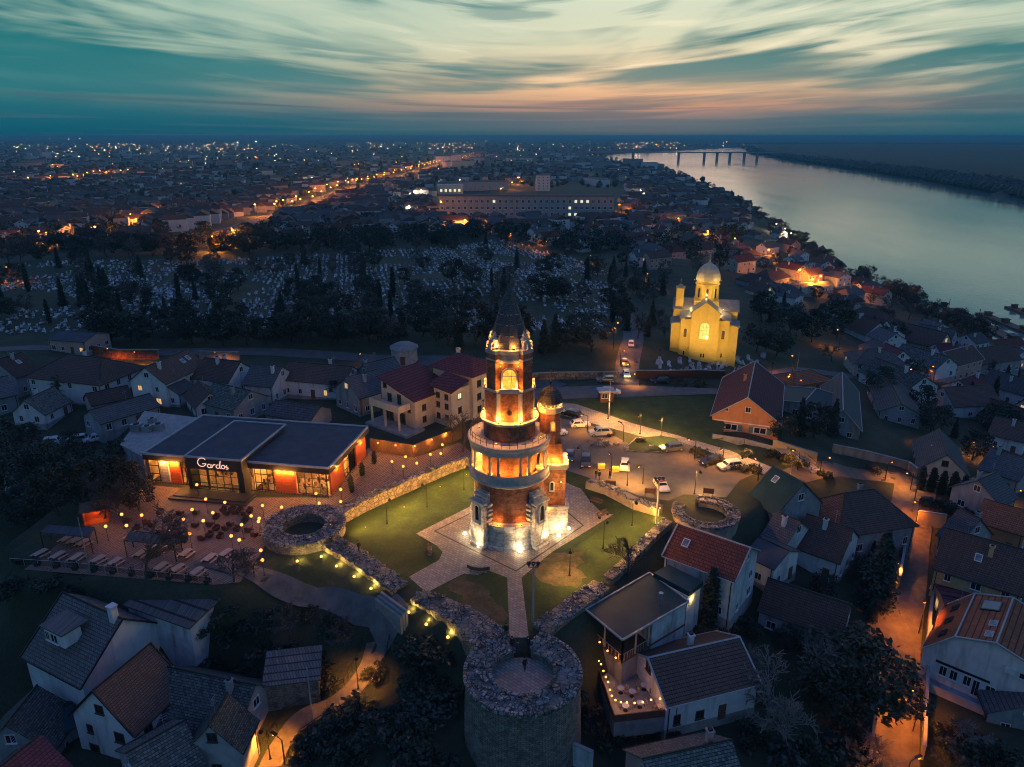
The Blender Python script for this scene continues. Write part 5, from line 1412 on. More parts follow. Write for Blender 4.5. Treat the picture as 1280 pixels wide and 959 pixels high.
# ---------------------------------------------------------------- cars
CARM = {}
def car_meshes(kind):
    if kind in CARM: return CARM[kind]
    Lc, Wc, Hc = {'hatch': (4.0, 1.72, 1.48), 'estate': (4.6, 1.8, 1.5), 'suv': (4.5, 1.85, 1.68)}[kind]
    hb = {'hatch': .88, 'estate': .9, 'suv': 1.02}[kind]
    prof = [(-Lc / 2, .35), (-Lc / 2 - .02, .62), (-Lc / 2 + .08, hb - .16), (-Lc / 2 + 1.0, hb), (Lc / 2 - .25, hb + .04), (Lc / 2 - .02, hb - .1), (Lc / 2, .4), (Lc / 2 - .2, .25), (-Lc / 2 + .2, .25)]
    b = MB(); k = len(prof)
    def ring(y, s_): return [(x * s_, y, z) for x, z in prof]
    rings = [ring(-Wc / 2 + .1, .97), ring(-Wc / 2, 1.0), ring(Wc / 2, 1.0), ring(Wc / 2 - .1, .97)]
    rings[0] = [(x, y, z if z < .6 else z) for x, y, z in rings[0]]
    lo = [[(x, y * (1.0 if z < hb - .2 else .93), z) for x, y, z in r] for r in rings[1:3]]
    b.hull2(lo[1], lo[0])
    tail = {'hatch': .25, 'estate': .2, 'suv': .25}[kind]
    cab = [(-Lc / 2 + 1.0, hb - .02), (-Lc / 2 + 1.75, Hc - .03), (-Lc / 2 + 2.2, Hc), (Lc / 2 - tail - .5, Hc - .02), (Lc / 2 - tail, hb)]
    a = [(x, -Wc / 2 + (.09 if z < Hc - .2 else .24), z) for x, z in cab]; c = [(x, -y, z) for x, y, z in a]
    b.hull2(c, a)
    body = b.mesh('body', 'paint_white', False)
    b = MB()   # glass: windscreen, rear window and the two side windows, proud of the cabin
    def q4(p): b.hull2(p, [(x + nx_, y + ny_, z + nz_) for (x, y, z), (nx_, ny_, nz_) in zip(p, [OFF] * 4)])
    wi = Wc / 2
    OFF = (-.02, 0, .015); q4([(cab[0][0] + .1, wi - .2, hb + .06), (cab[0][0] + .1, -wi + .2, hb + .06), (cab[1][0] - .03, -wi + .32, Hc - .1), (cab[1][0] - .03, wi - .32, Hc - .1)])
    OFF = (.02, 0, .01); q4([(cab[4][0] - .05, -wi + .2, hb + .1), (cab[4][0] - .05, wi - .2, hb + .1), (cab[3][0] + .04, wi - .32, Hc - .12), (cab[3][0] + .04, -wi + .32, Hc - .12)])
    for s_ in (-1, 1):
        for x0, x1, x2, x3 in ((cab[0][0] + .35, -.05, -.08, cab[1][0] + .1), (.05, cab[4][0] - .25, cab[3][0] - .1, .05)):
            p = [(x0, s_ * (wi - .085), hb + .06), (x1, s_ * (wi - .085), hb + .06), (x2, s_ * (wi - .225), Hc - .12), (x3, s_ * (wi - .225), Hc - .12)]
            OFF = (0, s_ * .02, .005); q4(p if s_ < 0 else p[::-1])
    gl = b.mesh('windows', 'dark_glass')
    b = MB(); vs = []
    for y, r in ((-.11, .24), (-.11, .33), (.11, .33), (.11, .24)):
        vs += [(r * math.cos(2 * PI * i / 14), y, r * math.sin(2 * PI * i / 14)) for i in range(14)]
    fs = [(j * 14 + i, j * 14 + (i + 1) % 14, (j + 1) * 14 + (i + 1) % 14, (j + 1) * 14 + i) for j in range(3) for i in range(14)]
    b.add(vs, [f[::-1] for f in fs]); ty = b.mesh('tyre', 'tyre')
    b = MB(); b.tube((0, -.1, 0), (0, .1, 0), .23, .23, 10); rm = b.mesh('rim', 'bare_metal')
    hl = MB().box((0, 0, 0), (.08, .34, .14)).mesh('headlight', 'frame_white')
    tl = MB().box((0, 0, 0), (.08, .22, .2)).mesh('tail_light', 'paint_red')
    CARM[kind] = (body, gl, ty, rm, hl, tl, Lc, Wc, hb)
    return CARM[kind]
ROOFM = {}
def car(px, py, rz, kind, paint, label, lights=False, group=None, roof=None):
    body, gl, ty, rm, hl, tl, Lc, Wc, hb = car_meshes(kind)
    q = G(px, py, .7); q.z = gz(q.x, q.y) + .07
    t = thing('parked_car', label, 'car', q, R(rz), group)
    bo = inst('body', body, t); bo.material_slots[0].link = 'OBJECT'; bo.material_slots[0].material = MT(paint)
    inst('windows', gl, t)
    for sx_ in (-1, 1):
        for sy_ in (-1, 1):
            w = inst('wheel', ty, t, (sx_ * (Lc / 2 - .8), sy_ * (Wc / 2 - .1), .33)); inst('rim', rm, w)
    for sy_ in (-1, 1):
        h = inst('headlight', hl, t, (-Lc / 2 - .0, sy_ * (Wc / 2 - .3), .68))
        if lights: h.material_slots[0].link = 'OBJECT'; h.material_slots[0].material = MT('bulb_warm')
        k = inst('tail_light', tl, t, (Lc / 2, sy_ * (Wc / 2 - .16), .78))
    if roof:
        r_ = MB().box((.25, 0, 1.5 if kind != 'suv' else 1.7), (1.6, 1.1, .05)).build('roof_panel', roof, t)
    if lights: light(t, (-Lc / 2 - .9, 0, .7), 60, WA_, .15)
    return t
car(714.5, 516.5, -38, 'estate', 'paint_black', 'black estate car at the far left end of the parking row')
car(725, 529.5, -172, 'hatch', 'paint_white', 'white hatchback between the black estate and the silver car')
car(750, 540, 8, 'suv', 'paint_silver', 'silver car beside the heap of rubble in the parking lot')
car(840, 559, 14, 'estate', 'paint_grey', 'dark grey car beside the grass island')
car(888.5, 576, 18, 'hatch', 'paint_black', 'black hatchback next to the white estate car')
car(913, 581, 16, 'estate', 'paint_white', 'white estate car at the right end of the parking lot')
car(712, 570, 82, 'hatch', 'paint_blue', 'dark blue car close to the tower turret')
car(732.5, 576.5, 84, 'suv', 'paint_black', 'dark car seen from the front beside the lamp post')
car(781, 581, 80, 'hatch', 'paint_white', 'white hatchback facing the camera in the middle of the parking lot')
car(827, 606, 97, 'hatch', 'paint_white', 'white car with a red roof by the tall pole', roof='paint_red')
car(758, 474, 0, 'estate', 'paint_grey', 'grey car parked by the cemetery wall left of the gate')
car(826, 475, 3, 'estate', 'paint_blue', 'dark car parked by the brick wall right of the gate')
car(763, 489, 174, 'estate', 'paint_silver', 'silver car half hidden behind the small kiosk')
car(783, 467, 88, 'hatch', 'paint_white', 'first car with lit headlights in the church gate', True)
car(781, 453, 88, 'hatch', 'paint_grey', 'second car with lit headlights behind the one in the gate', True)
car(789, 430, 80, 'hatch', 'paint_silver', 'pale car standing alone on the road beside the church')
car(696, 540, -160, 'hatch', 'paint_white', 'pale car behind the tower turret')
for i, (px, py, rz, pt, lab) in enumerate(((120,547,30,'paint_white','pale car on the dark lane left of the restaurant'),(60,552,20,'paint_white','white car parked under the dark trees at the left'),(95,549,25,'paint_silver','silver car between the two pale cars at the left'))):
    car(px, py, rz, 'estate', pt, lab)
# waste containers with rounded lids, yellow lamplight put into their paint
for px, py, lab in ((751, 580, 'left rounded waste container lit yellow beside the parking lot'), (769, 584, 'right rounded waste container lit yellow beside the white car')):
    t = thing('waste_container', lab, 'waste container', P(px, py + 6, 0), R(4)); t.scale = (.78, .78, .78)
    b = MB(); b.box((0, 0, .6), (1.5, 1.0, .9), taper=1.08); b.build('bin', 'paint_lamplit_yellow', t)
    b = MB(); b.hull2([(-.82, .56 * math.cos(a), 1.05 + .35 * math.sin(a)) for a in [i * PI / 8 for i in range(9)]], [(.82, .56 * math.cos(a), 1.05 + .35 * math.sin(a)) for a in [i * PI / 8 for i in range(9)]]); b.build('lid', 'paint_lamplit_yellow', t)
    for s_ in (-1, 1):
        for s2 in (-1, 1):
            b = MB(); b.tube((s_ * .6 - .05, s2 * .4, .09), (s_ * .6 + .05, s2 * .4, .09), .09, .09, 8); b.build('wheel', 'tyre', t)
# kiosk
t = thing('kiosk', 'small guard kiosk with flat overhanging roof by the gravel road', 'kiosk', P(757, 501, 0), R(6))
b = MB(); b.box((0, 0, 1.2), (2.9, 2.2, 2.4)); b.build('wall', 'wood_brown', t); b = MB(); b.box((0, 0, 2.5), (3.9, 3.1, .2)); b.box((0, 0, 2.65), (3.6, 2.8, .14)); b.build('roof', 'roof_trim', t)
window(t, (-.5, -1.11, 1.0), 0, 1.4, 1.1, None)
# rubble heap, planters
rh = MB(); rg = random.Random(4); stones(rh, [(rg.gauss(0, 1.3), rg.gauss(0, .7), .25 + .2 * rg.random()) for _ in range(40)], .3, .8, rg)
T(rh.build('rubble_heap', 'rubble', loc=P(757, 556, 0)), 'heap of pale rubble and slabs in front of the silver car', 'rubble')
for px, py, lab in ((814, 561, 'pale round planter at the corner of the grass island'), (783, 563, 'pale bollard like planter left of the grass island')):
    T(MB().lathe([(.35, 0), (.5, .7), (.42, .72), (.3, .6)], 12).build('planter', 'concrete', loc=P(px, py, 0)), lab, 'planter')
# info boards and people
for px, py, lab in ((763, 612, 'low info board by the lit wall below the white car'), (812, 622, 'info board beside the white car with the red roof'), (885, 622, 'wooden notice board in front of the broken ring ruin')):
    t = thing('notice_board', lab, 'notice board', P(px, py, 0), R(-10))
    b = MB(); b.box((0, 0, 1.2), (1.7, .1, .9)); b.build('panel', 'wood_brown', t)
    for s_ in (-1, 1):
        b = MB(); b.tube((s_ * .7, 0, 0), (s_ * .7, 0, 1.7), .05, .05, 6); b.build('post', 'wood_brown', t)
def person_mesh(stride, arm):
    """one continuous body grown from a skeleton"""
    me = bpy.data.meshes.new('body')
    V = [(0, 0, .95), (0, 0, 1.15), (0, .01, 1.38), (0, .0, 1.5), (0, -.02, 1.62), (0, -.03, 1.74),
         (-.1, 0, .9), (-.11, -stride * .5, .5), (-.11, -stride * .62 + .04, .08), (-.11, -stride * .62 - .13, .04),
         (.1, 0, .9), (.11, stride * .4, .5), (.11, stride * .75, .1), (.11, stride * .75 - .15, .04),
         (-.2, .0, 1.42), (-.26, arm * .12, 1.14), (-.27, -arm * .12 - .04, .9), (-.27, -arm * .16 - .06, .8),
         (.2, .0, 1.42), (.26, -arm * .12, 1.14), (.27, arm * .05 - .1, .9), (.27, arm * .05 - .13, .8)]
    E = [(0, 1), (1, 2), (2, 3), (3, 4), (4, 5), (0, 6), (6, 7), (7, 8), (8, 9), (0, 10), (10, 11), (11, 12), (12, 13), (2, 14), (14, 15), (15, 16), (16, 17), (2, 18), (18, 19), (19, 20), (20, 21)]
    Rr = [.15, .14, .16, .065, .10, .085, .1, .075, .055, .045, .1, .075, .055, .045, .075, .055, .045, .035, .075, .055, .045, .035]
    me.from_pydata(V, E, [])
    o = bpy.data.objects.new('body', me); COL.objects.link(o)
    sk = o.modifiers.new('skin', 'SKIN'); ss = o.modifiers.new('sub', 'SUBSURF'); ss.levels = 1; ss.render_levels = 1
    for i, r in enumerate(Rr): me.skin_vertices[0].data[i].radius = (r, r * (.8 if i in (0, 1, 2) else 1))
    me.skin_vertices[0].data[0].use_root = True
    bpy.context.view_layer.update()
    m2 = bpy.data.meshes.new_from_object(o.evaluated_get(bpy.context.evaluated_depsgraph_get()))
    bpy.data.objects.remove(o)
    for mm in ('skin', 'cloth_dark', 'cloth_blue'): m2.materials.append(MT(mm))
    for p in m2.polygons:
        c = p.center; p.use_smooth = True
        p.material_index = 0 if c.z > 1.52 or (c.z < .86 and abs(c.x) > .22) else (1 if c.z > .88 or abs(c.x) > .2 else 2)
    return m2
PM = [person_mesh(.12, .3), person_mesh(.5, 1.0)]
HAIR = MB().ball((0, .01, 1.755), .115, 10, 6).mesh('hair', 'hair_dark', True)
JAC = MB().lathe([(.2, .78), (.205, .95), (.185, 1.15), (.2, 1.35), (.12, 1.49)], 12).mesh('jacket', 'cloth_dark', True)
def person(px, py, rz, pose, top, label, group=None, z=None):
    q = on(px, py) if z is None else P(px, py, z)
    t = thing('person', label, 'person', q, R(rz), group)
    bo = inst('body', PM[pose], t); bo.material_slots[1].link = 'OBJECT'; bo.material_slots[1].material = MT(top)
    inst('hair', HAIR, t)
    j = inst('jacket', JAC, t, sc=(1.02, .78, 1)); j.material_slots[0].link = 'OBJECT'; j.material_slots[0].material = MT(top)
person(632.5, 795, 170, 1, 'cloth_dark', 'person in dark clothes walking at the left edge of the narrow path', z=.02)
person(640, 812, 20, 0, 'cloth_dark', 'person in dark jacket where the path meets the front ruin, leftmost of the three', z=-.1)
person(646.5, 817, 200, 1, 'cloth_blue', 'person in a blue jacket walking in the entrance of the front ruin', z=-.3)
person(660, 812, 150, 0, 'cloth_dark', 'person standing on the right of the path by the front ruin', z=-.05)
person(656, 838, 30, 0, 'cloth_dark', 'person in dark clothes standing inside the front ruin', z=-.74)
for i, (px, py, rz, lab) in enumerate(((745, 598, 40, 'person in dark clothes left in the group above the lit wall'), (749, 600, 200, 'person in dark clothes in the middle of the group above the lit wall'), (762, 599, 120, 'person in dark clothes right in the group above the lit wall'), (414, 684, 200, 'person standing on the old wall by the hollow ruin'), (449, 690, 60, 'person standing on the old wall beside the left lawn'))):
    person(px, py, rz, i % 2, 'cloth_dark', lab, z=0.0 if px > 700 else .85)
# railings of the stair path
sp_pts = [on(a, c) for a, c in ((470,803),(462,835),(440,868),(400,888),(365,910),(345,940),(336,962))]
for sd, lab in ((-1, 'dark metal handrail on the outer side of the lit stair path'), (1, 'dark metal handrail on the inner side of the lit stair path')):
    t = thing('handrail', lab, 'railing', sp_pts[0]); pts = []
    for i, p in enumerate(sp_pts):
        d = sp_pts[min(i + 1, 6)] - sp_pts[max(0, i - 1)]; n_ = Vector((-d.y, d.x, 0)).normalized() * 1.9 * sd; pts.append(Vector((p.x + n_.x, p.y + n_.y, gz(p.x + n_.x, p.y + n_.y))) - sp_pts[0])
    b = MB(); b.path([p + Vector((0, 0, 1.05)) for p in pts], .045, 5); b.path([p + Vector((0, 0, .55)) for p in pts], .03, 5); b.build('rail', 'dark_metal', t)
    for a, c in zip(pts, pts[1:]):
        for k in range(3):
            m = a.lerp(c, k / 3); b = MB(); b.tube(m - Vector((0, 0, .6)), m + Vector((0, 0, 1.05)), .04, .04, 5); b.build('post', 'dark_metal', t)
# ---------------------------------------------------------------- houses, left behind the restaurant
house((84,443),(125,447),13,5.6,3.6,'tile_brown','plaster_white','large pale house with hipped brown roof left of the skylight house',style='hip',lit=.05,chim=1)
house((181,459),(233,437),8.5,6.0,3.2,'tile_brown','plaster_white','long pale house with two skylights and gable end, near the orange lit wall',lit=.12,sky=((.2,.45),(.35,.4)))
house((31,500),(66,484),7,3.0,2.8,'tile_moss','plaster_white','small white gabled cottage in front of the hipped brown house')
house((-6,450),(26,441),11,5.0,3.4,'tile_brown','plaster_grey','house with pale roof edge cut off by the left picture edge, behind the cottage',sky=((.1,.4),))
house((-30,478),(8,470),9,4.2,3.0,'tile_grey','plaster_grey','dark grey house at the left picture edge beside the small cottage')
house((108,492),(158,482),6.5,3.0,1.6,'tile_brown','plaster_cream','low shed roof with a lit wall below the long pale house',lit=.6,chim=0)
house((112,513),(186,492),7,3.0,1.8,'tile_grey','plaster_grey','long low shed in front of the lit shed',chim=0)
house((256,447),(300,452),9,4.5,3.2,'tile_brown','plaster_white','brown roofed house with two chimneys right of the skylight house',chim=2)
house((248,476),(262,491),6,3.0,2.4,'tile_brown','plaster_white','small white gable house tucked against the green roof',chim=0)
house((268,478),(312,488),9,3.6,2.6,'tile_moss','plaster_grey','low house with mossy green roof behind the restaurant')
house((316,455),(352,458),9,4.6,3.0,'tile_grey','plaster_white','grey roofed house right of the two chimney house')
house((362,452),(440,458),9,4.2,2.6,'tile_brown','plaster_white','long brown roofed house with pale eave wall behind the restaurant',lit=.15)
house((432,472),(470,462),9,4.5,3.2,'tile_grey','plaster_grey','dark grey house between the long brown roof and the maroon roofs')
house((455,455),(492,446),8,4.0,3.0,'tile_grey','plaster_grey','dark roofed house below the small round chapel')
house((345,500),(400,508),7,2.8,1.6,'tile_grey','plaster_grey','low grey outbuilding right behind the restaurant roof',chim=0,win=False)
house((205,480),(225,470),6,3.2,2.0,'tile_grey','plaster_white','little lean house beside the wall of the skylight house',lit=.5,chim=0)
house((75,413),(120,416),9,4.0,1.2,'flat_roof','plaster_pink','low flat building with pale roof by the cemetery edge',chim=0,lit=.1)
house((10,585),(40,575),7,3,2,'tile_grey','plaster_grey','dark low house in the trees left of the restaurant')
# pension with maroon roofs
pc = P(535, 520, 0)
pn = thing('pension', 'tall cream house with stepped maroon roofs, balcony and terrace, right behind the restaurant', 'house', pc, R(-38))
def body(x0, x1, y0, y1, loops, name='wall', mat='plaster_cream'):
    b = MB(); lp_ = [(x0, -.5), (x1, -.5), (x1, loops[1]), (x0, loops[0])]
    b.hull2([(x, y0, z) for x, z in lp_], [(x, y1, z) for x, z in lp_]); return b.build(name, mat, pn)
body(-6, 3.5, -7, 4, (9.2, 6.4)); body(-2, 9, 4.05, 12, (9.6, 9.6)); body(3.52, 8.2, -1.5, 4, (7.6, 7.6))
def slab(vs, th=.2, parent=pn, mat='tile_maroon', name='roof'):
    return MB().hull2([(x, y, z - th) for x, y, z in vs], vs).build(name, mat, parent)
slab([(-6.6, -7.7, 9.5), (4.1, -7.7, 6.35), (4.1, 4.0, 6.35), (-6.6, 4.0, 9.5)])
b = MB(); b.add([(-3, 3.2, 9.5), (9.8, 3.2, 9.5), (9.8, 12.8, 9.5), (-3, 12.8, 9.5), (1.5, 8, 12.2), (5.5, 8, 12.2)], [(0, 1, 5, 4), (1, 2, 5), (2, 3, 4, 5), (3, 0, 4), (3, 2, 1, 0)]); mr = b.build('roof', 'tile_maroon', pn)
slab([(2.6, -2.3, 8.2), (9, -2.3, 7.7), (9, 3.1, 9.0), (2.6, 3.1, 9.6)])
b = MB(); b.box((1.2, 8.5, 12.3), (.7, .7, 1.6)); b.build('chimney', 'plaster_cream', mr)
b = MB(); b.box((-2.0, -8.6, 4.3), (8.6, 3.2, .3)); b.box((-2, -10.1, 5.0), (8.6, .15, 1.1)); b.box((-6.2, -8.6, 5.0), (.15, 3.0, 1.1)); b.box((2.2, -8.6, 5.0), (.15, 3.0, 1.1)); b.build('balcony', 'plaster_cream', pn)
for x in (-5.9, -2, 1.9):
    b = MB(); b.box((x, -9.9, 2), (.35, .35, 4.4)); b.build('column', 'plaster_cream', pn)
b = MB(); b.box((-1, -8.5, .15), (12, 5, .5)); b.build('terrace', 'concrete', pn)
for x, z, w, h in ((-4.8, 7.2, 1, 1.1), (-3.6, 4.6, 1.2, 1.7), (-.8, 4.5, 1.1, 2.1), (1.9, 3.4, .8, .9), (-4, .6, 2.4, 2.2), (-.5, .6, 2.4, 2.2)):
    window(pn, (x, -7.02, z), 0, w, h, None, 'frame_brown')
for y, z, l_ in ((-4.5, 3.5, 0), (-4.5, 1, 0), (.9, 5.4, 1), (.9, 2.4, 0)):
    window(pn, (3.53 if y < -2 else 8.22, y, z), PI / 2, 1.1, 1.3, 'pane_pale' if l_ else None, 'frame_brown')
for y in (6, 9.5):
    for z in (1.2, 4, 6.8): window(pn, (9.02, y, z), PI / 2, 1.2, 1.4, None, 'frame_brown')
for x in (4.6, 6.9):
    for z in (1.2, 3.6, 5.6): window(pn, (x, -1.52, z), 0, 1.0, 1.2, None, 'frame_brown')
house((592,492),(606,482),6,3.2,1.5,'flat_roof','plaster_ochre','small lit ochre house behind the left side of the tower',chim=0,lit=.5,litmat='pane_pale')
# round chapel by the cemetery
ch = thing('round_chapel', 'small round stone chapel with shallow conical roof at the cemetery edge', 'chapel', on(506, 452))
b = MB(); b.lathe([(3.4, -.5), (3.4, 3.6), (3.7, 3.8), (3.7, 4.2)], 24); b.build('wall', 'pale_stone', ch)
b = MB(); b.lathe([(3.7, 4.2), (2.2, 5.0), (.2, 5.5)], 12); b.build('roof', 'church_roof', ch)
door(ch, (0, -3.42, 0), 0, 'wood_brown', 1.2, 2.3)

# ---------------------------------------------------------------- church
cc = on(877, 449); crz = R(-14)
cu_ = thing('church', 'floodlit yellow church with grey dome, small belfry and stepped grey roofs', 'church', cc, crz)
def cbox(name, c, s_, mat='church_yellow', parent=cu_, rz=0.0):
    return MB().box(c, s_, rz).build(name, mat, parent)
def gab(name, x0, x1, y0, y1, z0, z1, zr, along='y', wm='church_yellow', rm='church_roof'):
    """block with a gable roof whose ridge runs along `along`"""
    b = MB(); r = MB(); o_ = .35
    if along == 'y':
        xm = (x0 + x1) / 2; lp_ = [(x0, z0), (x1, z0), (x1, z1), (xm, zr), (x0, z1)]
        b.hull2([(x, y0, z) for x, z in lp_], [(x, y1, z) for x, z in lp_])
        for xa, xb in ((x0 - o_, xm), (x1 + o_, xm)):
            sl = (zr - z1) / (x1 - xm); za = z1 - o_ * sl
            q = [(xa, y0 - o_, za + .05), (xb, y0 - o_, zr + .05), (xb, y1 + o_, zr + .05), (xa, y1 + o_, za + .05)]; r.hull2(q, [(x, y, z + .22) for x, y, z in q])
    else:
        ym = (y0 + y1) / 2; lp_ = [(y0, z0), (y1, z0), (y1, z1), (ym, zr), (y0, z1)]
        b.hull2([(x0, y, z) for y, z in lp_], [(x1, y, z) for y, z in lp_])
        for ya, yb in ((y0 - o_, ym), (y1 + o_, ym)):
            sl = (zr - z1) / (y1 - ym); za = z1 - o_ * sl
            q = [(x0 - o_, ya, za + .05), (x0 - o_, yb, zr + .05), (x1 + o_, yb, zr + .05), (x1 + o_, ya, za + .05)]; r.hull2(q, [(x, y, z + .22) for x, y, z in q])
    w = b.build(name, wm, cu_); r.build('roof', rm, w); return w
# nave along x, transept towards the viewer, aisles stepping down either side
gab('nave_wall', -8.6, 8.6, 4, 13, -2, 13.0, 15.0, 'x')
gab('transept_wall', -3.7, 3.7, -2.2, 12.5, -2, 13.6, 16.4, 'y')
for s_ in (-1, 1):
    b = MB(); b.prism([(s_ * 3.72, -.9), (s_ * 6.4, -.9), (s_ * 6.4, 11), (s_ * 3.72, 11)], -2, 11.4); w = b.build('side_wall', 'church_yellow', cu_)
    x0, x1 = s_ * 3.72, s_ * 6.85
    MB().hull2([(x0, -1.4, 12.0), (x1, -1.4, 11.3), (x1, 3.95, 12.2), (x0, 3.95, 12.9)], [(x0, -1.4, 12.25), (x1, -1.4, 11.55), (x1, 3.95, 12.45), (x0, 3.95, 13.1)]).build('roof', 'church_roof', w)
    b = MB(); b.prism([(s_ * 6.42, .4), (s_ * 8.9, .4), (s_ * 8.9, 14), (s_ * 6.42, 14)], -2, 9.7); w = b.build('side_wall', 'church_yellow', cu_)
    x0, x1 = s_ * 6.42, s_ * 9.3
    MB().hull2([(x0, -.1, 10.1), (x1, -.1, 9.5), (x1, 3.95, 10.3), (x0, 3.95, 10.9)], [(x0, -.1, 10.35), (x1, -.1, 9.75), (x1, 3.95, 10.55), (x0, 3.95, 11.1)]).build('roof', 'church_roof', w)
b = MB()
for x0, x1, y in ((-3.75, 3.75, -2.26), (-6.45, -3.72, -.96), (3.72, 6.45, -.96), (-8.95, -6.42, .34), (6.42, 8.95, .34)):
    b.box(((x0 + x1) / 2, y, 2.6), (x1 - x0, .18, .2)); b.box(((x0 + x1) / 2, y, .4), (x1 - x0, .22, .9))
b.build('wall_mouldings', 'church_yellow', cu_)
b = MB(); b.box((0, 6.5, 14.3), (6.6, 6.6, 2.6)); b.build('dome_base', 'church_yellow', cu_)
b = MB(); b.lathe([(3.0, 15.0), (3.0, 19.6), (3.3, 19.8), (3.3, 20.1), (2.95, 20.2), (2.95, 20.7), (3.25, 20.85), (3.25, 21.1)], 16, (0, 6.5)); dr = b.build('drum', 'church_yellow', cu_)
for k in range(8):
    t = PI / 4 * k; q = (3.02 * math.sin(t), 6.5 - 3.02 * math.cos(t), 16.3)
    f = MB(); frame2d(f, arch(.62, 2.7, 8, .16), arch(.62, 2.7, 8), -.14, .05, t, q); wf = f.build('window', 'church_yellow', dr)
    f = MB(); extr(f, arch(.62, 2.7, 8), -.06, .04, t, q); f.build('pane', 'dark_glass', wf)
b = MB(); b.lathe([(3.25, 21.1), (3.22, 21.9), (3.0, 23.0), (2.45, 24.1), (1.6, 25.0), (.65, 25.5), (.32, 25.8), (.28, 26.3), (.02, 26.6)], 16, (0, 6.5)); do_ = b.build('dome', 'church_dome', cu_)
b = MB(); b.tube((0, 6.5, 26.4), (0, 6.5, 28.0), .09, .07, 6); b.box((0, 6.5, 27.4), (.9, .1, .12)); b.build('cross', 'bare_metal', do_)
b = MB(); b.box((-7.2, 5.6, 15.4), (2.1, 2.1, 6.4)); bf = b.build('belfry', 'church_yellow', cu_)
b = MB(); b.box((-7.2, 5.6, 18.75), (2.6, 2.6, .3)); b.box((-7.2, 5.6, 19.2), (1.6, 1.6, .7), taper=.5); b.build('roof', 'church_roof', bf)
b = MB(); b.tube((-7.2, 5.6, 19.4), (-7.2, 5.6, 21.2), .06, .05, 5); b.box((-7.2, 5.6, 20.7), (.7, .08, .1)); b.build('cross', 'bare_metal', bf)
b = MB(); b.tube((0, -2.4, 16.5), (0, -2.4, 17.9), .07, .05, 5); b.box((0, -2.4, 17.4), (.7, .08, .1)); b.build('cross', 'bare_metal', cu_)
for x, y, z, w, h, lt in ((0, -2.22, 6.3, 2.5, 4.6, 1), (-5, -.92, 6.3, .8, 2.4, 2), (5, -.92, 6.3, .8, 2.4, 2)):
    f = MB(); frame2d(f, arch(w, h, 10, .22), arch(w, h, 10), -.16, .05, 0, (x, y, z))
    if lt == 1:
        for dx in (-.42, .42): f.box((x + dx, y - .08, z + h / 2 - .2), (.09, .08, h - .5))
        for dz in (1.2, 2.4, 3.4): f.box((x, y - .08, z + dz), (w, .08, .08))
    wf = f.build('window', 'church_yellow', cu_)
    f = MB(); extr(f, arch(w, h, 10), -.05, .04, 0, (x, y, z)); f.build('pane', 'church_pane' if lt == 1 else 'pane_lit' if lt == 3 else 'frame_brown', wf)
for x, y in ((-.35, -2.24), (.35, -2.24), (-5, -.94), (5, -.94)):
    f = MB(); f.box((x, y - .02, 1.7), (.34, .1, 1.1)); f.build('slit_window', 'dark_glass', cu_)
b = MB(); b.ball((.7, -2.42, 7.0), .35, 8, 5); b.build('lit_lamp', 'bulb_white', cu_)
M3 = Matrix.Rotation(crz, 3, 'Z')
for x, y, pw, tx in ((-11, -15, 1150, -6), (-4, -16, 1150, -2), (4, -16, 1150, 2), (12, -14, 1100, 6), (19, 2, 1600, 9), (-18, 5, 1400, -9)):
    q = cc + M3 @ Vector((x, y, 0)); q.z = gz(q.x, q.y)
    t = thing('church_floodlight', 'floodlight on a short pole among the graves aimed at the yellow church', 'floodlight', q, crz, 'floodlights round the church')
    b = MB(); b.box((0, 0, 3.6), (.5, .3, .4)); b.tube((0, 0, -.3), (0, 0, 3.5), .05, .05, 6); b.build('housing', 'dark_metal', t)
    d = Vector((tx - x, (3 if abs(tx) > 8 else 0) - y, 5.5)); light(t, (0, 0, 4.1), pw, (1, .60, .15), .3, 76, d.to_track_quat('-Z', 'Y').to_euler())
for x, y in ((-4.6, 2.5), (4.6, 2.5), (0, 1.5)):     # roof floodlights on the drum
    fixture(cu_, (x, y, 13.6 if x else 16.6), 170, (1, .64, .2), 'frame_white', .14)
for x, y in ((-2.6, 3.6), (2.6, 3.6), (3.2, 9), (-3.2, 9)): fixture(cu_, (x * 1.15, y, 20.3), 60, (1, .64, .2), 'frame_white', .1, off=(.5 * (1 if x > 0 else -1), -.5, .4))

# ---------------------------------------------------------------- houses right and below
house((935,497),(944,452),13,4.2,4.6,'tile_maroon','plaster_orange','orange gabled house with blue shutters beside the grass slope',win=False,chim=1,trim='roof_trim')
oh = HOUSES.pop(); oroot = [o for o in bpy.data.objects if o.get('label', '').startswith('orange gabled house')][0]
_lv = [c for c in oroot.children if c.name.startswith('wall')][0].dimensions
_end = -_lv[0] / 2
for y, z, w, h in ((-3.0, 1.4, 2.6, 1.3), (2.6, 1.4, 2.6, 1.3), (-.3, 5.6, 1.1, 1.2), (3.8, 5.4, .6, .6)):
    window(oroot, (_end - .01, y, z), -PI / 2, w, h, None, 'frame_white')
    if w > 2:
        for s_ in (-1, 1): MB().box((_end - .08, y + s_ * (w / 2 + .45), z + h / 2), (.08, .85, h)).build('shutter', 'shutter_blue', oroot)
b = MB(); b.box((_end - .05, -.2, 3.2), (.12, 12.6, .2)); b.build('string_course', 'plaster_white', oroot)
HOUSES.append(oh)
house((1005,503),(1020,486),13,3.6,.8,'teal_roof','plaster_grey','flat roofed house with blue roof beside the orange house',chim=0,trim='roof_trim')
house((1054,512),(1053,466),8,3.2,4.0,'tile_grey','plaster_grey','steep grey house with pale ridge line between the dark trees',chim=0,trim='roof_trim')
house((1085,436),(1108,437),11,5.6,3.0,'slate','plaster_cream','cream house with hipped dark slate roof below the river trees',style='hip',chim=1)
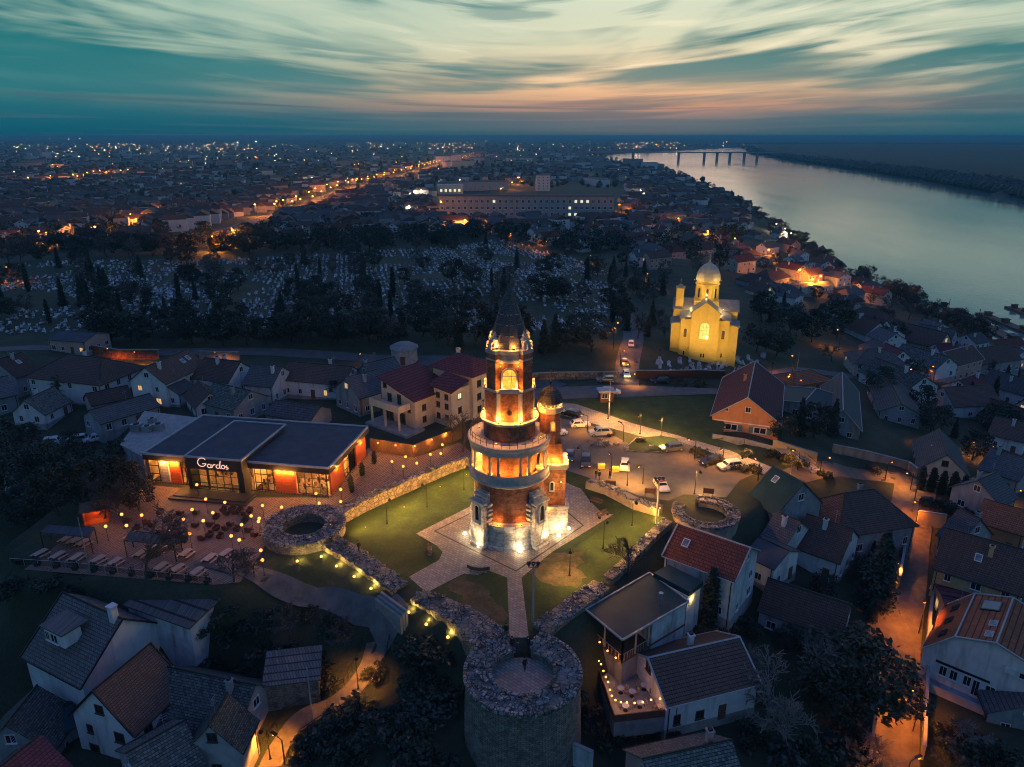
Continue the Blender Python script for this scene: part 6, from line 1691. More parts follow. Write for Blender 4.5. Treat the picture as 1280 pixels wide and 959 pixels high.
house((1179,440),(1215,431),9,6.0,3.6,'tile_brown','plaster_pink','pink gabled house lit orange by the lane lamp',trim='roof_trim',lit=.05)
house((1208,437),(1262,430),11,5,4.0,'tile_brown','plaster_grey','big dark roofed house behind the pink gable house')
house((1180,484),(1238,481),10,4.2,3.6,'tile_brown','plaster_white','long brown roofed house with pale front windows in the right middle',lit=.0)
house((1240,462),(1300,478),10,4.5,3.4,'tile_grey','plaster_white','long pale walled house at the right picture edge')
house((1184,568),(1174,536),8,3.4,3.4,'tile_grey','plaster_cream','cottage with cream gable and round white skylight',chim=0,frame='frame_brown',win=True)
_ct = [o for o in bpy.data.objects if o.get('label', '').startswith('cottage with cream')][0]
_sk = MB(); _sk.lathe([(.01, .2), (.85, .12), (.95, .02)], 20); _o = _sk.build('skylight', 'plaster_white', [c for c in _ct.children if c.name.startswith('roof')][0], loc=(.5, 1.6, 5.2)); _o.rotation_euler = (R(-40), 0, 0)
house((1150,405),(1195,412),11,5,3.8,'tile_grey','plaster_grey','dark roofed house with two skylights above the pink gable',sky=((-.1,.4),(.2,.4)))
house((992,465),(1012,462),9,3.0,1.8,'tile_lamplit_orange','plaster_orange','low house with orange lit roof under the street lamp',style='hip',chim=0)  # street lamp glow put into the roof and wall colours
house((1245,520),(1290,530),10,4,3,'tile_brown','plaster_white','house with brown roof at the far right beside the cottage')
house((1240,560),(1290,575),9,3.6,3,'tile_grey','plaster_grey','grey roofed house right of the dark hedge')
house((1110,470),(1128,505),9,3.6,2.2,'slate','plaster_grey','half ruined house with blue grey roof below the hipped cream house',chim=0)
house((968,583),(1004,603),9,4.2,4.2,'teal_roof','plaster_grey','steep teal roofed house between the parking lot and the hipped roof',chim=0,lit=0,sky=((-.2,.3),))
house((1056,616),(1092,611),10.5,4.6,4.2,'tile_brown','plaster_grey','large hipped brown roof left of the orange street',style='hip',chim=1)
house((1010,643),(1066,661),9,4.2,3.4,'tile_brown','plaster_white','pale cottage with tiled brown roof and dark windows below the hipped roof',chim=1)
house((972,640),(1000,652),7,4.0,2.6,'tile_grey','plaster_white','low grey roofed house between the red roof and the pale cottage',chim=1)
house((950,672),(985,688),6.5,4.2,1.4,'flat_roof','plaster_white','corrugated grey shed roof right of the red tiled roof',chim=0)
house((962,723),(1062,755),7.5,3.6,2.6,'tile_brown','plaster_grey','long low brown tiled house below the pale cottage',chim=0)
house((850,655),(936,684),8.5,7.0,2.6,'tile_red','plaster_stained','tall house with red tiled roof and stained blue wall beside the ring ruin',chim=0,sky=((-.3,.5),),trim='roof_trim',lit=0)
house((812,822),(922,797),9,4.4,2.6,'tile_brown','plaster_white','low white house with patchy brown roof right of the cafe terrace',chim=1,trim='roof_trim',frame='frame_brown')
house((806,948),(912,925),8.5,3.6,3.2,'tile_moss','plaster_pink','mossy slate roof cut off by the bottom picture edge',chim=1)
house((1183,660),(1290,690),10,5.5,4.2,'tile_brown','plaster_ochre','long dark tiled roof right of the orange street',sky=((-.05,.5),),chim=1,lit=0)
house((1200,636),(1225,648),8,5.5,3.6,'tile_grey','plaster_grey','grey gabled roof behind the long dark roof',chim=1)
house((1232,624),(1290,640),8,4.5,2.4,'tile_lamplit_orange','plaster_orange','orange roofed house in lamp light at the right edge',chim=0,lit=.2)  # orange lamplight put into roof and wall colour
house((1180,745),(1222,752),8,3.6,.7,'tile_maroon','plaster_ochre','flat maroon roof between the long dark roof and the gambrel house',chim=0)
house((1224,600),(1245,590),8,4,3,'tile_grey','plaster_grey','dark roof above the orange roofed house')
# gambrel house bottom right
gprof = [(-7.2, 5.2), (-4.2, 8.6), (0, 9.9), (4.2, 8.6), (7.2, 5.2)]
A, B, c, L, rz = ridge((1246, 803), (1266, 749), 9.9)
gh = thing('gambrel_house', 'white house with tiled gambrel roof, solar panel and roof windows', 'house', c, rz)
house_parts(gh, L, 14.4, 5.2, 4.7, 'tile_lamplit_orange', 'plaster_white', prof=gprof, chim=0, win=False, trim='roof_trim', face=(-1, 0), over=.2)  # brown tiles coloured orange for the lamplight on them
gre = -L / 2
for y, z, w, h in ((4.6, 2.2, .9, 1.5), (3.4, 2.2, .9, 1.5), (1.9, 2.2, .9, 1.5), (.9, 1.2, .8, 2.5), (-.6, 2.2, 1.1, 1.4), (-3.9, 6.3, 2.2, .8)):
    window(gh, (gre - .01, y, z), -PI / 2, w, h, None, 'frame_white')
grf = [x for x in gh.children if x.name.startswith('roof')][0]
def onroof(u, y, w, l, mat, name, lit=None):
    pr = gprof
    for (ya, za), (yb, zb) in zip(pr, pr[1:]):
        if ya <= y <= yb: z = za + (zb - za) * (y - ya) / (yb - ya); ang = math.atan2(zb - za, yb - ya); break
    k = MB(); k.box((0, 0, 0), (w, l, .14)); k.box((0, 0, .08), (w * .86, l * .88, .04), mi=1)
    o = k.build(name, ['dark_metal' if mat != 'pane_sky' else 'frame_white', mat], grf, loc=(u * L, y, z + .08)); o.rotation_euler = (ang, 0, 0)
for u in (-.3, 0, .3): onroof(u, 5.8, 1.5, 1.2, 'dark_glass', 'roof_window')
for u in (-.12, -.36): onroof(u, 1.0 - 3.3 * 0, 1.3, .9, 'pane_sky', 'roof_window')
onroof(.27, 1.9, 2.6, 2.2, 'paint_grey', 'solar_panel')
b = MB(); b.box((gre - .25, -2.0, 7.0), (.4, 1.1, .8)); b.build('air_conditioner', 'frame_white', gh)
b = MB(); b.box((gre - 1.2, 2.6, .9), (2.4, 9, .25)); b.box((gre - 2.35, 2.6, 1.5), (.1, 9, 1.0)); b.build('balcony', 'plaster_grey', gh)
b = MB(); b.box((gre - .03, 2.6, 4.05), (.12, 6, .3)); b.build('roller_box', 'dark_metal', gh)
house((1290,880),(1270,840),8,3.4,2.2,'tile_grey','plaster_grey','grey lean roof at the right edge below the white gambrel house',chim=0,dz=-1)
# foreground left
house((80,741),(152,773),12,6.0,5.0,'slate','plaster_white','dark roofed house with white gable wall and roof terrace at the left',chim=0,win=False,trim='dark_metal')
_f = [o for o in bpy.data.objects if o.get('label', '').startswith('dark roofed house with white gable')][0]
_fr = [x for x in _f.children if x.name.startswith('roof')][0]
b = MB(); b.box((-.6, -3.6, 9.3), (3.6, 2.2, 2.0)); dmr = b.build('dormer', 'plaster_white', _f); b = MB(); b.box((-.6, -3.3, 10.4), (4.4, 3.4, .18)); b.build('roof', 'slate', dmr)
window(dmr, (-.6, -4.71, 8.5), 0, 1.4, 1.3); window(dmr, (-1.9, -4.71, 8.5), 0, .8, 1.3)
b = MB(); b.box((4.6, -.3, 11.3), (.8, .8, 2.6)); b.box((4.6, -.3, 12.65), (1.0, 1.0, .16)); b.build('chimney', 'plaster_white', _fr)
house((186,806),(118,862),8.5,6.0,4.4,'tile_brown','plaster_white','narrow white gabled house with red brown roof at the lower left',chim=0,frame='frame_brown',lit=0,trim='dark_metal')
house((206,833),(317,856),9.5,4.5,4.0,'tile_moss','plaster_grey','mossy stone slate roof with a cross gable at the lower left',chim=1,lit=0)
_h = HOUSES[-1]
house((262,905),(283,868),5.5,4.4,3.2,'tile_moss','plaster_grey','cross gable with timber windows in front of the mossy slate roof',chim=0,frame='frame_brown',lit=0)
house((160,940),(228,902),8,3.2,2.6,'tile_moss','plaster_grey','low mossy slate roof at the bottom edge under the cross gable',chim=0)
house((8,905),(45,858),8,4.0,3.6,'tile_moss','plaster_grey','dark mossy roof at the left picture edge above the red brown roof',chim=0)
house((-20,975),(48,920),8,4.0,3.2,'tile_maroon','plaster_grey','red brown roof in the bottom left corner',chim=0)
house((60,893),(88,880),5,3,1.0,'teal_roof','plaster_grey','small flat green roof between the dark house and the white gable',chim=0,win=False)
w0 = on(165, 790); w1 = on(236, 812)
# tall stained wall right of the dark roofed house
sw = thing('stained_house', 'grey house with streaked pale wall beside the dark roofed house', 'house', on(205, 815), R(-24))
b = MB(); b.prism([(-5.2, 0), (5.6, 0), (5.2, 7), (-5, 7)], -3, 5.6); b.build('wall', 'plaster_stained', sw)
b = MB(); b.hull2([(-5.6, -.4, 5.6), (6, -.4, 5.6), (5.6, 7.4, 6.6), (-5.4, 7.4, 6.6)], [(-5.6, -.4, 5.8), (6, -.4, 5.8), (5.6, 7.4, 6.8), (-5.4, 7.4, 6.8)]); b.build('roof', 'slate', sw)
bk = thing('stone_hut', 'small grey stone hut left of the stair path', 'hut', on(370, 862), R(10))
b = MB(); b.box((0, 0, 1.0), (6, 4, 4.0)); b.build('wall', 'ruin_courses', bk); b = MB(); b.hull2([(-3.3, -2.4, 2.9), (3.3, -2.4, 2.9), (3.3, 2.4, 4.0), (-3.3, 2.4, 4.0)], [(-3.3, -2.4, 3.1), (3.3, -2.4, 3.1), (3.3, 2.4, 4.2), (-3.3, 2.4, 4.2)]); b.build('roof', 'slate', bk)
# cafe with the dark flat roof and string lights
zc = 0.2
ck = [P(a, c_, zc) for a, c_ in ((732, 762), (778, 800), (861, 752), (812, 716))]
c0 = sum(ck, Vector()) / 4; cz = -6.0
cf = thing('cafe', 'cafe with dark flat roof over an open terrace beside the stone topped wall', 'cafe', (c0.x, c0.y, cz))
loc = [p - c0 for p in ck]
def lp(z, k=1.0): return [(p.x * k, p.y * k, z) for p in loc]
b = MB(); b.hull2(lp(zc - cz - .25), lp(zc - cz)); cr_ = b.build('roof', 'teal_roof', cf)
b = MB()
for i in range(4):
    a, d = Vector(lp(zc - cz)[i]), Vector(lp(zc - cz)[(i + 1) % 4]); b.tube(a, d, .14, .14, 4)
b.build('roof_edge', 'roof_trim', cr_)
b = MB(); b.hull2(lp(2.6, .97), lp(2.85, .97)); b.build('terrace_floor', 'wood_brown', cf)
m01 = [loc[0].lerp(loc[3], .45), loc[1].lerp(loc[2], .45), loc[2], loc[3]]
b = MB(); b.hull2([(p.x * .95, p.y * .95, -3) for p in m01], [(p.x * .95, p.y * .95, zc - cz - .26) for p in m01]); b.build('wall', 'plaster_stained', cf)
b = MB(); b.hull2([(p.x * .9, p.y * .9, -3) for p in loc], [(p.x * .9, p.y * .9, 2.58) for p in loc]); b.build('lower_wall', 'plaster_grey', cf)
for t_ in (0, .5, 1):
    for e in (0, 1):
        p = (loc[0].lerp(loc[1], t_) if e == 0 else loc[1].lerp(loc[2], t_ * .4)) * .95
        b = MB(); b.box((p.x, p.y, 4.4), (.2, .2, 3.1)); b.build('post', 'wood_pale', cf)
b = MB()
for a, d in ((loc[0], loc[1]), (loc[1], loc[1].lerp(loc[2], .45))):
    for k in range(12):
        p = a.lerp(d, k / 11) * .96; b.tube((p.x, p.y, 2.85), (p.x, p.y, 3.8), .03, .03, 4)
    b.tube(Vector((a.x * .96, a.y * .96, 3.8)), Vector((d.x * .96, d.y * .96, 3.8)), .05, .05, 5)
b.build('railing', 'wood_pale', cf)
ck2 = [P(a, c_, 1.0) for a, c_ in ((817, 708), (863, 738), (878, 727), (836, 706))]
b = MB(); q2 = [P(a, c_, .9) - c0 for a, c_ in ((817, 716), (862, 740), (879, 727), (836, 706))]
b.hull2([(p.x, p.y, zc - cz + .0) for p in q2], [(p.x, p.y, zc - cz + .7) for p in q2]); b.build('upper_roof', 'teal_roof', cf)
b = MB(); b.hull2([(p.x * .97, p.y * .97, -3) for p in q2], [(p.x * .97, p.y * .97, zc - cz - .02) for p in q2]); b.build('wall', 'plaster_stained', cf)
b = MB(); q = P(826, 747, zc + 1) - c0; b.tube((q.x, q.y, zc - cz), (q.x, q.y, zc - cz + 1.5), .2, .2, 8); b.tube((q.x, q.y, zc - cz + 1.5), (q.x, q.y, zc - cz + 1.7), .3, .3, 8); b.build('flue', 'bare_metal', cr_)
b = MB(); q = P(862, 744, -.3) - c0; b.ball((q.x, q.y, -.3 - cz), .3, 8, 5); lo = b.build('lit_lamp', 'bulb_warm', cf); light(lo, (q.x + .3, q.y - .5, -.6 - cz), 25, YE_, .2)
def string_lights(pxs, z, label, n):
    pts = [P(a, c_, z) if not isinstance(z, list) else P(a, c_, z[i]) for i, (a, c_) in enumerate(pxs)]
    t = thing('string_lights', label, 'string lights', pts[0]); full = []
    for a, d in zip(pts, pts[1:]):
        full += [a.lerp(d, i / 6) - Vector((0, 0, .25 * math.sin(PI * i / 6))) - pts[0] for i in range(6)]
    full.append(pts[-1] - pts[0]); b = MB(); b.path(full, .015, 4); b.build('cable', 'dark_metal', t)
    for k in range(n):
        f = (k + .5) / n * (len(full) - 1); i = int(f); p = full[i].lerp(full[i + 1], f - i) - Vector((0, 0, .1))
        b = MB(); b.ball(p, .11, 8, 5); b.build('bulb', 'bulb_string', t)
        if k % 3 == 1: light(t, p - Vector((0, 0, .15)), 14, OR_, .1)
string_lights([(729,780),(736,790),(748,800),(775,825)], -2.4, 'warm string lights along the open front of the flat roofed cafe', 8)
string_lights([(744,815),(752,830),(760,850),(766,872),(785,877),(812,874),(842,866)], -4.6, 'warm string lights round the lower garden terrace of the cafe', 16)
# lower garden terrace
gk_ = [P(a, c_, -6.6) for a, c_ in ((748, 842), (768, 902), (846, 893), (838, 862), (800, 830))]
dk = thing('garden_terrace', 'small fenced garden terrace under string lights below the cafe', 'terrace', (gk_[0].x, gk_[0].y, -8))
b = MB(); b.hull2([(p.x - gk_[0].x, p.y - gk_[0].y, -1) for p in gk_], [(p.x - gk_[0].x, p.y - gk_[0].y, 1.3) for p in gk_]); b.build('deck', 'concrete', dk)
b = MB()
for a, d in zip(gk_[:2], gk_[1:3]):
    v = d - a; b.box(((a + d).x / 2 - gk_[0].x, (a + d).y / 2 - gk_[0].y, 1.8), (v.length, .1, 1.0), math.atan2(v.y, v.x))
b.build('parapet', 'wood_brown', dk)
rg = random.Random(9)
for i, (px, py) in enumerate(((776,862),(782,884),(800,880),(805,858),(822,868),(812,845),(826,884),(790,866))):
    q = P(px, py, -6.2); t = thing('cafe_table', 'small round table on the garden terrace below the cafe', 'table', (q.x, q.y, -6.7), 0, 'tables on the garden terrace')
    b = MB(); b.lathe([(.42, .72), (.42, .76)], 12); b.build('tabletop', 'plaster_white', t); b = MB(); b.tube((0, 0, 0), (0, 0, .72), .04, .04, 6); b.lathe([(.3, 0), (.05, .08)], 8); b.build('leg', 'dark_metal', t)
    for a in (0.4, 2.6):
        s_ = thing('cafe_chair', 'pale chair at a small table on the garden terrace', 'chair', (q.x + .7 * math.cos(a), q.y + .7 * math.sin(a), -6.7), a + PI / 2, 'chairs on the garden terrace')
        b = MB(); b.box((0, 0, .45), (.42, .42, .05)); b.build('seat', 'wood_pale', s_); b = MB(); b.box((0, -.2, .7), (.42, .05, .45)); b.build('backrest', 'wood_pale', s_)
        for x in (-.17, .17):
            for y in (-.17, .17):
                b = MB(); b.tube((x, y, 0), (x, y, .45), .02, .02, 4); b.build('leg', 'dark_metal', s_)
# walls and hedges around the road
def plain_wall(pxs, h, th, mat, label, name='garden_wall', up=0.0):
    pts = [on(a, c_) for a, c_ in pxs]; t = thing(name, label, 'wall', pts[0])
    for a, d in zip(pts, pts[1:]):
        n = max(1, int((d - a).length / 3)); 
        b = MB(); v = d - a; nn_ = Vector((-v.y, v.x, 0)).normalized() * th / 2; lo_, hi = [], []
        q0 = [a + nn_, a - nn_, d - nn_, d + nn_]
        b.hull2([(p.x - pts[0].x, p.y - pts[0].y, (a.z if i < 2 else d.z) - 1.5 - pts[0].z) for i, p in enumerate(q0)], [(p.x - pts[0].x, p.y - pts[0].y, (a.z if i < 2 else d.z) + h - pts[0].z) for i, p in enumerate(q0)])
        w = b.build('wall', mat, t)
        b = MB(); b.hull2([(p.x - pts[0].x, p.y - pts[0].y, (a.z if i < 2 else d.z) + h - pts[0].z + .003) for i, p in enumerate([a + nn_ * 1.3, a - nn_ * 1.3, d - nn_ * 1.3, d + nn_ * 1.3])], [(p.x - pts[0].x, p.y - pts[0].y, (a.z if i < 2 else d.z) + h + .12 - pts[0].z) for i, p in enumerate([a + nn_ * 1.3, a - nn_ * 1.3, d - nn_ * 1.3, d + nn_ * 1.3])]); b.build('coping', 'concrete', w)
    return t
plain_wall([(655,476),(700,474),(740,474),(774,473)], 1.8, .35, 'rubble_face', 'low stone cemetery wall left of the church gate')
plain_wall([(794,474),(830,474),(870,473),(905,474)], 2.2, .4, 'sofa_red', 'dark red wall right of the church gate')
plain_wall([(100,440),(150,449),(200,449)], 2.6, .4, 'tower_brick', 'brick wall lit orange below the cemetery at the left')
plain_wall([(250,449),(300,450)], 2.2, .4, 'old_render', 'pale wall lit orange behind the two chimney house')
plain_wall([(965,563),(1000,574),(1020,580)], 2.2, .3, 'plaster_ochre', 'ochre garden wall lit from below beside the road')
plain_wall([(1040,566),(1085,575),(1135,588),(1145,596)], 1.8, .4, 'old_render', 'long pale retaining wall above the lane to the street')
plain_wall([(1130,660),(1128,700),(1122,735)], 2.0, .3, 'plaster_ochre', 'ochre wall along the left side of the orange street')
plain_wall([(1145,655),(1180,660)], 2.6, .3, 'plaster_ochre', 'short lit wall at the bend of the orange street')
plain_wall([(1170,700),(1160,780),(1156,860),(1152,950)], 2.0, .3, 'plaster_ochre', 'wall along the right side of the orange street')
plain_wall([(1085,960),(1093,900),(1100,850)], 1.6, .3, 'old_render', 'low wall along the lower left side of the street')
plain_wall([(690,945),(740,968)], 3.0, .35, 'plaster_stained', 'pale wall at the foot of the front ruin')
plain_wall([(1165,462),(1190,465),(1210,470)], 1.8, .3, 'plaster_ochre', 'orange lit wall beneath the pink gable house')
plain_wall([(890,549),(930,555),(985,570)], 1.0, .3, 'concrete', 'low wall in front of the orange house with blue shutters')
# stairs beside the lane
stp = thing('stone_stairs', 'stone stairs with rails climbing from the lane to the flat roofed house', 'stairs', on(1018, 590), R(35))
b = MB()
for k in range(12): b.box((0, k * .5, .12 + k * .2), (2.4, .5, .5 + k * .1))
b.build('steps', 'concrete', stp)
for s_ in (-1, 1):
    b = MB(); b.tube((s_ * 1.2, 0, 1.2), (s_ * 1.2, 6, 3.6), .05, .05, 5); b.tube((s_ * 1.2, 0, 0), (s_ * 1.2, 0, 1.2), .05, .05, 5); b.tube((s_ * 1.2, 6, 2.4), (s_ * 1.2, 6, 3.6), .05, .05, 5); b.build('handrail', 'dark_metal', stp)
# ---------------------------------------------------------------- trees
def leaf_quads(mb, c, r, n, s0, s1, rng, flat=0.0, mi=0):
    for _ in range(n):
        while True:
            d = Vector((rng.uniform(-1, 1), rng.uniform(-1, 1), rng.uniform(-1, 1)))
            if d.length_squared <= 1: break
        p = Vector(c) + Vector((d.x * r[0], d.y * r[1], d.z * r[2]))
        u = Vector((rng.uniform(-1, 1), rng.uniform(-1, 1), rng.uniform(-.6, .6))).normalized(); w = u.orthogonal().normalized()
        w = (w * math.cos(2.4 * rng.random()) + u.cross(w) * math.sin(2.4 * rng.random())).normalized()
        s_ = rng.uniform(s0, s1)
        mb.add([p - u * s_ - w * s_ * .5, p + u * s_ * .2 - w * s_ * .6, p + u * s_ + w * s_ * .3, p - u * s_ * .1 + w * s_ * .6], [(0, 1, 2, 3)], mi)
def limbs(mb, tw_, p, d, ln, r, depth, rng, droop=0.0, spread=.55, tips=None):
    segs = 3
    for i in range(segs):
        d = (d + Vector((rng.gauss(0, .12), rng.gauss(0, .12), rng.gauss(0, .06) - droop))).normalized()
        q = p + d * (ln / segs); r2 = r * .86
        (mb if depth > 1 else tw_).tube(p, q, max(r, .042), max(r2, .036), 6 if depth > 2 else 4 if depth > 1 else 3, cap=False)
        p, r = q, r2
        if depth > 0 and (i > 0 or depth < 4):
            for _ in range({4: 2, 3: 1 + (i == 2), 2: 1 + (i > 0), 1: 2}.get(depth, 1)):
                a = rng.uniform(0, 2 * PI); o = d.orthogonal().normalized(); o2 = d.cross(o)
                nd = (d * math.cos(spread) + (o * math.cos(a) + o2 * math.sin(a)) * math.sin(spread) * rng.uniform(.8, 1.4)).normalized()
                limbs(mb, tw_, p, nd, ln * rng.uniform(.55, .8), r * rng.uniform(.5, .68), depth - 1, rng, droop, spread, tips)
    if tips is not None and depth <= 1: tips.append(p)
def proto_bare(seed, h=9.0, bark='bark', depth=4, spread=.55):
    rng = random.Random(seed); t = thing('bare_tree', '', 'tree'); a, b = MB(), MB()
    limbs(a, b, Vector((0, 0, -.4)), Vector((0, 0, 1)), h * .38, h * .024, depth, rng, -.01, spread)
    a.build('trunk', bark, t); b.build('crown', 'twig' if bark == 'bark' else bark, t)
    return t
def proto_bushy(seed, h=9.0, w=4.0, mat='leaf_dark', n=46, per=46):
    rng = random.Random(seed); t = thing('scrub_tree' if mat == 'twig' else 'leafy_tree', '', 'tree'); a, b, tips = MB(), MB(), []
    limbs(a, a, Vector((0, 0, -.4)), Vector((0, 0, 1)), h * .36, h * .03, 2, rng, 0, .6, tips)
    for k in range(n):
        th = rng.uniform(0, 2 * PI); zz = rng.uniform(-.85, 1); rr = math.sqrt(1 - min(1, zz * zz) * .95) * rng.uniform(.55, 1.02)
        c = (w * rr * math.cos(th), w * rr * math.sin(th), h * .6 + zz * h * .4)
        k_ = rng.uniform(.7, 1.35); leaf_quads(b, c, (w * .27 * k_, w * .27 * k_, h * .085 * k_), per, .16, .36, rng)
    a.build('trunk', 'bark', t); b.build('crown', mat, t)
    return t
def proto_conifer(seed, h=12.0, w=2.6, mat='leaf_dark', narrow=False):
    rng = random.Random(seed); t = thing('cypress_tree' if narrow else 'fir_tree', '', 'tree'); a, b = MB(), MB()
    a.tube((0, 0, -.4), (0, 0, h * .96), h * .018, .02, 7)
    lv = int(h * (2.2 if narrow else 1.7))
    for i in range(lv):
        f = i / lv; z = h * (.06 + .92 * f)
        rad = w * ((1 - f) ** .75 if not narrow else min(1, 3 * (1 - f)) ** .8 * (.75 + .25 * f)) * rng.uniform(.78, 1.12) + .08
        m = max(5, int(7 + rad * 5))
        for k in range(m):
            th = 2 * PI * (k + rng.random()) / m; r_ = rad * rng.uniform(.5, 1.0)
            leaf_quads(b, (r_ * .62 * math.cos(th), r_ * .62 * math.sin(th), z - (0 if narrow else r_ * .22)), (r_ * .42 + .08, r_ * .42 + .08, .3), 9, .14, .36, rng)
    a.build('trunk', 'bark', t); b.build('crown', mat, t)
    return t
def proto_shrub(seed, w=1.8, h=1.6, mat='leaf_dark'):
    rng = random.Random(seed); t = thing('shrub', '', 'shrub'); a, b = MB(), MB()
    for k in range(5): a.tube((0, 0, -.3), (rng.gauss(0, w * .3), rng.gauss(0, w * .3), h * .7), .05, .02, 4, cap=False)
    for k in range(16):
        th = rng.uniform(0, 2 * PI); r_ = w * math.sqrt(rng.random()) * .8
        leaf_quads(b, (r_ * math.cos(th), r_ * math.sin(th), h * (.25 + .55 * rng.random() * (1 - .4 * r_ / w))), (w * .32, w * .32, h * .25), 36, .1, .26, rng)
    a.build('stems', 'bark', t); b.build('foliage', mat, t)
    return t
PT = {'bare': [proto_bare(s_) for s_ in (1, 2, 3)], 'pale': [proto_bare(s_, 9, 'bark_pale', 4, .7) for s_ in (5, 6)],
      'bushy': [proto_bushy(s_, 9, 4.2) for s_ in (11, 12, 13)] , 'green': [proto_bushy(21, 8, 5.2, 'leaf_green', 60, 50), proto_bushy(22, 8, 4.4, 'leaf_green', 50, 46)],
      'brush': [proto_bushy(61, 9, 4.0, 'twig', 44, 26), proto_bushy(62, 9, 3.6, 'twig', 40, 24)],
      'fir': [proto_conifer(31), proto_conifer(32, 12, 3.2)], 'cypress': [proto_conifer(41, 9, .95, 'leaf_dark', True)], 'shrub': [proto_shrub(51), proto_shrub(52, 2.2, 1.9), proto_shrub(53, 1.6, 1.3, 'leaf_green')]}
PH = {'bare': 9., 'pale': 9., 'bushy': 9., 'green': 8., 'brush': 9., 'fir': 12., 'cypress': 9., 'shrub': 1.7}
_used = set(); RT = random.Random(77)
def tree(kind, px, py, h, label, group=None, wide=1.0, var=None, pos=None):
    q = pos if pos is not None else on(px, py)
    v = PT[kind][var if var is not None else RT.randrange(len(PT[kind]))]
    s_ = h / PH[kind]
    if v.name not in _used: _used.add(v.name); o = v
    else: o = dup(v, q)
    o.location = q; o.rotation_euler = (0, 0, RT.uniform(0, 6.28)); o.scale = (s_ * wide, s_ * wide, s_); o['label'] = label
    if group: o['group'] = group
    return o
tree('fir', 1093, 757, 13, 'big dark fir tree left of the orange street', wide=1.15)
tree('green', 1072, 888, 9.5, 'broad green tree leaning over the lower orange street', wide=1.1, var=0)
tree('green', 1035, 900, 8, 'lower green tree left of the broad tree by the street', var=1)
tree('cypress', 885, 785, 9.5, 'narrow dark cypress beside the flat roofed cafe', wide=1.25)
for px, py, h, lab in ((183,724,10.5,'tall bare tree growing at the terrace railing'),(293,730,7,'bare tree at the right end of the terrace'),(318,722,6,'small bare tree just left of the hollow ruin'),(361,800,7.5,'bare tree on the dark slope below the path'),
    (430,815,7,'bare bush like tree left of the stair path'),(395,800,5,'thin bare tree between the slope trees'),(786,722,7.5,'dark bare tree by the lawn wall right of the sandy patch'),(578,566,9,'bare tree behind the lit wall left of the tower'),(563,556,7,'small bare tree at the corner of the brown fence'),
    (270,560,7,'bare tree behind the restaurant roof'),(98,500,8,'bare tree before the hipped brown house'),(360,480,7,'bare tree among the roofs behind the restaurant'),(420,500,7,'bare tree beside the pension'),(655,480,5,'bare tree behind the tower'),(1040,452,7,'bare tree right of the round trees'),(1075,420,7,'bare tree under the street lamp behind the church'),(985,405,8,'pale bare tree beside the round dark trees')):
    tree('bare', px, py, h, lab)
for px, py, h, lab in ((960,900,10,'pale bare tree reaching over the patchy brown roof'),(1010,860,8.5,'pale bare tree left of the broad green tree'),(985,940,8,'pale bare tree at the bottom right of the white house'),(1090,955,6,'thin pale tree beside the lower street'),(1200,930,5,'thin pale tree below the gambrel house'),(935,855,6,'slender pale tree behind the white house')):
    tree('pale', px, py, h, lab)
for px, py, h in ((439,611,2.6),(453,595,2.6),(468,580,2.6),(440,616,2.2)):
    tree('cypress', px, py, h, 'clipped cone shrub in a row along the right side of the restaurant', 'cone shrubs by the restaurant', wide=1.9)
for i, (px, py, h) in enumerate(((1150,612,5),(1163,615,5.2),(1176,618,5),(1189,621,5.3),(1202,624,5),(1214,627,5.1))):
    tree('cypress', px, py, h, 'clipped thuja in the dark hedge below the cream cottage', 'thujas in the hedge', wide=1.7)
for i, (px, py, h, k, lab) in enumerate(((952,402,11,'bushy','dark round tree right behind the church'),(985,420,12,'bushy','big dark tree between the church and the street lamp'),(1015,428,11,'bushy','dark tree beside the pole with the orange lamp'),(1042,415,12,'green','dull green tree above the hipped cream house'),(945,440,9,'bushy','dark tree at the right wall of the church'),(970,445,8,'green','green tree above the orange lit house'),
    (1098,500,9,'bushy','round dark tree in front of the hipped cream house'),(1040,545,9,'fir','dark fir beside the steep grey house'),(998,545,9,'fir','dark fir behind the ochre wall'),(1018,548,8,'bushy','dark tree between the two firs'),(975,552,6,'bushy','small dark tree next to the orange house'),(1240,545,8,'bushy','dark tree right of the cream cottage'),(1215,575,7,'bushy','dark tree behind the thuja hedge'),(1150,520,8,'bushy','dark tree left of the cream cottage'),
    (850,492,3.5,'bushy','wide dark bush on the grass slope'),(875,490,3.5,'bushy','dark bush beside the orange house roof'))):
    tree(k, px, py, h, lab)
for px, py, h in ((10,575,8),(25,620,9),(60,610,8),(95,600,7),(75,645,8),(110,632,8),(140,612,6),(160,620,6),(35,660,7),(175,640,5),(-15,600,9),(150,585,5),(90,562,4),(40,560,5)):
    tree('bushy', px, py, h, 'dark leafy tree in the grove left of the restaurant', 'trees in the grove left of the restaurant')
for px, py, h in ((45,590,8),(120,585,7),(85,620,8),(15,640,8),(130,650,8),(155,655,7),(60,640,8),(190,622,6)):
    tree('bare', px, py, h, 'bare tree among the dark trees left of the restaurant', 'bare trees in the grove left of the restaurant')
for px, py, h, w_ in ((535,812,1.8,1.5),(550,828,2,1.4),(520,835,1.8,1.5),(545,855,2.2,1.4),(565,865,2,1.3),(515,865,1.8,1.5),(505,815,1.4,1.4),(535,890,2,1.4),(500,895,1.6,1.4)):
    tree('shrub', px, py, h, 'dense dark shrub on the slope below the front wall', 'shrubs on the slope by the front ruin', wide=w_)
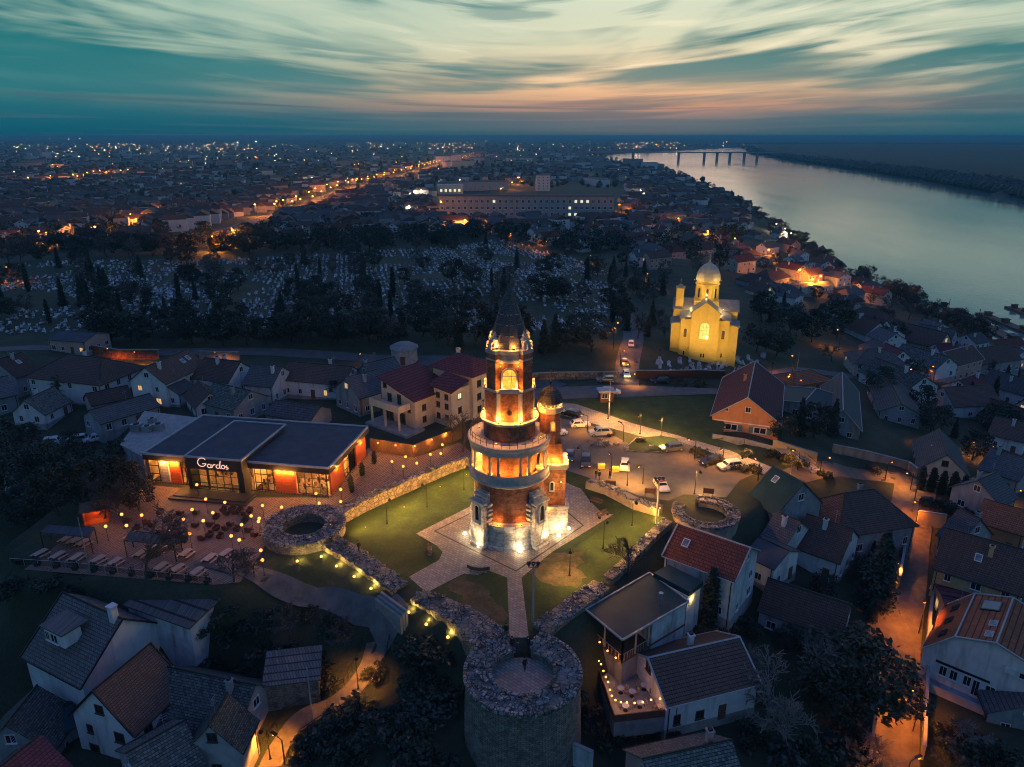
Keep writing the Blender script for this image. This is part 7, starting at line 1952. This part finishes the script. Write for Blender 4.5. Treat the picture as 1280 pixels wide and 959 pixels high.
for px, py, h in ((430,900,2.6),(455,890,2.4),(420,930,2.6),(480,930,2.6),(440,950,2.4),(520,930,2.6),(390,930,2.2),(400,860,2),(470,845,1.8),(375,950,2.2),(550,955,2.4),(500,955,2.4)):
    tree('shrub', px, py, h, 'low dark shrub beside the stair path', 'shrubs along the stair path')
for px, py, h in ((300,800,2.4),(330,820,2.4),(290,840,2.2),(360,830,2.4),(395,840,2.2),(330,780,2),(280,770,2),(250,790,2.2),(410,790,1.8),(310,850,2),(60,735,2),(100,745,2.2),(20,745,2.4),(340,865,2),(385,770,1.6),(260,830,2.2)):
    tree('shrub', px, py, h, 'low dark shrub on the unlit slope left of the stair path', 'shrubs on the dark left slope')
for px, py, h in ((1040,950,3),(1010,950,3),(970,955,2.6),(1060,925,3),(940,925,2.4),(760,930,2.2),(790,915,2),(830,915,2),(740,905,2),(1190,950,2.6),(1220,940,2.6),(1250,955,2.6),(1180,915,2),(720,870,1.8),(880,790,2),(910,800,2.2),(930,790,2.4),(860,790,2),(1075,945,2.6),(985,800,2.2),(1010,790,2.2)):
    tree('shrub', px, py, h, 'dark shrub among the lower gardens on the right', 'shrubs in the lower right gardens')
for px, py, h in ((915,585,1.6),(940,592,1.8),(870,566,1.4),(880,571,1.4),(895,575,1.3),(930,570,1.6),(1000,582,1.8),(985,578,1.6),(965,572,1.6),(800,553,1.2),(763,545,1.2),(1090,590,1.5),(1030,598,1.6),(1160,632,2),(1180,640,2.2),(1200,645,2)):
    tree('shrub', px, py, h, 'low bush beside the road and parking lot', 'bushes by the parking lot and lane')
# cemetery trees
CEM = [(-40,425),(-40,338),(60,328),(200,328),(330,322),(430,318),(520,312),(625,300),(700,318),(770,345),(772,400),(742,412),(640,420),(500,418),(300,414),(130,412)]
CEMW = [on(a, b)[:2] for a, b in CEM]
rg = random.Random(21)
def inpoly(poly, x, y): return bool(_pip(poly, np.array([x]), np.array([y]))[0])
n = 0
while n < 120:
    px, py = rg.uniform(-20, 770), rg.uniform(305, 412)
    q = on(px, py)
    if not inpoly(CEMW, q.x, q.y): continue
    k = rg.choice(('bushy', 'bushy', 'fir', 'brush', 'cypress'))
    tree(k, 0, 0, rg.uniform(6, 10.5) * (1.15 if k in ('fir', 'cypress') else 1), {'bushy': 'dark leafy tree standing among the pale graves', 'fir': 'dark fir standing among the pale graves', 'brush': 'bare tree standing among the pale graves', 'cypress': 'narrow cypress standing among the pale graves'}[k], {'bushy': 'leafy trees', 'fir': 'firs', 'brush': 'bare trees', 'cypress': 'cypresses'}[k] + ' in the cemetery', pos=q)
    n += 1
for i in range(40):
    px = 130 + i * 16.5 + rg.uniform(-7, 7); py = 424 + rg.uniform(-8, 12) + (8 if px > 640 else 0)
    if 745 < px < 850: continue
    k = 'bushy' if rg.random() < .75 else 'fir'
    tree(k, px, py, rg.uniform(7.5, 11.5), 'dark tree in the row along the near edge of the cemetery', 'trees along the near cemetery edge', wide=1.1)
for i in range(52):
    px = -20 + i * 13 + rg.uniform(-8, 8); py = 320 - 18 * (px / 660) + rg.uniform(-12, 10)
    tree(rg.choice(('bushy', 'brush', 'bushy')), px, py, rg.uniform(8, 12), 'dim tree in the belt between the cemetery and the town', 'trees in the belt beyond the cemetery')
bkw = [P(a, b, -39.5) for a, b in RIVER[3:17]]
for i in range(150):
    f = min(12.98, (rg.random() ** .8) * 13); j = int(f); a, b = bkw[j], bkw[j + 1]; q = a.lerp(b, f - j); d = (b - a).normalized(); nr = Vector((-d.y, d.x, 0))
    if inpoly(RIV, q.x + nr.x * 6, q.y + nr.y * 6): nr = -nr
    q = q + nr * (rg.uniform(4, 26) * (1 + q.length / 1500)); q.z = gz(q.x, q.y)
    tree(rg.choice(('brush', 'brush', 'bushy')), 0, 0, rg.uniform(6, 10.5) * (1 + q.length / 6000), 'tree on the river bank below the houses', 'trees along the river bank', pos=q)
for px, py, h in ((1110,392,11),(1135,400,12),(1155,405,13),(1165,398,12),(1185,410,9),(1088,385,9),(1210,420,8)):
    tree('bare', px, py, h, 'large bare tree against the pale water at the right bank', 'bare trees against the water')

for poly, cnt_, lab, grp in (([(690,335),(770,330),(835,345),(830,430),(800,440),(770,400),(740,345)], 34, 'dark tree between the cemetery and the yellow church', 'trees left of the church'),
        ([(930,375),(1010,370),(1090,385),(1150,420),(1120,440),(1060,425),(1000,415),(930,410)], 34, 'dark tree on the slope between the church and the river', 'trees on the slope right of the church'),
        ([(1090,430),(1180,425),(1290,470),(1290,560),(1150,550),(1110,500)], 30, 'dark tree in the gardens of the right slope', 'trees in the gardens of the right slope'),
        ([(650,300),(780,250),(900,255),(1000,330),(960,360),(800,335)], 40, 'dim tree among the houses of the river quarter', 'trees of the river quarter'),
        ([(960,640),(1090,640),(1100,820),(980,820),(940,760)], 14, 'small tree in the gardens left of the orange street', 'trees in the gardens left of the street')):
    W2 = [on(a, b)[:2] for a, b in poly]; n = 0; k_ = 0
    while n < cnt_ and k_ < 3000:
        k_ += 1; q = on(rg.uniform(min(a for a, _ in poly), max(a for a, _ in poly)), rg.uniform(min(b for _, b in poly), max(b for _, b in poly)))
        if not inpoly(W2, q.x, q.y) or any((a - q.x) ** 2 + (b - q.y) ** 2 < (c * .5 + 1.5) ** 2 for a, b, c in HOUSES): continue
        if (q.x - cc.x) ** 2 + (q.y - cc.y) ** 2 < 380: continue
        tree(rg.choice(('bushy', 'brush', 'bare', 'fir')), 0, 0, rg.uniform(5, 9) if q.length > 120 else rg.uniform(3, 5), lab, grp, pos=q); n += 1
# ---------------------------------------------------------------- graves
def grave_mesh(k):
    b = MB(); b.box((0, 0, .16), (1.1, 2.1, .4)); b.box((0, 0, .42), (.9, 1.8, .12))
    if k == 0: b.hull2(*[[(x, y, z) for x, z in ((-.4, .3), (.4, .3), (.4, 1.1), (.15, 1.3), (-.15, 1.3), (-.4, 1.1))] for y in (1.05, .85)])
    elif k == 1: b.box((0, .95, .9), (.16, .14, 1.5)); b.box((0, .95, 1.25), (.7, .14, .16))
    else: b.box((0, .95, .8), (1.15, .2, .9)); b.box((0, .95, 1.32), (.5, .22, .25))
    return b
GM = [grave_mesh(k) for k in range(3)]; GMM = [g.mesh('gravestone', 'grave_stone') for g in GM]
cand = []
xs0, xs1 = min(p[0] for p in CEMW), max(p[0] for p in CEMW); ys0, ys1 = min(p[1] for p in CEMW), max(p[1] for p in CEMW)
cr0, sr0 = math.cos(.22), math.sin(.22)
gx, gy = [], []
u = -480.0; iu = 0
while u < 480:
    v = 120.0; iv = 0; iu += 1
    while v < 520:
        iv += 1
        if iu % 15 == 0 or iv % 8 == 0 or (iu + 3 * iv) % 41 == 0: v += 3.3; continue
        gx.append(u * cr0 - v * sr0); gy.append(u * sr0 + v * cr0); v += 3.3
    u += 2.25
gx, gy = np.array(gx), np.array(gy); ok = _pip(CEMW, gx, gy)
gap = (np.sin(gx * .055 + 1.7 * np.sin(gy * .03)) * np.sin(gy * .07 + gx * .02) > -.62)
ok &= gap; gx, gy = gx[ok], gy[ok]
vis = np.abs(gx / gy) < .78; gx, gy = gx[vis], gy[vis]; od = np.argsort(gx ** 2 + gy ** 2); gx, gy = gx[od], gy[od]
stuff = MB(); cnt = 0
for x, y in zip(gx, gy):
    if rg.random() < .3: continue
    x += rg.uniform(-.4, .4); y += rg.uniform(-.6, .6); k = rg.randrange(3); s_ = rg.uniform(.65, 1.05); rz = .22 + rg.gauss(0, .2)
    z = gz(x, y)
    if cnt < 240:
        o = inst('gravestone', GMM[k], None, (x, y, z), rz, (s_, s_, s_)); T(o, ['pale grave with rounded headstone on the near side of the cemetery', 'pale grave with a stone cross on the near side of the cemetery', 'pale grave with broad headstone on the near side of the cemetery'][k], 'grave', ['graves with rounded headstones', 'graves with stone crosses', 'graves with broad headstones'][k])
    elif cnt < 4800:
        c, s2 = math.cos(rz) * s_, math.sin(rz) * s_
        for (bx, by, bz, wx, wy, wz) in ((0, 0, .25, 1.1, 2.1, .5), (0, .95, .85, .95, .2, .9)):
            stuff.box((x + bx * c - by * s2, y + bx * s2 + by * c, z + bz * s_), (wx * s_, wy * s_, wz * s_), rz)
    cnt += 1
    if cnt > 4800: break
S(stuff.build('graves', 'old_graves'), 'stuff')
for i in range(56):
    px, py = rg.uniform(818, 955), rg.uniform(446, 468)
    if px < 925 and py < 450: continue
    q = on(px, py); k = rg.randrange(3); s_ = rg.uniform(.7, 1.0)
    T(inst('gravestone', GMM[k], None, q, -.2 + rg.gauss(0, .1), (s_, s_, s_ * 1.1)), 'pale grave in the churchyard in front of the yellow church', 'grave', 'graves in front of the church')

# ---------------------------------------------------------------- lamps of streets and far places
def lamp_proto(h, mat, r, p, col):
    t = thing('street_lamp', '', 'street lamp'); b = MB(); b.tube((0, 0, -.3), (0, 0, h), .1, .06, 6); b.tube((0, 0, h), (1.0, 0, h + .25), .05, .05, 5); b.build('pole', 'dark_metal', t)
    b = MB(); b.box((1.2, 0, h + .3), (.9, .35, .14)); hd = b.build('lamp_head', 'dark_metal', t)
    b = MB(); b.ball((1.25, 0, h + .1), r, 8, 5, sz=.7); b.build('bulb', mat, hd); light(hd, (1.25, 0, h - .25 - r), p, col, r, 150 if h < 8 else None)
    return t
LPR = {'near': lamp_proto(7, 'bulb_orange', .22, 1150, (1, .25, .012)), 'far': lamp_proto(9, 'bulb_avenue', .62, 6500, (1, .27, .02)), 'white': lamp_proto(10, 'far_white', .7, 3000, (1, .72, .42)), 'cool': lamp_proto(22, 'far_white', 2.6, 9000, (1, .85, .65)), 'low': lamp_proto(3.5, 'bulb_orange', .16, 380, (1, .32, .03))}
_lh = {'near': 7, 'far': 9, 'white': 10, 'cool': 22, 'low': 3.5}; _lu = set()
def lamp(kind, px, py, label, group=None, k=1.0):
    q = G(px, py, _lh[kind] * k); q.z = gz(q.x, q.y); src = LPR[kind]
    if kind not in _lu: _lu.add(kind); o = src
    else: o = dup(src, q)
    o.location = q; o.scale = (k,) * 3; o.rotation_euler = (0, 0, rg.uniform(0, 6.28)); o['label'] = label
    if group: o['group'] = group
    return o
for px, py, k, lab in ((993,444,1,'orange street lamp over the low orange lit roof'),(1052,413,1,'orange street lamp behind the hipped cream house'),(1141,461,1,'orange street lamp left of the pink gable house'),(1166,457,1,'orange street lamp in front of the pink gable house'),(1158,749,.85,'orange street lamp on the wooden pole beside the gambrel house'),
    (1150,628,.7,'orange street lamp at the bend of the street by the hedge'),(1138,952,.9,'orange street lamp at the bottom of the street'),(1152,868,.8,'orange street lamp at the right side of the lower street'),(768,405,1,'orange street lamp in the trees left of the church'),(811,342,1,'orange street lamp behind the church belfry'),
    (737,320,.7,'orange lamp at the right edge of the cemetery'),(669,295,1,'orange lamp among the houses behind the cemetery'),(683,302,1,'orange lamp beside the houses behind the cemetery'),(12,334,1,'bright warm lamp at the left picture edge'),(138,436,.6,'lamp lighting the brick wall below the cemetery'),(165,440,.6,'second lamp at the brick wall below the cemetery'),(448,444,.7,'orange lamp at the cemetery edge above the roofs'),
    (270,441,.5,'lamp lighting the pale wall behind the roofs'),(1236,558,.6,'small orange lamp in the garden right of the cottage'),(1170,545,.5,'small orange lamp behind the cottage'),(1216,552,.5,'orange lamp lighting the steps beside the cottage'),(1270,612,.6,'orange lamp lighting the orange roof at the right edge'),(640,292,1,'orange lamp right of the belt of trees'),(600,452,.8,'warm lamp behind the tower by the pension')):
    lamp('near', px, py, lab, None, k)
for px, py, lab in ((1000,566,'low orange lamp lighting the ochre garden wall'),(1028,572,'low orange lamp by the stone stairs'),(1110,580,'low orange lamp by the pale retaining wall'),(1142,592,'low orange lamp at the top of the street'),(985,470,'added low lamp beside the orange lit roof'),(1003,474,'added low lamp below the tall pole by the orange lit roof'),(1150,474,'added low lamp at the foot of the pink gable house'),(1186,480,'added low lamp right of the foot of the pink gable house'),(352,925,'low orange lamp low on the stair path'),  # lamps by the orange lit roof and pink gable are added to brighten
    (805,582,'low lamp lighting the parking lot behind the white car'),(765,572,'low lamp lighting the waste containers'),(735,520,'low lamp on the bright pavement by the black estate'),(800,468,'low lamp beside the church gate'),(776,440,'low lamp along the church road'),(870,552,'low lamp by the steps of the orange house'),(950,578,'low lamp on the pavement below the orange house'),(1125,700,'low lamp on the ochre wall by the street'),(905,560,'low lamp on the sloping pavement'),(780,532,'low lamp on the bright pavement near the slope')):
    lamp('low', px, py, lab)
AVW = [on(a, b) for a, b in ((250,300),(300,284),(330,272),(400,248),(460,230),(525,213),(560,203),(590,194))]
for a, b in zip(AVW[2:], AVW[3:]):
    v = b - a; k = max(1, int(v.length / (26 + 0.03 * a.length))); nr = Vector((-v.y, v.x, 0)).normalized()
    for i in range(k):
        for sd in (-1, 1):
            q = a.lerp(b, (i + rg.uniform(.1, .6)) / k) + nr * sd * rg.uniform(6.5, 9); q.z = gz(q.x, q.y)
            src = LPR['far']; o = src if 'far' not in _lu else dup(src, q); _lu.add('far'); o.location = q; o.rotation_euler = (0, 0, rg.uniform(0, 6.28)); o.scale = (1.15,) * 3
            if rg.random() < .6:
                tq = q + nr * sd * rg.uniform(3, 9); tq.z = gz(tq.x, tq.y); tree('brush', 0, 0, rg.uniform(5, 8), 'bare tree beside the lit avenue', 'trees along the avenue', pos=tq)
            o['label'] = 'orange street lamp along the lit avenue beyond the cemetery'; o['group'] = 'lamps of the avenue'
for px, py in ((24,224),(34,222),(62,220),(66,206),(92,218),(98,220),(108,216),(118,214),(125,213),(134,215),(150,213),(160,212),(320,196),(321,188),(48,289),(165,268),(172,274),(113,285),(118,284),(210,258),(268,296),(290,286),(293,288),(38,257),(70,258),(640,228),(625,236),(648,222),(690,250),(806,268),(833,270),(847,273),(886,289),(918,298),(960,312),(668,250),(536,262),(548,270),(563,273),(580,275),(1000,338),(1016,350),(1026,345),(775,256),(650,222),(449,205)):
    lamp('far', px, py, 'orange lamp glowing between the houses of the town', 'orange lamps in the town', .9 if py > 240 else 1.15)
for px, py in ((513,242),(520,239),(526,238),(507,245),(530,246),(510,258),(452,222),(390,222),(574,225),(588,229),(600,228),(280,190),(250,186),(262,187),(272,185),(235,182),(570,180),(552,180),(800,238),(815,239),(805,242),(970,280),(983,286),(990,292),(1278,240)):
    lamp('white', px, py, 'warm white lamp in the distant town', 'white lamps in the town', .8 if py > 215 else 1.1)
for px, py in ((34,173),(62,173),(86,174),(100,173),(156,173),(213,173),(297,178),(320,177)):
    lamp('cool', px, py, 'bright floodlight mast far away near the horizon', 'floodlight masts on the horizon', 1.3)
ld = {'far_white': MB(), 'far_orange': MB()}
for i in range(420):
    px = rg.uniform(-10, 940); py = 176 + abs(rg.gauss(0, 15)) + (4 if px < 420 else 0)
    if rg.random() < .3: px = rg.choice((150, 270, 550, 580, 790, 820, 470)) + rg.gauss(0, 16); py = 178 + rg.random() * 8
    q = G(px, py, 9)
    if inpoly(RIV, q.x, q.y): continue
    D = q.length; ld['far_white' if rg.random() < .42 else 'far_orange'].ball(q, D * .00023 * rg.uniform(.5, 1.2), 6, 4)
for k, m in ld.items(): S(m.build('distant_lamps', k), 'stuff')

# ---------------------------------------------------------------- the town
rh_ = random.Random(5)
PRO = []
for i in range(10):
    L, Wd, hw, hr = rh_.uniform(8, 15), rh_.uniform(7, 10), rh_.choice((3.2, 4.0, 5.6, 6.0)), rh_.uniform(2.2, 3.8)
    rf = ('tile_brown', 'tile_brown', 'tile_maroon', 'tile_grey', 'tile_grey', 'tile_red', 'tile_brown', 'flat_roof', 'tile_moss', 'tile_brown')[i]
    wl = ('plaster_white', 'plaster_cream', 'plaster_white', 'plaster_grey', 'plaster_white', 'plaster_cream', 'plaster_grey', 'plaster_white', 'plaster_white', 'plaster_pink')[i]
    if rf == 'flat_roof': hr = .6
    t = thing('house', '', 'house'); house_parts(t, L, Wd, hw, hr, rf, wl, 'hip' if i in (3, 6) else 'gable', chim=1, win=True, lit=.035, rng=random.Random(i), face=(.1, -1) if i % 2 else (-.1, -1))
    PRO.append((t, max(L, Wd), {'tile_brown': 'brown', 'tile_maroon': 'maroon', 'tile_grey': 'grey', 'tile_red': 'red', 'flat_roof': 'flat grey', 'tile_moss': 'mossy'}[rf]))
occ = [tuple(h) for h in HOUSES]; 
def free(x, y, r):
    for a, b, c in occ:
        if abs(a - x) < r + c and (a - x) ** 2 + (b - y) ** 2 < (r * .62 + c * .62) ** 2: return False
    for a, b in zip(AVW, AVW[1:]):
        d = b - a; t = max(0, min(1, ((x - a.x) * d.x + (y - a.y) * d.y) / (d.x ** 2 + d.y ** 2)))
        if (x - a.x - d.x * t) ** 2 + (y - a.y - d.y * t) ** 2 < (24 + r * .5) ** 2: return False
    return True
first = set()
def town_house(q, ang, where, grp):
    i = rh_.randrange(10); t, r, nm = PRO[i]; k = rh_.uniform(.85, 1.2)
    if not free(q.x, q.y, r * k * .6): return False
    occ.append((q.x, q.y, r * k * .6))
    if i not in first: first.add(i); o = t
    else: o = dup(t, q)
    o.location = q; o.rotation_euler = (0, 0, ang); o.scale = (k, k, k * rh_.uniform(.9, 1.15)); o['label'] = nm + ' roofed house ' + where; o['group'] = nm + ' roofed houses ' + grp
    return True
ZR = [(645,300),(700,288),(775,292),(780,240),(850,228),(915,252),(965,282),(1010,318),(1055,345),(1105,375),(1150,415),(1090,432),(1030,385),(950,375),(935,350),(900,335),(860,325),(820,335),(790,335),(720,318)]
ZRW = [on(a, b)[:2] for a, b in ZR]
ct = n = 0
while ct < 120 and n < 9000:
    n += 1; px, py = rh_.uniform(640, 1160), rh_.uniform(235, 445); q = on(px, py)
    if not inpoly(ZRW, q.x, q.y): continue
    if town_house(q, .5 + rh_.choice((0, PI / 2)) + rh_.gauss(0, .12), 'in the crowded quarter between the cemetery and the river', 'in the river quarter'): ct += 1
ZR2 = [on(a, b)[:2] for a, b in ((1090,420),(1180,422),(1300,460),(1300,560),(1200,530),(1130,520),(1095,470))]
ct = n = 0
while ct < 16 and n < 2500:
    n += 1; q = on(rh_.uniform(1080, 1300), rh_.uniform(415, 560))
    if inpoly(ZR2, q.x, q.y) and town_house(q, .3 + rh_.choice((0, PI / 2)) + rh_.gauss(0, .1), 'among the gardens of the right slope', 'on the right slope'): ct += 1
ct = n = 0
while ct < 130 and n < 9000:
    n += 1; px, py = rh_.uniform(-40, 800), 215 + 100 * rh_.random() ** .8; q = on(px, py)
    if inpoly(CEMW, q.x, q.y) or inpoly(RIV, q.x, q.y) or (py > 300 - 18 * px / 660 + 12) or (530 < px < 785 and 232 < py < 285) or _pdist(RIV, np.array([q.x]), np.array([q.y]))[0] < 25: continue
    if town_house(q, .35 + rh_.choice((0, PI / 2)) + rh_.gauss(0, .1), 'in the town beyond the cemetery', 'in the town beyond the cemetery'): ct += 1
far = MB()
for _ in range(4200):
    px = rh_.uniform(-60, 930); py = 179 + 112 * rh_.random() ** 1.5
    q = on(px, py)
    if q.y > 9000 or inpoly(RIV, q.x, q.y) or _pdist(RIV, np.array([q.x]), np.array([q.y]))[0] < 30 or not free(q.x, q.y, 5) or (540 < px < 785 and 228 < py < 282): continue
    L, Wd, h = rh_.uniform(9, 22), rh_.uniform(8, 12), rh_.uniform(4, 9); rz = .35 + rh_.choice((0, PI / 2)); m = rh_.randrange(3)
    if py < 212 and rh_.random() < .14: L, h = rh_.uniform(25, 60), rh_.uniform(10, 18)
    far.box((q.x, q.y, q.z + h / 2 - 1), (L, Wd, h + 2), rz, m)
    c, s_ = math.cos(rz), math.sin(rz)
    if L < 24:
        pts = [(-L / 2, -Wd / 2 - .3, h), (L / 2, -Wd / 2 - .3, h), (L / 2, Wd / 2 + .3, h), (-L / 2, Wd / 2 + .3, h), (-L / 2, 0, h + 3), (L / 2, 0, h + 3)]
        far.add([(q.x + x * c - y * s_, q.y + x * s_ + y * c, q.z + z) for x, y, z in pts], [(0, 1, 5, 4), (2, 3, 4, 5), (1, 2, 5), (3, 0, 4)], 3 + m % 2)
    else: far.box((q.x, q.y, q.z + h + .2), (L + .6, Wd + .6, .4), rz, 5)
S(far.build('distant_houses', ['plaster_white', 'plaster_grey', 'plaster_grey', 'tile_brown', 'tile_grey', 'flat_roof']), 'stuff')
# taller blocks that can be told apart
BL = [(40,196,60,16,24),(62,198,40,16,22),(200,208,70,14,14),(222,212,50,14,12),(300,232,90,18,10),(345,230,60,16,12),(262,236,80,18,10),(130,232,50,14,9),(470,203,60,16,18),(560,205,70,16,20),(578,212,50,16,18),(540,188,60,18,22),(520,186,60,18,26),(600,184,60,20,30),(630,184,60,20,28),(655,186,60,20,26),(680,186,50,20,30),(440,184,60,20,30),(470,183,60,20,28),(500,183,60,20,32),(400,190,60,18,20),(722,222,60,20,10),(745,232,70,20,12),(700,212,60,18,12),(785,226,60,16,9),(590,238,100,22,12),(335,222,80,18,14),(420,226,60,16,12)]
for i, (px, py, L, Wd, h) in enumerate(BL):
    q = on(px, py); t = thing('apartment_block', 'long pale block of flats far out in the dark town', 'building', q, .3 + rh_.choice((0, 0, PI / 2)), 'distant blocks of flats')
    MB().box((0, 0, h / 2 - 1), (L, Wd, h + 2)).build('wall', rh_.choice(('plaster_white', 'plaster_grey', 'plaster_cream')), t); MB().box((0, 0, h + .2), (L + .8, Wd + .8, .5)).build('roof', 'flat_roof', t)
    for k in range(6):
        window(t, (rh_.uniform(-.45, .45) * L, -Wd / 2 - .05, rh_.uniform(.1, .8) * h), 0, 2.2, 1.8, 'pane_lit' if rh_.random() < .25 else None)
A_, B_ = on(549, 270), on(766, 280); d = B_ - A_; hz0 = min(A_.z, B_.z); Lh = d.length
hp = thing('hospital', 'very long grey block with rows of windows, a few of them lit, beyond the cemetery', 'building', ((A_.x + B_.x) / 2, (A_.y + B_.y) / 2, hz0), math.atan2(d.y, d.x))
MB().box((0, 9, 11), (Lh, 18, 26)).build('wall', 'plaster_grey', hp); MB().box((0, 9, 24.3), (Lh + 1.4, 19.4, .6)).build('roof', 'flat_roof', hp)
for r_ in range(3):
    for k in range(30):
        x = -Lh / 2 + (k + .5) * Lh / 30
        lit = 'pane_pale' if (r_ == 2 and k in (23, 24, 25, 9)) or (r_ == 1 and k == 22) or (r_ == 0 and k in (22, 23)) else None
        window(hp, (x, -.05, 7.0 + r_ * 5.6), 0, 2.6, 2.6, lit)
wa = thing('white_apartment_house', 'bright white five storey apartment house behind the long grey block', 'building', on(679, 239), .05)
MB().box((0, 7, 10), (19, 14, 22)).build('wall', 'plaster_white', wa); MB().box((0, 7, 21.3), (20, 15, .6)).build('roof', 'flat_roof', wa)
for r_ in range(5):
    for k in range(3): window(wa, (-6 + k * 6, -.05, 2 + r_ * 3.8), 0, 2, 1.8, None)
fc = thing('lit_factory', 'low cream factory hall with lit front left of the long grey block', 'building', on(563, 243), .1)
MB().box((0, 10, 5), (34, 20, 12)).build('wall', 'plaster_cream', fc); MB().box((0, 10, 11.3), (35, 21, .6)).build('roof', 'roof_trim', fc)
for k in range(5): window(fc, (-12 + k * 6, -.05, 3), 0, 3.4, 4, 'pane_pale')

# ---------------------------------------------------------------- bridge
W0 = [P(a, 200.0, -40) for a in (700, 791, 848, 880, 896, 912, 930, 946, 1010)]
br = thing('river_bridge', 'long dark girder bridge on slim piers across the far river', 'bridge', W0[2])
zd = -40 + 29
b = MB()
for i, (a, c) in enumerate(zip(W0, W0[1:])):
    m = (a + c) / 2 - W0[2]; v = c - a; zz = zd - (W0[2].z)
    b.box((m.x, m.y, zz + (1.5 if i < 2 else 0)), (v.length + 2, 20, 4.5), math.atan2(v.y, v.x))
b.build('deck', 'concrete', br)
for i, a in enumerate(W0[1:-1]):
    q = a - W0[2]; b = MB(); b.box((q.x, q.y, 12), (8, 12, 34)); b.build('pier', 'concrete', br)
for k in range(9):
    a = W0[0].lerp(W0[-1], (k + .5) / 9) - W0[2]; b = MB(); b.tube((a.x, a.y, zd + 41), (a.x, a.y, zd + 50), .35, .25, 5); b.build('lamp_mast', 'dark_metal', br)
# landing stages
for px0, py0, px1, py1, w_, lab in ((1188,386,1282,433,7,'long dark landing stage along the near bank'),(1226,392,1290,418,6,'second landing stage further out on the water'),(1262,384,1300,398,6,'short outer landing stage at the right edge'),(1210,412,1262,440,5,'narrow landing stage close to the shore')):
    a, c = P(px0, py0, -39.6), P(px1, py1, -39.6); v = c - a; t = thing('landing_stage', lab, 'landing stage', (a + c) / 2, math.atan2(v.y, v.x))
    MB().box((0, 0, 0), (v.length, w_, 1.2)).build('deck', 'wood_brown', t)
    for k in range(3):
        x = (-.35 + .35 * k) * v.length; b = MB(); b.box((x, 0, 1.5), (v.length * .07, w_ * .45, 1.8)); hb = b.build('cabin', 'wood_brown', t); b = MB(); b.box((x, 0, 2.5), (v.length * .08, w_ * .6, .2)); b.build('roof', 'tile_grey', hb)
for px, h in ((1186, 9), (1222, 8), (1186, 7)):
    q = on(px, 392 if px < 1200 else 402)
T(MB().path([(0, 0, 0), (0, 0, 9)], .18, 6).build('mooring_post', 'dark_metal', loc=P(1184, 393, -41)), 'dark mooring post at the head of the long landing stage', 'post')
T(MB().path([(0, 0, 0), (0, 0, 8)], .18, 6).build('mooring_post', 'dark_metal', loc=P(1222, 404, -41)), 'dark mooring post beside the narrow landing stage', 'post')

# ---------------------------------------------------------------- far woods
def blob(mb, x, y, z, r, h, rng):
    k = len(mb.v); mb.ball((x, y, z + h * .55), r, 6, 4, sz=h * .5 / r)
    for i in range(k, len(mb.v)):
        v = mb.v[i]; mb.v[i] = (v[0] + rng.uniform(-.28, .28) * r, v[1] + rng.uniform(-.28, .28) * r, v[2] + rng.uniform(-.2, .2) * r)
rw = random.Random(8); wd = MB(); n = 0
FOR = [P(a, b, -38)[:2] for a, b in ((930,185.5),(940,192.5),(962,195),(985,199.5),(1067,211),(1160,225.5),(1280,247),(1500,290),(1800,360),(2400,300),(2600,172.5),(900,172.5),(900,182))]
while n < 13000:
    px = rw.uniform(905, 1400); py = 172.8 + (250 - 172.8) * rw.random() ** 1.05 + (px - 1280) * .19 * (px > 1280)
    q = P(px, py, -38)
    if q.y > 9500 or not inpoly(FOR, q.x, q.y): continue
    D = q.length; blob(wd, q.x, q.y, -39, rw.uniform(4, 7) * (1 + D / 6000), rw.uniform(11, 18), rw); n += 1
for i in range(520):      # close front of the wood along the water
    f = rw.random() * 6.99; j = int(f); bkp = RIVER[22:30]; a, b = bkp[j], bkp[j + 1]; q = P(a[0] + (b[0] - a[0]) * (f - j), a[1] + (b[1] - a[1]) * (f - j) - .3, -38); d = q.normalized()
    blob(wd, q.x + d.x * 10, q.y + d.y * 10, -39.5, rw.uniform(5, 8), rw.uniform(10, 15), rw)
S(wd.build('far_forest', 'leaf_dark'), 'stuff')
td = MB(); n = 0
while n < 3300:
    px = rw.uniform(-60, 930); py = 178 + 142 * rw.random() ** 1.25; q = on(px, py)
    if q.y > 9500 or inpoly(RIV, q.x, q.y) or inpoly(CEMW, q.x, q.y) or not free(q.x, q.y, 1.0) or (540 < px < 785 and 235 < py < 285): 
        n += .2; continue
    D = q.length
    if D < 900:
        for _ in range(3): leaf_quads(td, (q.x + rw.gauss(0, 1.5), q.y + rw.gauss(0, 1.5), q.z + rw.uniform(3, 7)), (2.4, 2.4, 2.2), 22, .5, 1.1, rw)
    else: blob(td, q.x, q.y, q.z - .5, rw.uniform(2.5, 5) * (1 + D / 8000), rw.uniform(5, 11), rw)
    n += 1
S(td.build('town_trees', 'leaf_dark'), 'stuff')
# unused prototypes must not be left at the origin
for lst in PT.values():
    for v in lst:
        if v.name not in _used:
            for c in list(v.children): bpy.data.objects.remove(c)
            bpy.data.objects.remove(v)
for i, (t, r, nm) in enumerate(PRO):
    if i not in first:
        for c in list(t.children_recursive): bpy.data.objects.remove(c)
        bpy.data.objects.remove(t)
